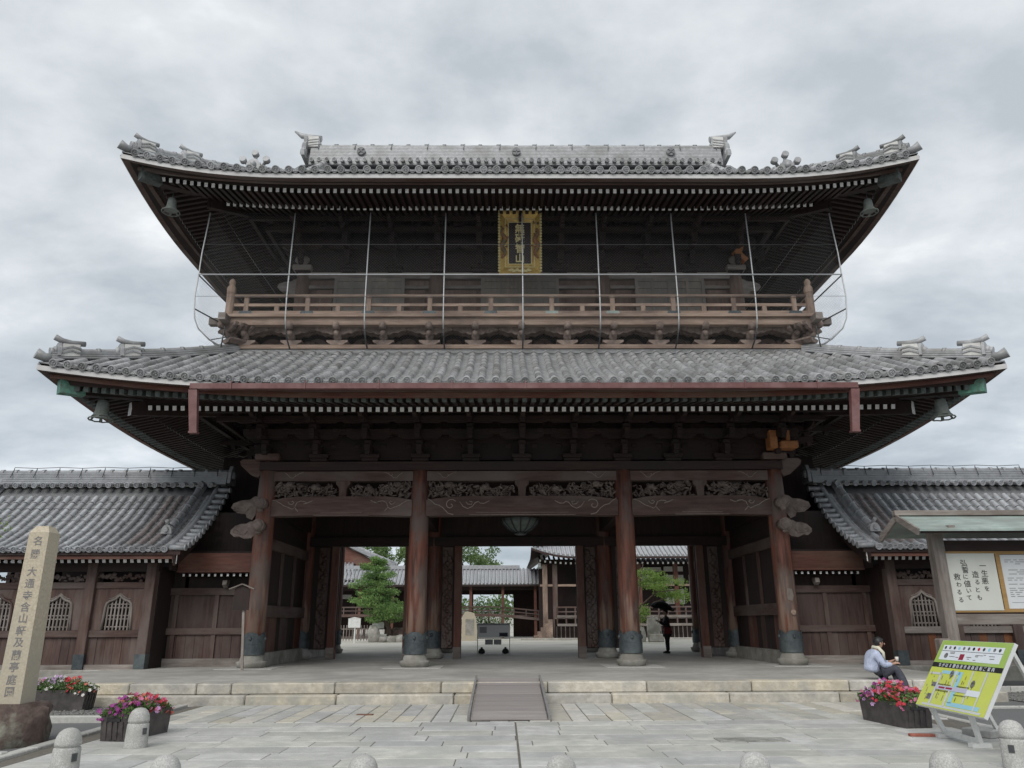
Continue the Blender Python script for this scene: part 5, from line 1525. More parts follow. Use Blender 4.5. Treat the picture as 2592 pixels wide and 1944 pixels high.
    for k in range(len(pr) - 1):
        b.bar((s * 9.16, pr[k][0], pr[k][1] - 0.14), (s * 9.16, pr[k + 1][0], pr[k + 1][1] - 0.14), 0.07, 0.27)
    b.build('barge_board', 'wood_dark_y', roof)
    bx('barge_board_end', 9.11, 9.20, EY + 0.05, EY + 0.07, 3.00, 3.31, 'white_paint', roof)
    b = MB(); b.prism([(y, zw(y) - 0.15) for y in ys2 if 21.3 < y < 25.5] + [(25.4, 2.9), (21.4, 2.9)], (s * 9.62, 0, 0), (0, 1, 0), (0, 0, 1), (s * 0.06, 0, 0)); fixnormals(b.build('gable_wall', 'wood_dark_z', root))
    # front wall bays
    FY = 21.4
    bx('plinth', 7.6, X1, FY - 0.25, FY + 0.3, -0.1, 0.36, 'stone_grey', c=0.02)
    bx('plinth', 7.6, X1, 25.2, 25.6, -0.1, 0.36, 'stone_grey', c=0.02)
    posts = [10.08, 11.68, 13.28, 14.88, 16.4]
    for x in posts:
        p = bx('post', x - 0.13, x + 0.13, FY - 0.16, FY + 0.12, 0.36, 3.1, 'wood_mid_z', c=0.012)
        bx('metal_sleeve', x - 0.14, x + 0.14, FY - 0.17, FY + 0.13, 0.37, 0.74, 'bronze', p)
        bx('post', x - 0.12, x + 0.12, 25.3, 25.55, 0.36, 3.1, 'wood_dark_z')
    bx('wall_beam', 9.9, X1, FY - 0.13, FY + 0.1, 2.86, 3.12, 'wood_dark_x'); bx('wall_beam', 9.9, X1, 25.3, 25.5, 2.55, 3.12, 'wood_dark_x')
    bx('back_wall', 9.9, X1, 25.38, 25.44, 0.36, 1.1, 'wood_dark_z'); bx('back_wall', 11.3 if s < 0 else 12.2, X1, 25.30, 25.36, 1.1, 2.6, 'wood_dark_z')
    for k in range(len(posts) - 1):
        xa, xb = posts[k] + 0.13, posts[k + 1] - 0.13; xm = (xa + xb) / 2
        bx('sill', xa, xb, FY - 0.11, FY + 0.06, 0.36, 0.48, 'wood_grey_x')
        n = 6
        for j in range(n):
            u0, u1 = xa + (xb - xa) * j / n + 0.004, xa + (xb - xa) * (j + 1) / n - 0.004
            mt = random.choice(('wood_mid_z', 'wood_mid_z', 'wood_mid_z', 'wood_plank_z'))
            if s > 0 and k == 0 and j == 3: mt = 'wood_new_z'
            if s > 0 and k == 1 and j in (2, 5): mt = 'wood_new_z'
            bx('wall_plank', u0, u1, FY - random.uniform(0.022, 0.036), FY + 0.02, 0.48, 1.17, mt)
        bx('wall_rail', xa, xb, FY - 0.10, FY + 0.05, 1.17, 1.34, 'wood_grey_x' if s > 0 else 'wood_mid_x')
        bx('wall_rail', xa, xb, FY - 0.07, FY + 0.05, 2.42, 2.58, 'wood_mid_x')
        # wall board with a bell-shaped opening
        op = [(0.37, 1.345), (0.345, 1.70), (0.335, 1.92), (0.31, 2.02), (0.24, 2.08), (0.16, 2.10), (0.08, 2.15), (0.0, 2.23)]
        op = [(xm + x, z) for x, z in op] + [(xm - x, z) for x, z in op[-2::-1]]
        poly = [(xa, 1.345)] + [(xa, 2.418), (xb, 2.418), (xb, 1.345)] + op
        b = MB(); b.prism([(s * x, z) for x, z in poly], (0, FY - 0.03, 0), (1, 0, 0), (0, 0, 1), (0, 0.05, 0)); fixnormals(b.build('wall_board', 'wood_mid_z', root))
        b = MB()
        pts = [Vector((s * (xm + (x - xm) * 1.05), FY - 0.04, z + (0.012 if z > 1.9 else 0))) for x, z in op]
        b.tube(pts, 0.035, 6, up=(0, 1, 0)); b.tube([Vector((s * (xm + (x - xm) * 1.22), FY - 0.034, z + 0.06)) for x, z in op[4:-4]], 0.016, 5, up=(0, 1, 0))
        wf = b.build('window_frame', 'wood_grey_z' if k < 2 else 'wood_mid_z', root)
        for j in range(-3, 4):
            x = xm + j * 0.098; zt = 2.19 - 0.16 * abs(j) ** 1.0 * 0.4 if abs(j) < 3 else 2.0
            bx('lattice_bar', x - 0.019, x + 0.019, FY - 0.015, FY + 0.02, 1.345, zt, 'wood_grey_z', wf)
        for z in (1.43, 1.63, 1.72, 1.92, 2.01):
            bx('lattice_bar', xm - 0.335, xm + 0.335, FY - 0.0, FY + 0.03, z - 0.014, z + 0.014, 'wood_grey_x', wf)
        b = MB()                                          # openwork transom
        for j in range(34):
            x = xa + (xb - xa) * (j + 0.5) / 34
            b.blob((s * x, FY - 0.02, 2.66 + random.uniform(-0.05, 0.12)), random.uniform(0.035, 0.06), random.uniform(0.7, 1.6), 0.4, random.uniform(0.5, 1.3), jag=0.25, n=7, k=5, rot=random.uniform(-1.4, 1.4))
        b.build('transom_carving', 'wood_mid_x', root)
    # short panelled wall between the side building and the gate
    SY = 22.4
    bx('sill', 7.55, 9.95, SY - 0.14, SY + 0.1, 0.365, 0.58, 'wood_grey_x')
    n = 9
    for j in range(n):
        u0, u1 = 7.6 + 2.3 * j / n + 0.004, 7.6 + 2.3 * (j + 1) / n - 0.004
        bx('wall_plank', u0, u1, SY - random.uniform(0.02, 0.034), SY + 0.02, 0.58, 1.21, random.choice(('wood_mid_z', 'wood_plank_z')))
    bx('wall_rail', 7.55, 9.95, SY - 0.10, SY + 0.05, 1.21, 1.38, 'wood_mid_x'); bx('wall_rail', 7.55, 9.95, SY - 0.10, SY + 0.05, 2.27, 2.46, 'wood_mid_x')
    bx('wall_panel', 7.55, 9.95, SY - 0.02, SY + 0.02, 1.38, 2.27, 'wood_plank_z')
    for x in (7.7, 8.62, 9.75): bx('wall_stile', x - 0.06, x + 0.06, SY - 0.07, SY + 0.03, 0.58, 2.27, 'wood_mid_z')
    bx('wall_panel', 7.5, 9.6, SY + 0.02, SY + 0.06, 2.46, 4.6, 'wood_dark_z'); bx('end_wall', 9.93, 9.98, 21.5, 25.3, 0.36, 3.0, 'wood_dark_z'); bx('end_wall', 9.5, 9.98, SY + 0.02, SY + 0.08, 0.36, 3.4, 'wood_dark_z')
    bx('link_wall', 7.3, 9.7, 24.6, 24.7, 2.0, 6.7, 'wood_dark_z')
    bx('eave_board', 7.55, 9.6, SY - 0.62, SY - 0.56, 2.92, 3.38, 'wood_red_x'); bx('eave_board', 7.55, 9.6, SY - 0.60, SY + 0.0, 3.385, 3.43, 'wood_dark_x')
    b = MB(); b.box(min(s * 7.55, s * 9.6), max(s * 7.55, s * 9.6), SY - 0.66, SY - 0.10, 2.86, 2.915); b.build('eave_board', 'wood_red_x', root)
    x = 7.7
    while x < 9.6:
        inst('rafter', MBR, root, Matrix.Translation((s * x, SY - 0.52, 2.79))); x += 0.175
    b = MB(); b.prism([(0, 0), (0.14, -0.12), (0.28, -0.04), (0.24, 0.08), (0, 0.10)], (s * 8.35 - 0.06, SY - 0.1, 2.58), (0, -1, 0), (0, 0, 1), (0.12, 0, 0)); fixnormals(b.build('beam_nose', 'wood_grey_y', root))
    return root
MBR = MB().box(-0.03, 0.03, 0, 0.5, -0.035, 0.035).box(-0.028, 0.028, -0.006, -0.0005, -0.033, 0.033, 1).mesh('rafter', ['wood_dark_y', 'white_paint'])
wing(-1, 'tiled side building left of the gate with bell-shaped lattice windows, behind the stone pillar')
wing(1, 'tiled side building right of the gate, behind the notice board')
# ------------------------------------------------------------------ granite bollards
random.seed(301)
BOL = MB().lathe([(0.140, -0.05), (0.140, 0.02), (0.130, 0.270), (0.126, 0.282), (0.115, 0.288), (0.115, 0.296), (0.128, 0.302), (0.128, 0.33), (0.118, 0.385), (0.096, 0.43), (0.062, 0.457), (0.028, 0.468), (0.002, 0.47)], 28).mesh('bollard', 'granite')
BPL = MB().box(-0.028, 0.028, -0.140, -0.05, 0.16, 0.235).mesh('recess_plate', 'pipe_dark')
def bollard(x, y, a, label):
    o = bpy.data.objects.new('bollard', BOL); M = Matrix.Translation((x, y, 0))
    link(o, None, M); tag(o, label, 'bollard', 'round-topped granite bollards on the paving')
    p = bpy.data.objects.new('recess_plate', BPL); COL.objects.link(p); p.parent = o; p.matrix_local = Matrix.Rotation(a, 4, 'Z')
    OFF[p.name] = Vector((x, y, 0))
bollard(-5.20, 10.64, R(62), 'granite bollard standing in front of the planter with magenta and red flowers')
bollard(-5.03, 8.67, R(62), 'granite bollard nearest the mossy rock, lower left of the picture')
for i, (x, y) in enumerate(((-3.29, 6.92), (-1.66, 6.87), (-0.04, 6.81), (1.56, 6.88), (3.15, 6.90))):
    bollard(x, y, R(30), 'granite bollard top cut by the bottom edge, %s from the left in that row' % ('first', 'second', 'third', 'fourth', 'fifth')[i])
bollard(4.95, 8.85, R(-45), 'granite bollard at the right edge beside the white sign stand')

# ------------------------------------------------------------------ leaves and flowers
def leaf(b, p, sz, m=0, flat=0.5):
    n = Vector((random.uniform(-1, 1), random.uniform(-1, 1), random.uniform(flat - 0.5, 1))).normalized()
    a = n.orthogonal().normalized(); a.rotate(Matrix.Rotation(random.uniform(0, 6.28), 3, n)); c = n.cross(a)
    w = sz * random.uniform(0.35, 0.55)
    b.add([p - a * sz * 0.5, p + c * w * 0.5 + n * sz * 0.06, p + a * sz * 0.5, p - c * w * 0.5 + n * sz * 0.06], [(0, 1, 2, 3)], m)
def blossom(b, p, sz, m):
    n = Vector((random.uniform(-0.8, 0.8), random.uniform(-1.2, 0.2), random.uniform(0.2, 1))).normalized()
    a = n.orthogonal().normalized(); c = n.cross(a); g0 = random.uniform(0, 6)
    for k in range(5):
        g, h, q = g0 + k * 1.257, g0 + k * 1.257 + 0.55, g0 + k * 1.257 - 0.55
        b.add([p, p + (a * math.cos(q) + c * math.sin(q)) * sz * 0.8 + n * sz * 0.25, p + (a * math.cos(g) + c * math.sin(g)) * sz * 1.05 + n * sz * 0.22, p + (a * math.cos(h) + c * math.sin(h)) * sz * 0.8 + n * sz * 0.25], [(0, 1, 2, 3)], m)
PET = ['petal_magenta', 'petal_red', 'petal_pink', 'petal_lilac', 'petal_white', 'petal_salmon']
def planter(C0, ax, L, Wd, H, lab_box, lab_fl, zones, hh):
    """dark box planter: C0 centre on the ground, ax long axis; zones: (u0,u1,list of petal ids)"""
    C0, ax = Vector(C0), Vector(ax).normalized(); ay = Vector((-ax.y, ax.x, 0))
    def Q(u, v, z): return C0 + ax * u + ay * v + Vector((0, 0, z))
    t = thing('planter_box', lab_box, 'planter', C0, 'dark flower planters on the forecourt')
    b = MB(); l, w = L / 2, Wd / 2; k = 0.94
    for (u0, v0, u1, v1) in ((-l, -w, l, -w), (l, -w, l, w), (l, w, -l, w), (-l, w, -l, -w)):
        b.add([Q(u0 * k, v0 * k, 0.0), Q(u1 * k, v1 * k, 0.0), Q(u1, v1, H), Q(u0, v0, H), Q(u0 * 0.93, v0 * 0.88, H), Q(u1 * 0.93, v1 * 0.88, H), Q(u1 * 0.9, v1 * 0.85, H - 0.08), Q(u0 * 0.9, v0 * 0.85, H - 0.08)],
              [(0, 1, 2, 3), (3, 2, 5, 4), (4, 5, 6, 7)])
    b.add([Q(-l * 0.9, -w * 0.85, H - 0.07), Q(l * 0.9, -w * 0.85, H - 0.07), Q(l * 0.9, w * 0.85, H - 0.07), Q(-l * 0.9, w * 0.85, H - 0.07)], [(0, 1, 2, 3)], 1)
    b.build('box', ['planter', 'soil'], t)
    for sgn in (-1, 1):                                   # ribs and a slot on the short ends
        b = MB()
        for v in (-0.62, -0.2, 0.2, 0.62):
            b.bar(Q(sgn * l * k * 1.0, v * w, 0.02), Q(sgn * l * 1.005, v * w, H * 0.72), 0.045, 0.02, up=ax)
        b.build('end_rib', 'planter', t)
        b = MB(); b.bar(Q(sgn * l * 0.992, -w * 0.5, H * 0.80), Q(sgn * l * 0.992, w * 0.5, H * 0.80), 0.03, 0.05); b.build('end_slot', 'black_thing', t)
    f = thing('flowering_plants', lab_fl, 'flowers', C0 + Vector((0, 0, H - 0.07)), 'bedding flowers in the planters')
    b = MB()
    for i in range(1500):
        u = random.uniform(-1, 1); v = random.uniform(-1, 1); e = (1 - 0.55 * u * u) * (1 - 0.5 * v * v)
        leaf(b, Q(u * l * 1.04, v * w * 1.1, H - 0.05 + random.random() ** 0.7 * hh * e), random.uniform(0.04, 0.08))
    b.build('foliage', 'leaf', f)
    bl = {}
    for u0, u1, ids in zones:
        for i in range(int(80 * (u1 - u0))):
            u = random.uniform(u0, u1); v = random.uniform(-1.1, 1.1); e = (1 - 0.5 * u * u) * (1 - 0.45 * v * v)
            m = random.choice(ids); bl.setdefault(m, MB())
            z = H - 0.04 + hh * e * random.uniform(0.55, 1.08)
            if abs(u) > 0.8 or abs(v) > 0.85: z -= random.uniform(0, 0.12)
            p = Q(u * l * 1.05, v * w * 1.12, z)
            for q in range(2): blossom(bl[m], p + Vector((random.uniform(-0.03, 0.03), random.uniform(-0.03, 0.03), random.uniform(-0.02, 0.02))), random.uniform(0.020, 0.036), 0)
    for m in bl: bl[m].build('blossoms', PET[m], f)
planter((-8.74, 15.20, 0), (1, 0, 0), 1.18, 0.44, 0.35, 'dark planter box behind the rock, half hidden by the stone pillar', 'pink, red and white flowers with much green foliage, beside the stone pillar',
        [(-1, -0.55, [0, 2, 3]), (-0.3, 0.0, [4, 3, 4]), (0.2, 0.5, [5, 1]), (0.7, 1, [4, 4, 5])], 0.26)
planter((-5.66, 11.62, 0), (0.20, 1, 0), 0.98, 0.40, 0.34, 'dark planter box behind the granite bollard on the left of the paving', 'magenta, lilac and red petunias spilling over the planter behind the bollard',
        [(-1, -0.35, [0, 0, 0, 2]), (-0.4, 0.2, [1, 2, 5, 2]), (0.1, 0.6, [3, 1, 2, 3]), (0.6, 1, [5, 1, 2])], 0.25)
planter((5.46, 12.50, 0), (-0.12, 1, 0), 1.16, 0.44, 0.34, 'dark planter box in front of the seated person, beside the green map sign', 'bright red and purple petunias in front of the seated person',
        [(-1, -0.2, [1, 1, 2, 5, 2]), (-0.3, 0.3, [1, 2, 0, 1]), (0.1, 1.0, [0, 0, 3, 2])], 0.30)

# ------------------------------------------------------------------ inscribed stone pillar on a rock
pil = thing('stone_pillar', 'tall tan granite pillar carved with a vertical inscription, standing on a rock', 'pillar', (-7.05, 11.05, 0.50))
b = MB(); w0, w1 = 0.168, 0.138; cx, cy = -7.05, 11.02
rows = [(w0, 0.42), (w1, 2.74)]
vs = [(cx + sx * w, cy + sy * w, z) for w, z in rows for sx, sy in ((-1, -1), (1, -1), (1, 1), (-1, 1))] + [(cx + sx * 0.085, cy + sy * 0.085, 2.83) for sx, sy in ((-1, -1), (1, -1), (1, 1), (-1, 1))]
fs = [(3, 2, 1, 0), (8, 9, 10, 11)]
for k in (0, 4):
    for i in range(4): fs.append((k + i, k + (i + 1) % 4, k + 4 + (i + 1) % 4, k + 4 + i))
b.add(vs, fs); b.build('shaft', 'pillar_stone', pil)
def pf(z): return cy - (w0 + (w1 - w0) * (z - 0.42) / 2.32) - 0.002
chars = '名勝 大通寺含山軒及蘭亭庭園'
zs = [2.62, 2.44, 2.32, 2.20, 2.04, 1.88, 1.73, 1.58, 1.42, 1.27, 1.11, 0.96, 0.80, 0.65]
lettering(pil, chars, [(cx, pf(z), z) for z in zs], 0.135, (1, 0, 0), (0, 0.013, 1), 'ink_grey', 0.001, 0.002)
def rock(name, label, c, rx, ry, rz, seed, mt='rock', cat='rock', n=18, k=12, flat=None, group=None):
    random.seed(seed); b = MB(); vs = []
    ph = [random.uniform(0, 6.28) for _ in range(8)]
    def dd(t, p): return 1 + 0.12 * math.sin(3 * p + ph[0]) * math.sin(2 * t + ph[1]) + 0.09 * math.sin(5 * p + ph[2] + 2 * t) + 0.06 * math.sin(7 * t + ph[3] + 3 * p) + random.uniform(-0.03, 0.03)
    rows = []
    for i in range(k + 1):
        t = math.pi * i / k; row = []
        for j in range(n):
            p = 2 * math.pi * j / n; q = dd(t, p)
            sx = math.copysign(abs(math.sin(t)) ** 0.6, math.sin(t)); 
            x, y, z = rx * q * sx * math.cos(p), ry * q * sx * math.sin(p), rz * q * math.copysign(abs(math.cos(t)) ** 0.7, math.cos(t))
            if flat is not None: z = min(z, flat)
            row.append(Vector((c[0] + x, c[1] + y, c[2] + z)))
        row.append(row[0]); rows.append(row)
    b.grid(rows, 0, True, True)
    o = fixnormals(b.build(name, mt)); return tag(o, label, cat, group)
rock('base_rock', 'big dark mossy rock carrying the inscribed stone pillar', (-7.14, 11.12, 0.14), 0.50, 0.50, 0.44, 5, flat=0.36)
b = MB(); b.box(-7.18, -7.06, 10.50, 10.515, 0.14, 0.26)

# ------------------------------------------------------------------ shopping street map on a white stand
sg = thing('map_sign', 'tilted green and yellow street map sign on a white stand', 'sign', (5.4, 10.5, 0))
so = Vector((5.10, 11.12, 0.41)); sax = (Vector((5.07, 9.52, 0.41)) - so); SW = sax.length; sax.normalize()
say = (Vector((5.62, 11.12, 1.235)) - so); say = (say - sax * say.dot(sax)); SH = say.length; say.normalize(); sn = sax.cross(say)
if sn.x > 0: sn = -sn
def SQ(u, v, d=0.0): return so + sax * (u * SW) + say * (v * SH) + sn * d
def srect(b, u0, u1, v0, v1, d, m=0, skew=0.0):
    b.add([SQ(u0, v0, d), SQ(u1, v0, d), SQ(u1 + skew, v1, d), SQ(u0 + skew, v1, d)], [(0, 1, 2, 3)], m)
b = MB(); b.prism([(0, 0), (SW, 0), (SW, SH), (0, SH)], so - sn * 0.045, sax, say, sn * 0.044); fixnormals(b.build('board', 'sign_back', sg))
SM = ['sign_lime', 'sign_green', 'sign_white', 'sign_black', 'sign_blue', 'sign_road', 'sign_lavender', 'sign_red', 'sign_photo', 'ink_grey', 'frame_tan', 'petal_red', 'bronze']
b = MB()
srect(b, 0.004, 0.996, 0.004, 0.64, 0.001, 0); srect(b, 0.004, 0.996, 0.64, 0.996, 0.001, 1)
srect(b, 0.06, 0.92, 0.70, 0.925, 0.003, 2); srect(b, 0.004, 0.996, 0.585, 0.655, 0.003, 3)
srect(b, 0.06, 0.92, 0.835, 0.840, 0.005, 3); srect(b, 0.09, 0.94, 0.02, 0.05, 0.003, 5)
for i in range(12):
    u = 0.10 + i * 0.070; pts = [SQ(u + 0.017 * math.cos(g), 0.885 + 0.024 * math.sin(g), 0.005) for g in [2 * math.pi * j / 12 for j in range(12)]]
    b.add(pts, [list(range(12))], (12, 8, 12, 4, 8, 8, 3, 11, 12, 4, 8, 12)[i])
b.add([SQ(0.155 + 0.028 * math.cos(g), 0.765 + 0.04 * math.sin(g), 0.005) for g in [2 * math.pi * j / 12 for j in range(12)]], [list(range(12))], 8)
srect(b, 0.36, 0.425, 0.715, 0.80, 0.005, 7)
random.seed(44)
for i in range(15):                                       # unreadably small captions
    u = random.choice((0.20, 0.30, 0.46, 0.56, 0.66, 0.76)) + random.uniform(0, 0.03); v = random.uniform(0.72, 0.82)
    srect(b, u, u + random.uniform(0.03, 0.09), v, v + 0.007, 0.006, 9)
# map: river, streets, shop rows
srect(b, 0.20, 0.47, 0.50, 0.545, 0.003, 4); srect(b, 0.45, 0.51, 0.10, 0.545, 0.003, 4); srect(b, 0.45, 0.90, 0.06, 0.115, 0.003, 4)
for u0, u1, v0, v1 in ((0.03, 0.22, 0.475, 0.505), (0.185, 0.215, 0.05, 0.505), (0.40, 0.43, 0.04, 0.56), (0.635, 0.655, 0.26, 0.58), (0.82, 0.84, 0.05, 0.58), (0.65, 0.67, 0.12, 0.26)): srect(b, u0, u1, v0, v1, 0.0045, 5)
srect(b, 0.20, 0.66, 0.265, 0.325, 0.006, 6); srect(b, 0.66, 0.84, 0.235, 0.315, 0.006, 2); srect(b, 0.25, 0.34, 0.283, 0.307, 0.0075, 7); srect(b, 0.355, 0.45, 0.283, 0.307, 0.0075, 7)
for i in range(11):
    u = 0.22 + i * 0.018; srect(b, u, u + 0.010, 0.332, 0.348, 0.006, 3); srect(b, u, u + 0.010, 0.240, 0.256, 0.006, 3)
    u = 0.50 + i * 0.016; srect(b, u, u + 0.009, 0.332, 0.348, 0.006, 3); srect(b, u, u + 0.009, 0.212, 0.228, 0.006, 3)
for i in range(46):
    u = random.choice((0.05, 0.08, 0.11, 0.235, 0.26, 0.285, 0.32, 0.35, 0.545, 0.57, 0.36, 0.46, 0.70)); v = random.uniform(0.09, 0.46)
    srect(b, u, u + 0.007, v, v + random.uniform(0.02, 0.06), 0.0055, random.choice((9, 9, 10)))
for u0, u1, v0, v1 in ((0.125, 0.19, 0.30, 0.36), (0.125, 0.185, 0.11, 0.19)): srect(b, u0, u1, v0, v1, 0.006, 8)
for u, v in ((0.36, 0.505), (0.70, 0.40)):
    b.add([SQ(u + 0.026 * math.cos(g), v + 0.052 * math.sin(g), 0.0075) for g in [2 * math.pi * j / 12 for j in range(12)]], [list(range(12))], 8)
b.build('map_print', SM, sg)
hd = 'ながはま御坊表参道商店街ご案内'
lettering(sg, hd, [SQ(0.125 + 0.054 * i, 0.620, 0.006) for i in range(len(hd))], 0.060, sax, say, 'sign_white', 0.0008, 0.0)
for nm, P_ in (('front_leg', ((5.43, 11.05, 0), (5.22, 11.05, 0.50))), ('front_leg', ((5.38, 10.20, 0), (5.20, 10.05, 0.50)))):
    b = MB(); b.bar(P_[0], P_[1], 0.06, 0.05, up=(1, 0, 0)); b.build(nm, 'stand_white', sg)
for y in (11.05, 9.75):
    b = MB(); b.bar((6.15, y, 0.0), (5.66, y, 1.20), 0.055, 0.04, up=(1, 0, 0)); b.build('rear_leg', 'stand_white', sg)
b = MB(); b.bar((5.42, 11.05, 0.06), (5.38, 10.20, 0.06), 0.05, 0.06); b.build('cross_bar', 'stand_white', sg)
for x, y in ((5.43, 11.05), (5.38, 10.20)):
    b = MB(); b.box(x - 0.14, x + 0.1, y - 0.05, y + 0.05, 0.001, 0.05); b.build('foot', 'stand_white', sg)
# loose things by the sign
b = MB(); b.cbox(-0.32, 0.32, -0.20, 0.20, 0, 0.10, 0.012, M=Matrix.Translation((6.1, 11.2, 0)) @ Matrix.Rotation(0.5, 4, 'Z'))
tag(b.build('concrete_slab', 'concrete'), 'flat concrete slab lying on the ground behind the map sign', 'slab')
blk = Matrix.Translation((5.72, 9.95, 0)) @ Matrix.Rotation(R(68), 4, 'Z')
b = MB()
b.cbox(-0.42, 0.42, -0.10, 0.10, 0.115, 0.155, 0.006, M=blk); b.cbox(-0.42, 0.42, -0.10, 0.10, 0.0, 0.035, 0.006, M=blk)
for u in (-0.40, -0.2, 0.0, 0.2, 0.40): b.cbox(u - 0.025, u + 0.025, -0.10, 0.10, 0.035, 0.115, 0.004, M=blk)
tag(b.build('concrete_block', 'concrete'), 'hollow grey concrete block lying on its side between the sign stand and the bollard', 'block')
b = MB(); b.cbox(-0.16, 0.16, -0.05, 0.05, 0, 0.035, 0.005, M=Matrix.Translation((5.14, 11.16, 0)) @ Matrix.Rotation(-0.15, 4, 'Z'))
tag(b.build('red_brick', 'brick_red'), 'single flat red brick at the foot of the sign stand', 'brick')

# ------------------------------------------------------------------ roofed notice board
nb_ = thing('notice_board', 'wooden notice board with a green copper roof and pinned paper notices', 'notice board', (10.8, 17.4, 0))
NY = 17.4
for x in (9.27, 12.4):
    b = MB(); b.cbox(x - 0.13, x + 0.13, NY - 0.13, NY + 0.13, 0, 3.45, 0.015); b.build('post', 'wood_grey_z', nb_)
    b = MB(); b.bar((x, NY + 0.15, 3.44), (x, NY - 0.75, 3.40), 0.14, 0.16, up=(0, 0, 1)); b.build('roof_arm', 'wood_grey_y', nb_)
b = MB(); b.cbox(9.40, 12.27, NY - 0.07, NY + 0.07, 1.40, 1.62, 0.01); b.build('bottom_rail', 'wood_grey_x', nb_)
b = MB(); b.cbox(9.40, 12.27, NY - 0.06, NY + 0.06, 2.98, 3.22, 0.01); b.build('top_rail', 'wood_dark_x', nb_)
b = MB(); b.box(9.40, 12.27, NY + 0.01, NY + 0.04, 1.62, 2.98); b.build('back_board', 'wood_mid_x', nb_)
for xa, xb in ((9.40, 10.60), (10.60, 12.27)):
    b = MB()
    for q in ((xa, xb, 2.91, 2.98), (xa, xb, 1.66, 1.73), (xa, xa + 0.05, 1.73, 2.91), (xb - 0.05, xb, 1.73, 2.91)): b.box(q[0], q[1], NY - 0.045, NY + 0.005, q[2], q[3])
    b.build('frame', 'frame_tan', nb_)
b = MB(); b.box(9.43, 10.52, NY - 0.056, NY - 0.047, 1.70, 2.93); b.build('calligraphy_sheet', 'paper', nb_)
b = MB(); b.box(10.66, 12.2, NY - 0.02, NY - 0.008, 1.735, 2.90); b.build('printed_sheet', 'paper_cool', nb_)
cols = (('一生悪を', 10.22, 2.66, 0.165), ('造るとも', 10.02, 2.47, 0.165), ('弘誓に値いて', 9.80, 2.72, 0.150), ('救わるる', 9.60, 2.42, 0.165))
b = MB()
for s_, x, z0, dz in cols:
    for i, ch in enumerate(s_):
        me = text_mesh(ch, 0.158 if ord(ch) > 0x3100 or ch == '一' else 0.125, 0.001, 0.0012)
        b.add([Vector((x + v.co.x + 0.012 * math.sin(i * 2.1), NY - 0.058 - v.co.z, z0 - dz * i + v.co.y)) for v in me.vertices], [tuple(f.vertices) for f in me.polygons]); bpy.data.meshes.remove(me)
b.build('lettering', 'ink', nb_)
b = MB(); random.seed(9)
for i in range(20):                                       # unreadably small print
    z = 2.78 - i * 0.044
    if i in (3, 8, 13): continue
    x = 10.75 + random.choice((0, 0, 0.05))
    while x < 12.0:
        w = random.uniform(0.05, 0.22); 
        if random.random() < 0.7: b.box(x, min(x + w, 12.1), NY - 0.0225, NY - 0.0205, z, z + 0.013)
        x += w + 0.05
b.box(10.75, 12.1, NY - 0.0225, NY - 0.0205, 1.86, 1.868)
b.build('small_print', 'ink_grey', nb_, kind='stuff')
# copper roof: two slopes, ridge beam and barge boards
b = MB(); xr0, xr1 = 8.50, 13.2
for sy, ye_, ze in ((-1, NY - 0.80, 3.40), (1, NY + 0.80, 3.40)):
    b.add([(xr0, NY, 3.78), (xr1, NY, 3.78), (xr1, ye_, ze), (xr0, ye_, ze), (xr0, NY, 3.73), (xr1, NY, 3.73), (xr1, ye_, ze - 0.05), (xr0, ye_, ze - 0.05)], [(0, 1, 2, 3), (4, 7, 6, 5), (3, 2, 6, 7), (0, 3, 7, 4), (1, 5, 6, 2)])
fixnormals(b.build('roof', 'copper_roof', nb_))
b = MB(); b.cbox(xr0 - 0.08, xr1, NY - 0.07, NY + 0.07, 3.782, 3.90, 0.01); b.build('ridge_beam', 'wood_grey_x', nb_)
for sy in (-1, 1):
    b = MB(); b.bar((xr0 - 0.04, NY, 3.74), (xr0 - 0.04, NY + sy * 0.86, 3.33), 0.05, 0.14); b.build('barge_board', 'wood_grey_y', nb_)
b = MB(); b.bar((xr0 + 0.1, NY - 0.72, 3.36), (xr1, NY - 0.72, 3.36), 0.07, 0.09); b.build('eave_purlin', 'wood_dark_x', nb_)
b = MB(); b.cbox(8.93, 9.20, 17.25, 17.50, 0, 1.12, 0.03); tag(b.build('wooden_stub_post', 'wood_grey_z'), 'short weathered wooden post just left of the notice board post', 'post')

# ------------------------------------------------------------------ small roofed signpost by the left column
sp_ = thing('roofed_signpost', 'small dark roofed signboard on a thin grey pole before the left corner column', 'signpost', (-7.14, 20.53, ZP))
b = MB(); b.bar((-7.14, 20.53, ZP), (-7.28, 20.53, 2.3), 0.06, 0.05, up=(0, 1, 0)); b.build('pole', 'wood_grey_z', sp_)
b = MB(); b.prism([(-0.20, 0), (0.20, 0), (0.20, 0.52), (0, 0.62), (-0.20, 0.52)], (-7.30, 20.47, 1.83), (1, 0, 0), (0, 0, 1), (0, -0.03, 0)); b.build('board', 'wood_dark_z', sp_)
for s_ in (-1, 1):
    b = MB(); b.bar((-7.30, 20.45, 2.475), (-7.30 + s_ * 0.32, 20.45, 2.35), 0.16, 0.025); b.build('roof_board', 'wood_grey_x', sp_)
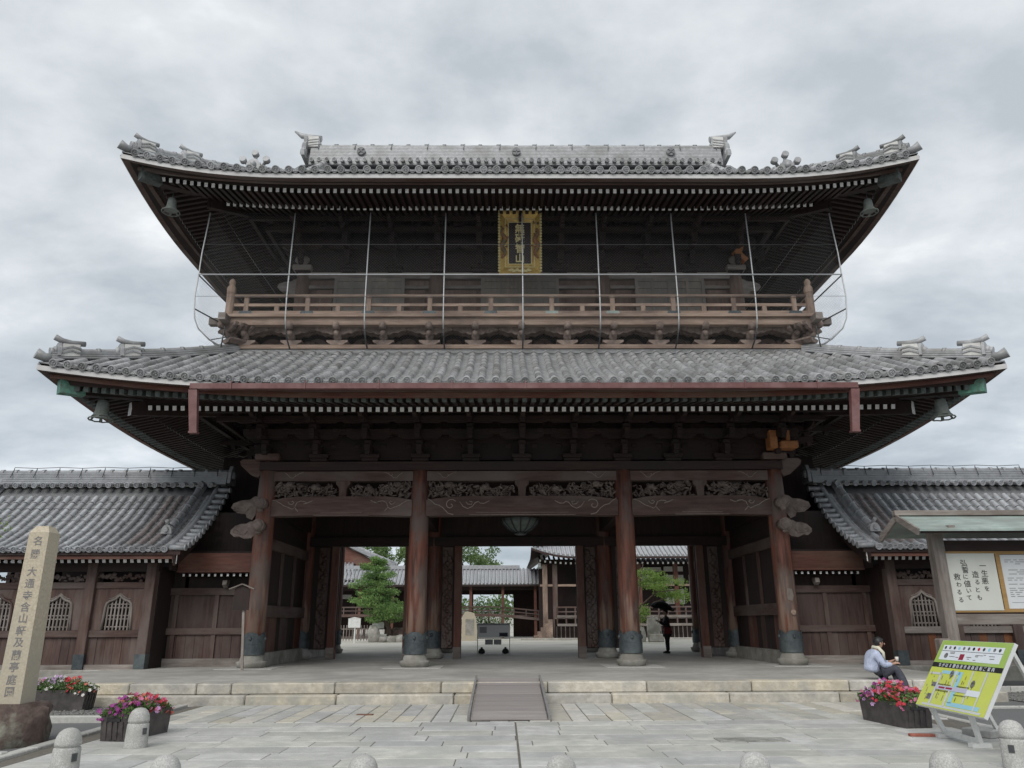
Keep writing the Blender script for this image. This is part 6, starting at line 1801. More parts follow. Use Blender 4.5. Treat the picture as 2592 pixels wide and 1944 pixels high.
# ------------------------------------------------------------------ people
def skin_mesh(name, nodes, edges, root, sub=2):
    """nodes: name -> ((x,y,z), radius); a continuous skinned surface"""
    me = bpy.data.meshes.new(name); bm = bmesh.new(); ly = bm.verts.layers.skin.verify(); vv = {}
    for k, (p, r) in nodes.items():
        v = bm.verts.new(p); rr = r if isinstance(r, tuple) else (r, r); v[ly].radius = rr; v[ly].use_root = (k == root); vv[k] = v
    for a, c in edges: bm.edges.new((vv[a], vv[c]))
    bm.to_mesh(me); bm.free()
    o = bpy.data.objects.new(name, me); COL.objects.link(o)
    md = o.modifiers.new('skin', 'SKIN'); md.use_smooth_shade = True
    m2 = o.modifiers.new('sub', 'SUBSURF'); m2.levels = m2.render_levels = sub
    dg = bpy.context.evaluated_depsgraph_get(); out = bpy.data.meshes.new_from_object(o.evaluated_get(dg))
    bpy.data.objects.remove(o); bpy.data.meshes.remove(me)
    for p in out.polygons: p.use_smooth = True
    return out
def part_from(me, name, mt, parent):
    me.materials.clear(); me.materials.append(M_[mt]); me.name = name
    o = bpy.data.objects.new(name, me); return link(o, parent)
def under_clothes(o, mt, is_skin):
    o.data.materials.append(M_[mt])
    for p in o.data.polygons: p.material_index = 0 if is_skin(p.center) else 1
def chain(nodes, edges, names): edges.extend([(names[i], names[i + 1]) for i in range(len(names) - 1)])
def hand(nodes, edges, wrist, key, p, d, side, curl=0.012):
    """palm vertex plus five finger chains; p palm centre, d pointing direction, side = thumb direction"""
    p, d, side = Vector(p), Vector(d).normalized(), Vector(side).normalized(); dn = d.cross(side)
    nodes[key] = (p, 0.026); edges.append((wrist, key))
    for k, (off, ln) in enumerate(((-0.021, 0.055), (-0.007, 0.066), (0.007, 0.070), (0.021, 0.064))):
        a = p + d * 0.03 + side * off; m_ = a + d * ln * 0.5 - dn * curl; e = a + d * ln * 0.85 - dn * curl * 2.8
        for i, q in enumerate((a, m_, e)): nodes['%s_f%d%d' % (key, k, i)] = (q, 0.0088 - 0.001 * i)
        edges.append((key, '%s_f%d0' % (key, k))); chain(nodes, edges, ['%s_f%d%d' % (key, k, i) for i in range(3)])
    a = p + side * 0.032; e = a + d * 0.03 + side * 0.018
    nodes[key + '_t0'] = (a, 0.010); nodes[key + '_t1'] = (e, 0.009); edges += [(key, key + '_t0'), (key + '_t0', key + '_t1')]
def head_parts(parent, c, f, r, hairmat, long=False):
    """hair cap and facial features; c head centre, f facing direction"""
    c, f = Vector(c), Vector(f).normalized(); up = Vector((0, 0, 1)); s = f.cross(up).normalized()
    b = MB(); rows = []
    for i in range(9):
        t = math.pi * 0.70 * i / 8; row = []
        for j in range(17):
            p = 2 * math.pi * j / 16; front = math.cos(p)
            tt = t * (0.50 + 0.50 * min(1.0, max(0.0, (0.75 - front) / 0.9)))
            q = r * (1.11 + 0.035 * math.sin(5 * p + i) + 0.05 * max(0, -front))
            row.append(c + up * 0.012 + (f * math.sin(tt) * math.cos(p) * 1.08 + s * math.sin(tt) * math.sin(p) * 0.92 + up * math.cos(tt) * 1.14) * q - f * 0.008)
        rows.append(row)
    b.grid(rows, 0, True); b.build('hair', hairmat, parent)
    b = MB()
    b.tube([c + f * r * 0.95 + up * 0.012, c + f * r * 1.16 - up * 0.018, c + f * r * 0.98 - up * 0.024], [0.008, 0.013, 0.009], 6)
    for k in (-1, 1): b.blob(c + s * k * r * 0.92 - up * 0.005, 0.022, 0.7, 0.7, 1.2, n=7, k=5)
    b.build('nose_and_ears', 'skin', parent)
    b = MB()
    for k in (-1, 1):
        b.blob(c + f * r * 0.93 + s * k * 0.032 + up * 0.012, 0.009, 1, 1, 0.7, n=7, k=5)
        b.tube([c + f * r * 0.95 + s * k * 0.018 + up * 0.034, c + f * r * 0.90 + s * k * 0.048 + up * 0.034], 0.004, 5)
    b.build('eyes', 'hair', parent)
    b = MB(); b.tube([c + f * r * 0.94 - s * 0.022 - up * 0.052, c + f * r * 1.0 - up * 0.050, c + f * r * 0.94 + s * 0.022 - up * 0.052], 0.006, 5); b.build('mouth', 'red_cloth', parent)

# seated person with a cup, looking to the right
per = thing('person', 'seated person in a pale blue jacket holding a cup on the stone step, looking right', 'person', (7.0, 16.15, ZP))
N, E = {}, []
hip, ch = Vector((6.92, 16.28, 0.475)), Vector((6.99, 16.26, 0.80))
N['pelvis'] = (hip, 0.085); N['waist'] = (Vector((6.925, 16.28, 0.62)), 0.085); N['chest'] = (ch, 0.095); N['neck0'] = (Vector((7.045, 16.24, 0.915)), 0.055); N['neck'] = (Vector((7.075, 16.23, 0.965)), 0.05)
N['jaw'] = (Vector((7.115, 16.22, 1.02)), 0.072); N['skull'] = (Vector((7.115, 16.22, 1.075)), 0.082); N['crown'] = (Vector((7.10, 16.22, 1.11)), 0.068)
chain(N, E, ['pelvis', 'waist', 'chest', 'neck0', 'neck', 'jaw', 'skull', 'crown'])
for k, y0, sgn in (('L', 16.12, -1), ('R', 16.42, 1)):
    N['sh' + k] = (Vector((7.0, y0 + 0.0, 0.84)), 0.062); N['el' + k] = (Vector((7.07, y0 - sgn * 0.0 + sgn * 0.05, 0.63)), 0.045); N['wr' + k] = (Vector((7.27, 16.16 + sgn * 0.05, 0.70 if k == 'R' else 0.665)), 0.030)
    E += [('chest', 'sh' + k), ('sh' + k, 'el' + k), ('el' + k, 'wr' + k)]
    hand(N, E, 'wr' + k, 'palm' + k, (7.33, 16.14 + sgn * 0.045, 0.725 if k == 'R' else 0.68), (1, -0.1, 0.25), (0, -sgn, 0.6))
    y1 = 16.28 + sgn * 0.09
    N['th' + k] = (Vector((7.10, y1 - 0.03, 0.52)), 0.065); N['kn' + k] = (Vector((7.33, y1 - 0.10, 0.585)), 0.055); N['sn' + k] = (Vector((7.36, y1 - 0.24, 0.36)), 0.05); N['an' + k] = (Vector((7.36, y1 - 0.34, 0.24)), 0.038); N['to' + k] = (Vector((7.50, y1 - 0.38, 0.205)), 0.035)
    E += [('pelvis', 'th' + k)]; chain(N, E, ['th' + k, 'kn' + k, 'sn' + k, 'an' + k, 'to' + k])
under_clothes(part_from(skin_mesh('body', N, E, 'pelvis'), 'body', 'skin', per), 'trousers', lambda c: c.z > 0.9 or (c.x > 7.2 and c.z > 0.645))
J = {k: (N[k][0], N[k][1] * q) for k, q in (('pelvis', 1.9), ('waist', 1.85), ('chest', 1.6), ('neck0', 1.35), ('shL', 1.5), ('elL', 1.6), ('wrL', 1.45), ('shR', 1.5), ('elR', 1.6), ('wrR', 1.45))}
J['pelvis'] = (Vector((6.91, 16.28, 0.49)), 0.185)
part_from(skin_mesh('jacket', J, [('pelvis', 'waist'), ('waist', 'chest'), ('chest', 'neck0'), ('chest', 'shL'), ('shL', 'elL'), ('elL', 'wrL'), ('chest', 'shR'), ('shR', 'elR'), ('elR', 'wrR')], 'pelvis'), 'jacket', 'jacket_blue', per)
T_ = {}; te_ = []
T_['pelvis'] = (Vector((6.95, 16.27, 0.485)), 0.195)
for k in 'LR':
    for j in ('th', 'kn', 'sn', 'an'): T_[j + k] = (N[j + k][0], N[j + k][1] * (1.85 if j == 'th' else 1.6))
    te_ += [('pelvis', 'th' + k)]; chain(T_, te_, ['th' + k, 'kn' + k, 'sn' + k, 'an' + k])
part_from(skin_mesh('trousers', T_, te_, 'pelvis'), 'trousers', 'trousers', per)
b = MB(); b.tube([(7.02, 16.36, 0.93), (7.01, 16.28, 0.985), (7.06, 16.16, 0.97), (7.12, 16.12, 0.88), (7.135, 16.14, 0.74)], [0.03, 0.035, 0.035, 0.032, 0.025], 8); b.tube([(7.02, 16.36, 0.93), (7.13, 16.32, 0.86), (7.14, 16.30, 0.76)], [0.03, 0.03, 0.025], 8); b.build('scarf', 'scarf_cream', per)
b = MB(); b.blob((7.12, 16.21, 0.80), 0.075, 0.7, 1.1, 1.4); b.build('shirt', 'dark_cloth', per)
for k, sgn in (('L', -1), ('R', 1)):
    p = N['an' + k][0]; b = MB(); b.tube([p + Vector((-0.05, 0.02, -0.035)), p + Vector((0.06, -0.01, -0.035)), p + Vector((0.17, -0.045, -0.045))], [0.04, 0.045, 0.03], 8); b.build('shoe', 'dark_cloth', per)
head_parts(per, (7.118, 16.22, 1.062), (1, -0.25, -0.05), 0.085, 'hair')
b = MB(); b.lathe([(0.026, 0), (0.036, 0.085), (0.033, 0.085), (0.024, 0.01)], 14, (7.385, 16.13, 0.715)); tag(b.build('paper_cup', 'cup'), 'small pale cup held in the seated person\'s hands', 'cup')

# standing person with a parasol behind the gate
pe2 = thing('person', 'standing person in dark clothes with a shoulder bag, seen behind the right-hand columns', 'person', (5.6, 30.0, ZP))
N, E = {}, []; bx_, by_ = 5.62, 30.0
N['pelvis'] = (Vector((bx_, by_, 1.20)), 0.10); N['waist'] = (Vector((bx_ - 0.01, by_, 1.36)), 0.09); N['chest'] = (Vector((bx_, by_, 1.56)), 0.095); N['neck0'] = (Vector((bx_ - 0.01, by_, 1.68)), 0.05); N['neck'] = (Vector((bx_ - 0.015, by_, 1.73)), 0.045)
N['jaw'] = (Vector((bx_ - 0.03, by_, 1.78)), 0.068); N['skull'] = (Vector((bx_ - 0.025, by_, 1.84)), 0.08); N['crown'] = (Vector((bx_ - 0.02, by_, 1.875)), 0.066)
chain(N, E, ['pelvis', 'waist', 'chest', 'neck0', 'neck', 'jaw', 'skull', 'crown'])
for k, sgn in (('L', -1), ('R', 1)):
    N['sh' + k] = (Vector((bx_ - 0.0, by_ + sgn * 0.15, 1.60)), 0.058)
    N['el' + k] = (Vector((bx_ - 0.10, by_ + sgn * 0.18, 1.38)), 0.042); N['wr' + k] = (Vector((bx_ - 0.27, by_ + sgn * 0.08, 1.50)), 0.028)
    E += [('chest', 'sh' + k), ('sh' + k, 'el' + k), ('el' + k, 'wr' + k)]
    hand(N, E, 'wr' + k, 'palm' + k, (bx_ - 0.33, by_ + sgn * 0.06, 1.52), (-1, 0, 0.2), (0, -sgn, 0.5))
    N['hp' + k] = (Vector((bx_, by_ + sgn * 0.08, 1.08)), 0.095); N['kn' + k] = (Vector((bx_ - 0.01 + sgn * 0.02, by_ + sgn * 0.08, 0.78)), 0.065); N['an' + k] = (Vector((bx_ + sgn * 0.03, by_ + sgn * 0.08, 0.44)), 0.042); N['to' + k] = (Vector((bx_ - 0.15 + sgn * 0.03, by_ + sgn * 0.09, 0.40)), 0.034)
    E += [('pelvis', 'hp' + k)]; chain(N, E, ['hp' + k, 'kn' + k, 'an' + k, 'to' + k])
under_clothes(part_from(skin_mesh('body', N, E, 'pelvis'), 'body', 'skin', pe2), 'black_cloth', lambda c: c.z > 1.69 or (c.x < 5.38 and c.z > 1.4))
J = {k: (N[k][0], N[k][1] * q) for k, q in (('pelvis', 1.65), ('waist', 1.6), ('chest', 1.55), ('neck0', 1.3), ('shL', 1.4), ('elL', 1.4), ('wrL', 1.4), ('shR', 1.4), ('elR', 1.5), ('wrR', 1.4))}
part_from(skin_mesh('coat', J, [('pelvis', 'waist'), ('waist', 'chest'), ('chest', 'neck0'), ('chest', 'shL'), ('shL', 'elL'), ('elL', 'wrL'), ('chest', 'shR'), ('shR', 'elR'), ('elR', 'wrR')], 'pelvis'), 'coat', 'black_cloth', pe2)
T_ = {'pelvis': (Vector((bx_, by_, 1.16)), 0.15)}; te_ = []
for k in 'LR':
    for j in ('hp', 'kn', 'an'): T_[j + k] = (N[j + k][0], N[j + k][1] * 1.35)
    te_ += [('pelvis', 'hp' + k)]; chain(T_, te_, ['hp' + k, 'kn' + k, 'an' + k])
part_from(skin_mesh('trousers', T_, te_, 'pelvis'), 'trousers', 'black_cloth', pe2)
for k in 'LR':
    p = N['an' + k][0]; b = MB(); b.tube([(p.x + 0.06, p.y, 0.40), (p.x - 0.05, p.y, 0.41), (p.x - 0.17, p.y, 0.395)], [0.035, 0.042, 0.03], 8); b.build('shoe', 'black_cloth', pe2)
b = MB(); b.cbox(bx_ - 0.14, bx_ + 0.12, by_ - 0.26, by_ - 0.17, 1.05, 1.30, 0.02); b.tube([(bx_ - 0.1, by_ - 0.2, 1.3), (bx_, by_ - 0.10, 1.66), (bx_ + 0.1, by_ - 0.2, 1.3)], 0.012, 5); b.build('bag', 'red_cloth', pe2)
head_parts(pe2, (bx_ - 0.027, by_, 1.828), (-1, -0.1, 0), 0.083, 'hair')
um = thing('parasol', 'dark open parasol held over the standing person', 'umbrella', (bx_ - 0.33, by_ - 0.06, 1.5))
D = Vector((0.22, 0.0, 1)).normalized(); top = Vector((5.52, by_ - 0.02, 2.23)); s1 = Vector((1, 0, -0.22)).normalized(); s2 = Vector((0, 1, 0))
b = MB(); rows = []
for i in range(6):
    rr = 0.50 * i / 5; zz = -0.26 * (i / 5) ** 2; rows.append([top + D * (zz - 0.02 * (i == 5) * (j % 2)) + (s1 * math.cos(2 * math.pi * j / 16) + s2 * math.sin(2 * math.pi * j / 16)) * rr for j in range(17)])
b.grid(rows, 0, False); b.build('canopy', 'black_cloth', um)
b = MB(); b.tube([top + D * 0.05, (bx_ - 0.345, by_ - 0.06, 1.42)], 0.009, 6); b.build('shaft', 'pipe_dark', um)
for k in range(8):
    g = 2 * math.pi * k / 8; b = MB(); b.tube([top - D * 0.02, top - D * 0.09 + (s1 * math.cos(g) + s2 * math.sin(g)) * 0.25, top - D * 0.28 + (s1 * math.cos(g) + s2 * math.sin(g)) * 0.49], 0.005, 4); b.build('rib', 'pipe_dark', um)
# ------------------------------------------------------------------ trees
def tree(name, label, base, stems, clumps, sz, mt, seed, group=None, cat='tree'):
    """stems: list of (points, r0, r1); clumps: (centre, rx, ry, rz, leaves)"""
    random.seed(seed)
    t = thing(name, label, cat, base, group)
    b = MB()
    for pts, r0, r1 in stems:
        n = len(pts); b.tube(pts, [r0 + (r1 - r0) * i / (n - 1) for i in range(n)], 8)
    b.build('trunk', 'bark', t)
    b = MB()
    for c, rx, ry, rz, n in clumps:
        c = Vector(c)
        for i in range(n):
            v = Vector((random.gauss(0, 1), random.gauss(0, 1), random.gauss(0, 1))).normalized()
            q = random.random() ** 0.45
            p = c + Vector((v.x * rx, v.y * ry, v.z * rz)) * q * (1 + 0.12 * math.sin(5 * v.x + 3 * v.z + c.x))
            leaf(b, p, sz * random.uniform(0.7, 1.3), 0, 0.55)
    b.build('crown', mt, t)
    return t
random.seed(77)
CZ = 0.35
# cloud-pruned pine: stacked pads on a bent trunk
pads = []
lay = [(5.25, -8.75, 0.7), (4.85, -8.85, 0.95), (4.35, -8.55, 1.1), (3.85, -8.95, 1.45), (3.4, -8.5, 1.35), (2.95, -8.85, 1.55), (2.5, -8.25, 1.65), (2.15, -7.7, 1.6), (1.8, -8.0, 1.3)]
for z, x, r in lay:
    for k in range(5 if r > 0.9 else 3):
        g = 2 * math.pi * k / 5 + z * 2.1; q = r * 0.62
        pads.append(((x + q * math.cos(g), 50 + q * math.sin(g), z + random.uniform(-0.14, 0.14)), r * 0.52, r * 0.52, 0.24, 330))
    pads.append(((x, 50, z + 0.05), r * 0.45, r * 0.45, 0.26, 180))
pst = [([(-7.7, 50, CZ), (-7.75, 50, 1.2), (-8.3, 50, 2.1), (-8.6, 50, 3.2), (-8.75, 50, 4.9)], 0.17, 0.05)]
for z, x, r in lay[2:]: pst.append(([(-8.5, 50, z - 0.25), (x + r * 0.6, 49.8, z - 0.08)], 0.05, 0.02)); pst.append(([(-8.5, 50, z - 0.3), (x - r * 0.6, 50.1, z - 0.08)], 0.05, 0.02))
tree('pine_tree', 'cloud-pruned green pine tree seen through the left bay of the gate', (-7.7, 50, CZ), pst, pads, 0.13, 'leaf_pine', 9)
mc = []
for i in range(26):
    u = random.random(); x = 7.6 + 2.9 * u; z = 4.9 - 1.6 * u + random.uniform(-1.2, 0.3) * (1 - 0.4 * u)
    mc.append(((x - 0.2, 47 + random.uniform(-1, 1), z), random.uniform(0.4, 0.75), 0.6, random.uniform(0.22, 0.4), 150))
for i in range(8): mc.append(((6.9 + random.uniform(-0.7, 0.9), 47 + random.uniform(-0.6, 0.6), 1.5 + random.uniform(-0.4, 0.9)), 0.5, 0.5, 0.4, 160))
tree('maple_tree', 'pale green young-leaved tree seen through the right bay of the gate', (7.4, 47, CZ), [([(7.3, 47, CZ), (7.35, 47, 1.6), (7.5, 47, 3.0), (7.9, 47, 4.9)], 0.12, 0.03), ([(7.4, 47, 2.2), (8.6, 47, 3.2), (10.2, 47, 3.3)], 0.06, 0.015), ([(7.4, 47, 1.8), (8.4, 46.8, 2.6), (9.4, 46.8, 2.9)], 0.05, 0.012)], mc, 0.13, 'leaf_bright', 12)
for k, (x, z, r, lab) in enumerate(((-13.0, 8.2, 3.0, 'leafy tree rising behind the corridor roof, in the left bay of the gate'), (-4.2, 8.1, 3.1, 'leafy tree rising behind the corridor roof, in the middle bay of the gate'))):
    random.seed(90 + k); cl = []
    for i in range(34):
        v = Vector((random.gauss(0, 1), random.gauss(0, 1), random.gauss(0, 0.9))).normalized() * r * random.uniform(0.45, 1.0)
        cl.append(((x + v.x * 1.25, 85 + v.y, z + v.z * 0.72), 0.9, 0.9, 0.65, 130))
    st = [([(x, 85, CZ), (x + 0.1, 85, 4), (x, 85, z)], 0.3, 0.1)] + [([(x, 85, 5), (x + 2.4 * math.cos(g), 85 + 2 * math.sin(g), z + 0.6)], 0.12, 0.03) for g in (0.3, 1.6, 2.9, 4.2, 5.4)]
    tree('broadleaf_tree', lab, (x, 85, CZ), st, cl, 0.30, 'leaf_far', 95 + k, 'trees behind the courtyard')
sc_ = [((-10.15, 14.2, 3.2), 0.55, 0.4, 0.30, 260), ((-10.2, 14.1, 2.75), 0.5, 0.4, 0.25, 200), ((-10.2, 14.2, 1.6), 0.5, 0.4, 0.28, 220), ((-10.9, 14.2, 2.3), 0.6, 0.5, 0.6, 300)]
tree('garden_pine', 'light green pine twigs at the left picture edge beside the stone pillar', (-11.1, 14.2, 0), [([(-11.1, 14.2, 0), (-11.0, 14.2, 1.6), (-10.9, 14.2, 3.2)], 0.09, 0.03), ([(-11, 14.2, 2.6), (-10.2, 14.2, 3.1)], 0.04, 0.012), ([(-11, 14.2, 1.3), (-10.2, 14.2, 1.6)], 0.04, 0.012)], sc_, 0.075, 'leaf_bright', 15)
tree('low_shrub', 'green shrubs glimpsed behind the corridor railing', (-1.8, 66, CZ), [([(-1.8, 66, CZ), (-1.8, 66, 2.4)], 0.1, 0.05)], [((-2.6, 66, 2.7), 1.1, 0.6, 0.9, 500), ((-1.2, 66, 2.9), 1.1, 0.6, 1.0, 500), ((-0.2, 66, 2.3), 0.9, 0.6, 0.8, 360), ((-4.6, 66, 2.7), 1.3, 0.6, 0.9, 460), ((-2.0, 66, 1.4), 2.2, 0.6, 0.7, 700), ((-4.5, 66, 1.4), 1.6, 0.6, 0.7, 500)], 0.22, 'leaf_pine', 16, cat='shrub')

# ------------------------------------------------------------------ courtyard buildings
def rows_on(b, e0, e1, r0, r1, n, r, sag=0.0, m=0):
    e0, e1, r0, r1 = map(Vector, (e0, e1, r0, r1))
    for i in range(n + 1):
        u = i / n; p, q = e0.lerp(e1, u), r0.lerp(r1, u)
        pts = [p.lerp(q, t) - Vector((0, 0, sag * math.sin(math.pi * t))) for t in (0, 0.33, 0.66, 1)]
        b.tube(pts, r, 6, m=m)
def patch(b, e0, e1, r0, r1, sag=0.0, m=0, dz=0.0):
    e0, e1, r0, r1 = map(Vector, (e0, e1, r0, r1)); d = Vector((0, 0, dz))
    b.grid([[e0.lerp(e1, u).lerp(r0.lerp(r1, u), t) - Vector((0, 0, sag * math.sin(math.pi * t))) + d for t in (0, 0.25, 0.5, 0.75, 1)] for u in (0, 0.5, 1)], m, True)
# raised corridor
co = thing('roofed_corridor', 'raised open corridor with red-brown railings and a long tiled roof across the courtyard', 'corridor', (-5, 61, CZ))
b = MB(); patch(b, (-15, 59.6, 4.25), (2.45, 59.6, 4.25), (-15, 61.4, 5.5), (2.45, 61.4, 5.5)); patch(b, (2.45, 63.2, 4.25), (-15, 63.2, 4.25), (2.45, 61.4, 5.5), (-15, 61.4, 5.5))
patch(b, (-15, 59.6, 4.15), (2.45, 59.6, 4.15), (-15, 61.4, 5.35), (2.45, 61.4, 5.35), m=1)
b.box(-15, 2.45, 59.58, 59.66, 4.10, 4.24, 1); cr_ = b.build('roof', ['tile_wing', 'wood_dark_y'], co)
b = MB(); rows_on(b, (-15, 59.55, 4.28), (2.4, 59.55, 4.28), (-15, 61.4, 5.53), (2.4, 61.4, 5.53), 62, 0.075); b.build('cover_tile_rows', 'tile_wing', cr_, kind='stuff')
b = MB()
for k in range(4): b.box(-15, 0.7, 61.25 + 0.02 * k, 61.55 - 0.02 * k, 5.50 + 0.075 * k, 5.56 + 0.075 * k)
b.build('ridge', 'tile_wing', cr_)
for x in (-14, -11.5, -9.0, -5.5, -3.07, -0.63, 1.85):
    for y in (60.1, 62.6):
        b = MB(); b.box(x - 0.1, x + 0.1, y - 0.1, y + 0.1, CZ, 4.2); b.build('post', 'wood_red_z', co)
b = MB(); b.box(-15, 2.4, 60.02, 60.18, 3.85, 4.12); b.build('beam', 'wood_dark_x', co)
b = MB(); b.box(-15, 2.4, 62.5, 62.65, 3.6, 4.12); b.build('beam', 'wood_dark_x', co)
def crail(z, h, nm):
    b = MB()
    for i in range(18):
        xa, xb = -14.5 + i * 0.944, -14.5 + (i + 1) * 0.944
        da, db = -0.06 * max(0, xa + 1.5) ** 1.3, -0.06 * max(0, xb + 1.5) ** 1.3
        b.bar((xa, 60.0, z + da), (xb, 60.0, z + db), 0.09, h)
    b.build(nm, 'wood_mid_x', co)
crail(2.62, 0.09, 'top_rail'); crail(2.36, 0.07, 'middle_rail'); crail(2.02, 0.20, 'floor_beam')
for i in range(19):
    x = -14.5 + i * 0.92; d = -0.06 * max(0, x + 1.5) ** 1.3; b = MB(); b.box(x - 0.035, x + 0.035, 59.96, 60.04, 2.1 + d, 2.6 + d); b.build('baluster', 'wood_mid_z', co)
b = MB(); b.box(-15, 2.4, 60.1, 62.6, 1.95, 2.02); b.build('floor', 'wood_mid_x', co)
b = MB(); b.box(-15, -4.2, 62.45, 62.5, 1.0, 3.6); b.box(0.2, 2.4, 62.45, 62.5, 0.4, 3.6); b.build('back_wall', 'wood_dark_z', co)

# right hall with upturned tiled eaves, porch and veranda
hr = thing('temple_hall', 'temple hall with curved tiled eaves, white plaster walls and a veranda, right of the corridor', 'building', (10, 60, CZ))
b = MB(); es, rs = [], []
n = 24; X0, X1 = 1.35, 22.0
grid = []
for i in range(n + 1):
    x = X0 + (X1 - X0) * i / n; c = x - X0; up = 0.62 * max(0, 1 - c / 3.2) ** 2
    x2 = max(x, X0 + 1.0) if False else x
    grid.append([Vector((x + (0 if c > 6 * t else (6 * t - c)), 53.6 + 8 * t, 5.82 + up * (1 - t) + 5.2 * (0.62 * t + 0.38 * t * t))) for t in (0, 0.15, 0.3, 0.5, 0.75, 1)])
b.grid(grid, 0, True); b.grid([[p - Vector((0, 0, 0.16)) for p in r] for r in grid], 1, True)
b.grid([[r[0], r[0] - Vector((0, 0, 0.16))] for r in grid], 1)
ls = []                                                   # left hip slope seen on edge
for j in range(13):
    y = 53.6 + 16 * j / 12; ls.append([Vector((X0 + 6 * t, max(min(y, 69.6 - 8 * t), 53.6 + 8 * t), 5.82 + 0.62 * max(0, 1 - (y - 53.6) / 3.2) ** 2 * (1 - t) + 5.2 * (0.62 * t + 0.38 * t * t))) for t in (0, 0.3, 0.6, 1)])
b.grid(ls, 0, True); b.grid([[p - Vector((0, 0, 0.16)) for p in r] for r in ls], 1, True)
hroof = b.build('roof', ['tile_wing', 'wood_dark_y'], hr)
b = MB()
x = X0 + 0.3
while x < X1:
    c = x - X0; up = 0.62 * max(0, 1 - c / 3.2) ** 2; tm = min(1, c / 6)
    b.tube([(x, 53.55 + 8 * t, 5.87 + up * (1 - t) + 5.2 * (0.62 * t + 0.38 * t * t)) for t in [tm * k / 5 for k in range(6)]], 0.09, 6); x += 0.32
b.build('cover_tile_rows', 'tile_wing', hroof, kind='stuff')
b = MB(); ridge_stack(b, [(X0 + 6 * t, 53.6 + 8 * t, 5.9 + 0.62 * (1 - t) + 5.2 * (0.62 * t + 0.38 * t * t)) for t in (0.02, 0.15, 0.3, 0.5, 0.75, 1)], 0.4, 3, 0.08, 0.12); b.build('hip_ridge', 'tile_wing', hroof)
RM_ = MB().box(-0.06, 0.06, 0, 2.2, -0.07, 0.07).box(-0.058, 0.058, -0.008, -0.001, -0.067, 0.067, 1).mesh('rafter', ['wood_dark_y', 'white_paint'])
x = 2.0
while x < 20:
    inst('rafter', RM_, hroof, Matrix.Translation((x, 54.5, 5.42 + 0.3 * max(0, 1 - (x - X0) / 3) ** 2)) @ Matrix.Rotation(0.25, 4, 'X')); x += 0.36
bell((1.95, 54.2, 5.05), 0.75, 'small bell hanging from the eave corner of the courtyard hall')
for x in (2.35, 3.05): 
    b = MB(); b.cbox(x - 0.17, x + 0.17, 54.9, 55.25, CZ, 5.4, 0.03); b.build('porch_post', 'wood_pale_z' if x < 3 else 'wood_mid_z', hr)
for x in (6.6, 9.0, 11.6, 14.4, 17.2):
    b = MB(); b.box(x - 0.15, x + 0.15, 55.0, 55.3, CZ, 5.5); b.build('veranda_post', 'wood_red_z', hr)
b = MB(); b.box(2.0, 20, 55.0, 55.25, 3.88, 4.02); b.build('tie_beam', 'wood_pale_x', hr)
b = MB(); b.box(2.0, 20, 57.2, 57.3, 0.5, 5.9); b.build('wall', 'wood_dark_z', hr)
for xa, xb, za, zb in ((8.2, 11.0, 5.0, 5.3), (8.4, 10.85, 3.95, 4.75), (11.2, 12.6, 5.0, 5.35), (11.2, 12.6, 4.0, 4.75), (11.2, 12.6, 2.7, 3.75), (13.0, 16, 2.7, 4.75)):
    b = MB(); b.box(xa, xb, 57.12, 57.19, za, zb); b.build('plaster_panel', 'plaster', hr)
for xa, xb, z in ((3.1, 6.5, 0), (7.6, 13.5, 0)):
    for zz, h, mt in ((2.46, 0.10, 'wood_mid_x'), (2.16, 0.08, 'wood_mid_x'), (1.85, 0.16, 'wood_grey_x'), (1.30, 0.16, 'wood_grey_x')):
        b = MB(); b.bar((xa, 54.2, zz), (xb, 54.2, zz), 0.12, h); b.build('veranda_rail', mt, hr)
    x = xa
    while x < xb:
        b = MB(); b.box(x - 0.05, x + 0.05, 54.15, 54.25, 1.3, 2.46); b.build('baluster', 'wood_mid_z', hr); x += 0.62
b = MB(); b.box(3.0, 20, 54.2, 57.2, 1.70, 1.78); b.build('veranda_floor', 'wood_grey_x', hr)
b = MB(); b.box(3.0, 20, 54.9, 55.0, 0.35, 1.65); b.build('underfloor_screen', 'wood_dark_z', hr)
x = 3.1
while x < 14:
    b = MB(); b.box(x - 0.03, x + 0.03, 54.85, 54.89, 0.4, 1.2); b.build('underfloor_slat', 'wood_grey_z', hr); x += 0.3
for k in range(5):                                        # pale steps climbing to the porch
    b = MB(); b.cbox(1.5 + 0.24 * k, 1.78 + 0.24 * k, 53.4, 54.6, CZ, 0.62 + 0.26 * k, 0.015); b.build('step', 'wood_pale_y', hr)
b = MB(); b.cbox(0.6, 16, 52.9, 53.25, 0.3, 0.48, 0.02); b.build('stone_edge', 'stone_step', hr)

# left hall: gable roof behind a lower pent roof
hl = thing('temple_hall', 'temple hall with a brown gable and grey tiled roofs behind the pine tree', 'building', (-18, 66, CZ))
b = MB()
patch(b, (-9.2, 62, 5.62), (-9.2, 78, 5.62), (-19.5, 62, 11.4), (-19.5, 78, 11.4), 0.55); patch(b, (-29.8, 78, 5.62), (-29.8, 62, 5.62), (-19.5, 78, 11.4), (-19.5, 62, 11.4), 0.55)
patch(b, (-26, 59.9, 4.62), (-12.0, 59.9, 4.62), (-26, 62.1, 6.0), (-12.6, 62.1, 6.0), 0.1)
patch(b, (-26, 59.9, 4.5), (-12.0, 59.9, 4.5), (-26, 62.1, 5.85), (-12.6, 62.1, 5.85), 0.1, 1)
lr = b.build('roof', ['tile_wing', 'wood_dark_y'], hl)
b = MB(); rows_on(b, (-26, 59.85, 4.67), (-12.05, 59.85, 4.67), (-26, 62.1, 6.05), (-12.6, 62.1, 6.05), 46, 0.085, 0.1)
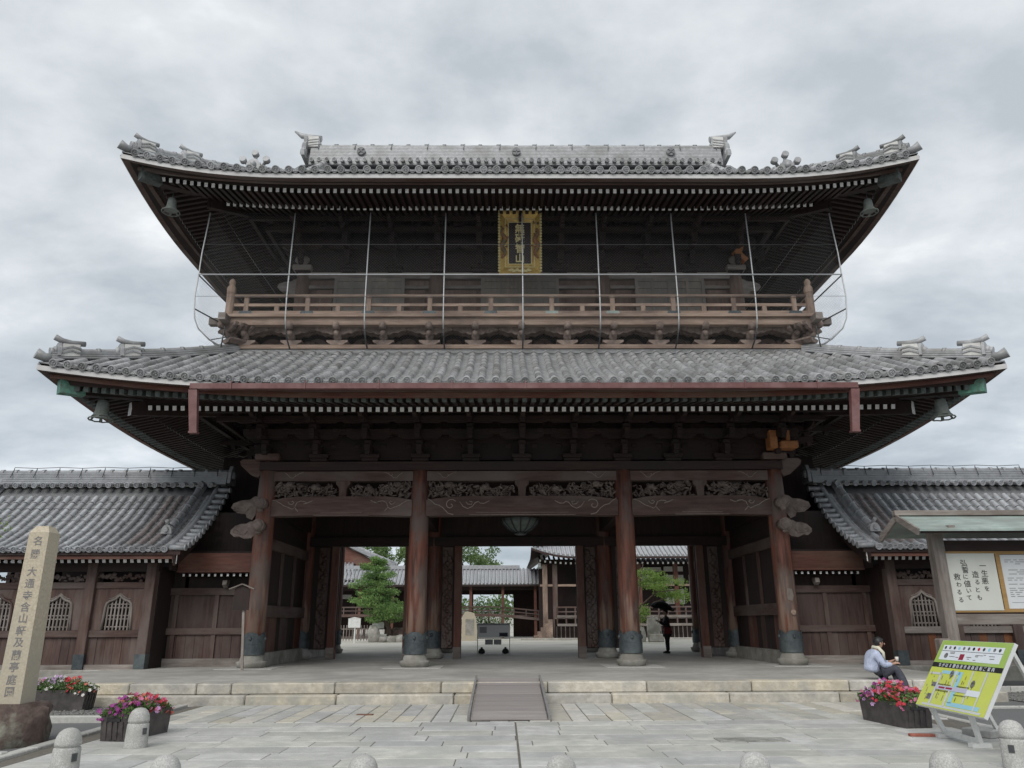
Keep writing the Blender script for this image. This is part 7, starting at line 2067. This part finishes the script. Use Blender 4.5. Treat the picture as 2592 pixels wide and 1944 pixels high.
rows_on(b, (-9.15, 62.1, 5.68), (-9.15, 77, 5.68), (-19.4, 62.1, 11.46), (-19.4, 77, 11.46), 44, 0.09, 0.55); b.build('cover_tile_rows', 'tile_wing', lr, kind='stuff')
for q, nm in ((0.0, 'verge_ridge'), (0.9, 'verge_ridge')):
    b = MB(); ridge_stack(b, [(-9.2 - 10.3 * t, 62.05 + q, 5.7 + 5.78 * t - 0.55 * math.sin(math.pi * t)) for t in (0, 0.2, 0.4, 0.6, 0.8, 1)], 0.45, 3, 0.09, 0.13); b.build(nm, 'tile_wing', lr)
b = MB(); b.prism([(-9.6, 5.5), (-19.5, 10.9), (-29.4, 5.5)], (0, 62.3, 0), (1, 0, 0), (0, 0, 1), (0, 0.2, 0)); fixnormals(b.build('gable_wall', 'wood_red_x', hl))
b = MB(); b.box(-26, -12.4, 62.2, 62.3, CZ, 6.0); b.build('wall', 'wood_dark_z', hl)
b = MB(); b.box(-26, -12.4, 62.1, 62.19, 3.3, 3.62); b.build('plaster_band', 'plaster', hl)
b = MB(); b.box(-12.5, -12.2, 61.9, 62.2, CZ, 4.8); b.build('post', 'wood_dark_z', hl)
x = -20
while x < -12.2: 
    inst('rafter', RM_, lr, Matrix.Translation((x, 60.3, 4.46)) @ Matrix.Rotation(0.3, 4, 'X')); x += 0.5

# ------------------------------------------------------------------ courtyard furniture
fe = thing('picket_fence', 'low grey picket fence in the courtyard left of the pine', 'fence', (-10.4, 52, CZ))
for z in (0.62, 1.12):
    b = MB(); b.bar((-12.2, 52, z), (-9.2, 52, z), 0.04, 0.06); b.build('rail', 'wood_grey_x', fe)
PK = MB().box(-0.03, 0.03, -0.05, -0.021, 0.4, 1.36).mesh('picket', 'wood_grey_z')
for i in range(16): inst('picket', PK, fe, Matrix.Translation((-12.1 + i * 0.19, 52, 0)))
ws = thing('white_signboard', 'small white signboard on a post near the picket fence', 'sign', (-9.5, 48, CZ))
b = MB(); b.box(-9.54, -9.46, 47.97, 48.03, CZ, 1.4); b.build('post', 'stand_white', ws)
b = MB(); b.cbox(-9.90, -9.16, 47.92, 47.965, 1.22, 1.74, 0.006); b.prism([(-0.42, 0), (0.42, 0), (0, 0.09)], (-9.53, 47.91, 1.745), (1, 0, 0), (0, 0, 1), (0, 0.07, 0)); b.build('panel', 'stand_white', ws)
ws = thing('white_signboard', 'second white signboard partly behind the pine foliage', 'sign', (-8.5, 51, CZ))
b = MB(); b.box(-8.6, -8.54, 50.97, 51.03, CZ, 1.5); b.build('post', 'stand_white', ws); b = MB(); b.cbox(-8.95, -8.2, 50.92, 50.965, 1.15, 1.7, 0.006); b.build('panel', 'stand_white', ws)
rock('upright_stone', 'upright pale stone beside the pine tree', (-8.6, 49.5, 0.75), 0.36, 0.22, 0.52, 21, 'stone_grey', 'rock', 12, 8)
for k, (x, rx, rz, w) in enumerate(((-7.95, 0.30, 0.20, 'leftmost'), (-7.45, 0.34, 0.24, 'second'), (-6.95, 0.30, 0.28, 'third'), (-6.4, 0.34, 0.2, 'rightmost'))):
    rock('garden_rock', 'low garden rock edging the pine bed, %s of four' % w, (x, 49.3, CZ + 0.14), rx, 0.3, rz, 30 + k, 'stone_grey', 'rock', 10, 7, group='rocks edging the pine bed')
rock('bed_rock', 'broad dark rock behind the garden rocks under the pine', (-7.0, 50.6, 0.7), 0.9, 0.5, 0.5, 40, 'rock', 'rock', 14, 8)
st_ = thing('stone_stele', 'tall pale natural stone stele with an inscription panel, seen in the middle bay', 'stele', (-2.78, 52, CZ))
b = MB(); b.prism([(-0.50, 0), (0.48, 0), (0.50, 0.6), (0.42, 1.3), (0.30, 1.72), (0.05, 1.80), (-0.30, 1.82), (-0.48, 1.5), (-0.52, 0.7)], (-2.78, 51.9, CZ), (1, 0, 0), (0, 0, 1), (0, 0.32, 0)); fixnormals(b.build('slab', 'pillar_stone', st_))
b = MB(); b.box(-3.05, -2.48, 51.885, 51.899, CZ + 0.35, CZ + 1.35); b.build('inscription_panel', 'stone_grey', st_)
for k, (x, w, h) in enumerate(((7.62, 0.5, 0.95), )):
    rock('upright_stone', 'slanting pale stone at the foot of the right inner column gap', (7.5, 46.8, 0.65), 0.30, 0.2, 0.55, 51, 'stone_grey', 'rock', 12, 8)
b = MB(); b.cbox(7.98, 8.85, 46.7, 47.2, CZ, 0.80, 0.04); tag(b.build('stone_block', 'stone_grey'), 'low square stone block left of the standing person', 'stone block')
rock('tall_stone', 'tall brown stone behind the standing person', (8.55, 48.2, 1.0), 0.4, 0.3, 0.75, 53, 'stone_grey', 'rock', 12, 8)
ib = thing('information_board', 'grey steel information board on thin legs with black weights, in the middle bay', 'sign', (-0.9, 30.4, ZP))
b = MB(); b.cbox(-1.53, -0.30, 30.36, 30.42, 0.95, 1.46, 0.008); pn_ = b.build('panel', 'steel_board', ib)
b = MB(); b.box(-1.52, -0.31, 30.352, 30.358, 1.39, 1.45); b.box(-1.45, -1.18, 30.352, 30.358, 1.11, 1.33); b.build('panel_photo', 'steel_mid', pn_)
b = MB(); b.box(-0.70, -0.38, 30.352, 30.358, 0.98, 1.12); b.build('dark_label', 'trousers', pn_)
for x in (-1.525, -0.305):
    b = MB(); b.tube([(x, 30.40, ZP), (x, 30.40, 1.46)], 0.017, 6); b.build('leg', 'steel_board', ib)
    b = MB(); sx = 0.16 if x < -1 else -0.16
    b.lathe([(0.03, 0.0), (0.125, 0.02), (0.135, 0.09), (0.09, 0.17), (0.03, 0.20), (0.05, 0.235)], 14, (x + sx, 30.38, ZP)); b.build('weight', 'black_thing', ib)
for xa, xb in ((-1.24, -0.94), (-0.91, -0.62)):
    b = MB(); b.box(xa, xb, 30.39, 30.41, 0.69, 0.88); b.build('small_panel', 'steel_mid', ib)
b = MB(); b.tube([(-1.525, 30.41, 0.91), (-0.305, 30.41, 0.91)], 0.012, 6); b.build('crossbar', 'steel_board', ib)

# far boundary wall and hedge closing the courtyard
bw = thing('boundary_wall', 'white plastered boundary wall with tile coping far behind the courtyard', 'wall', (0, 92, CZ))
b = MB(); b.box(-70, 70, 92, 92.3, 0.3, 2.6); b.build('plaster_face', 'plaster', bw)
b = MB(); b.prism([(-0.35, 0), (0.65, 0), (0.15, 0.4)], (-70, 92, 2.6), (0, 1, 0), (0, 0, 1), (140, 0, 0)); fixnormals(b.build('tile_coping', 'tile_dark', bw))
random.seed(8); b = MB()
for i in range(9000):
    x = random.uniform(-70, 70); h = 2.2 + 1.6 * math.sin(x * 0.33) + 1.0 * math.sin(x * 0.9 + 1)
    leaf(b, Vector((x, 95 + random.uniform(-1, 1), 1.5 + random.random() * (1.5 + max(0.3, h)))), 0.7)
tag(b.build('treeline', 'leaf_far'), 'mass of distant green trees beyond the boundary wall', 'trees', kind='stuff')
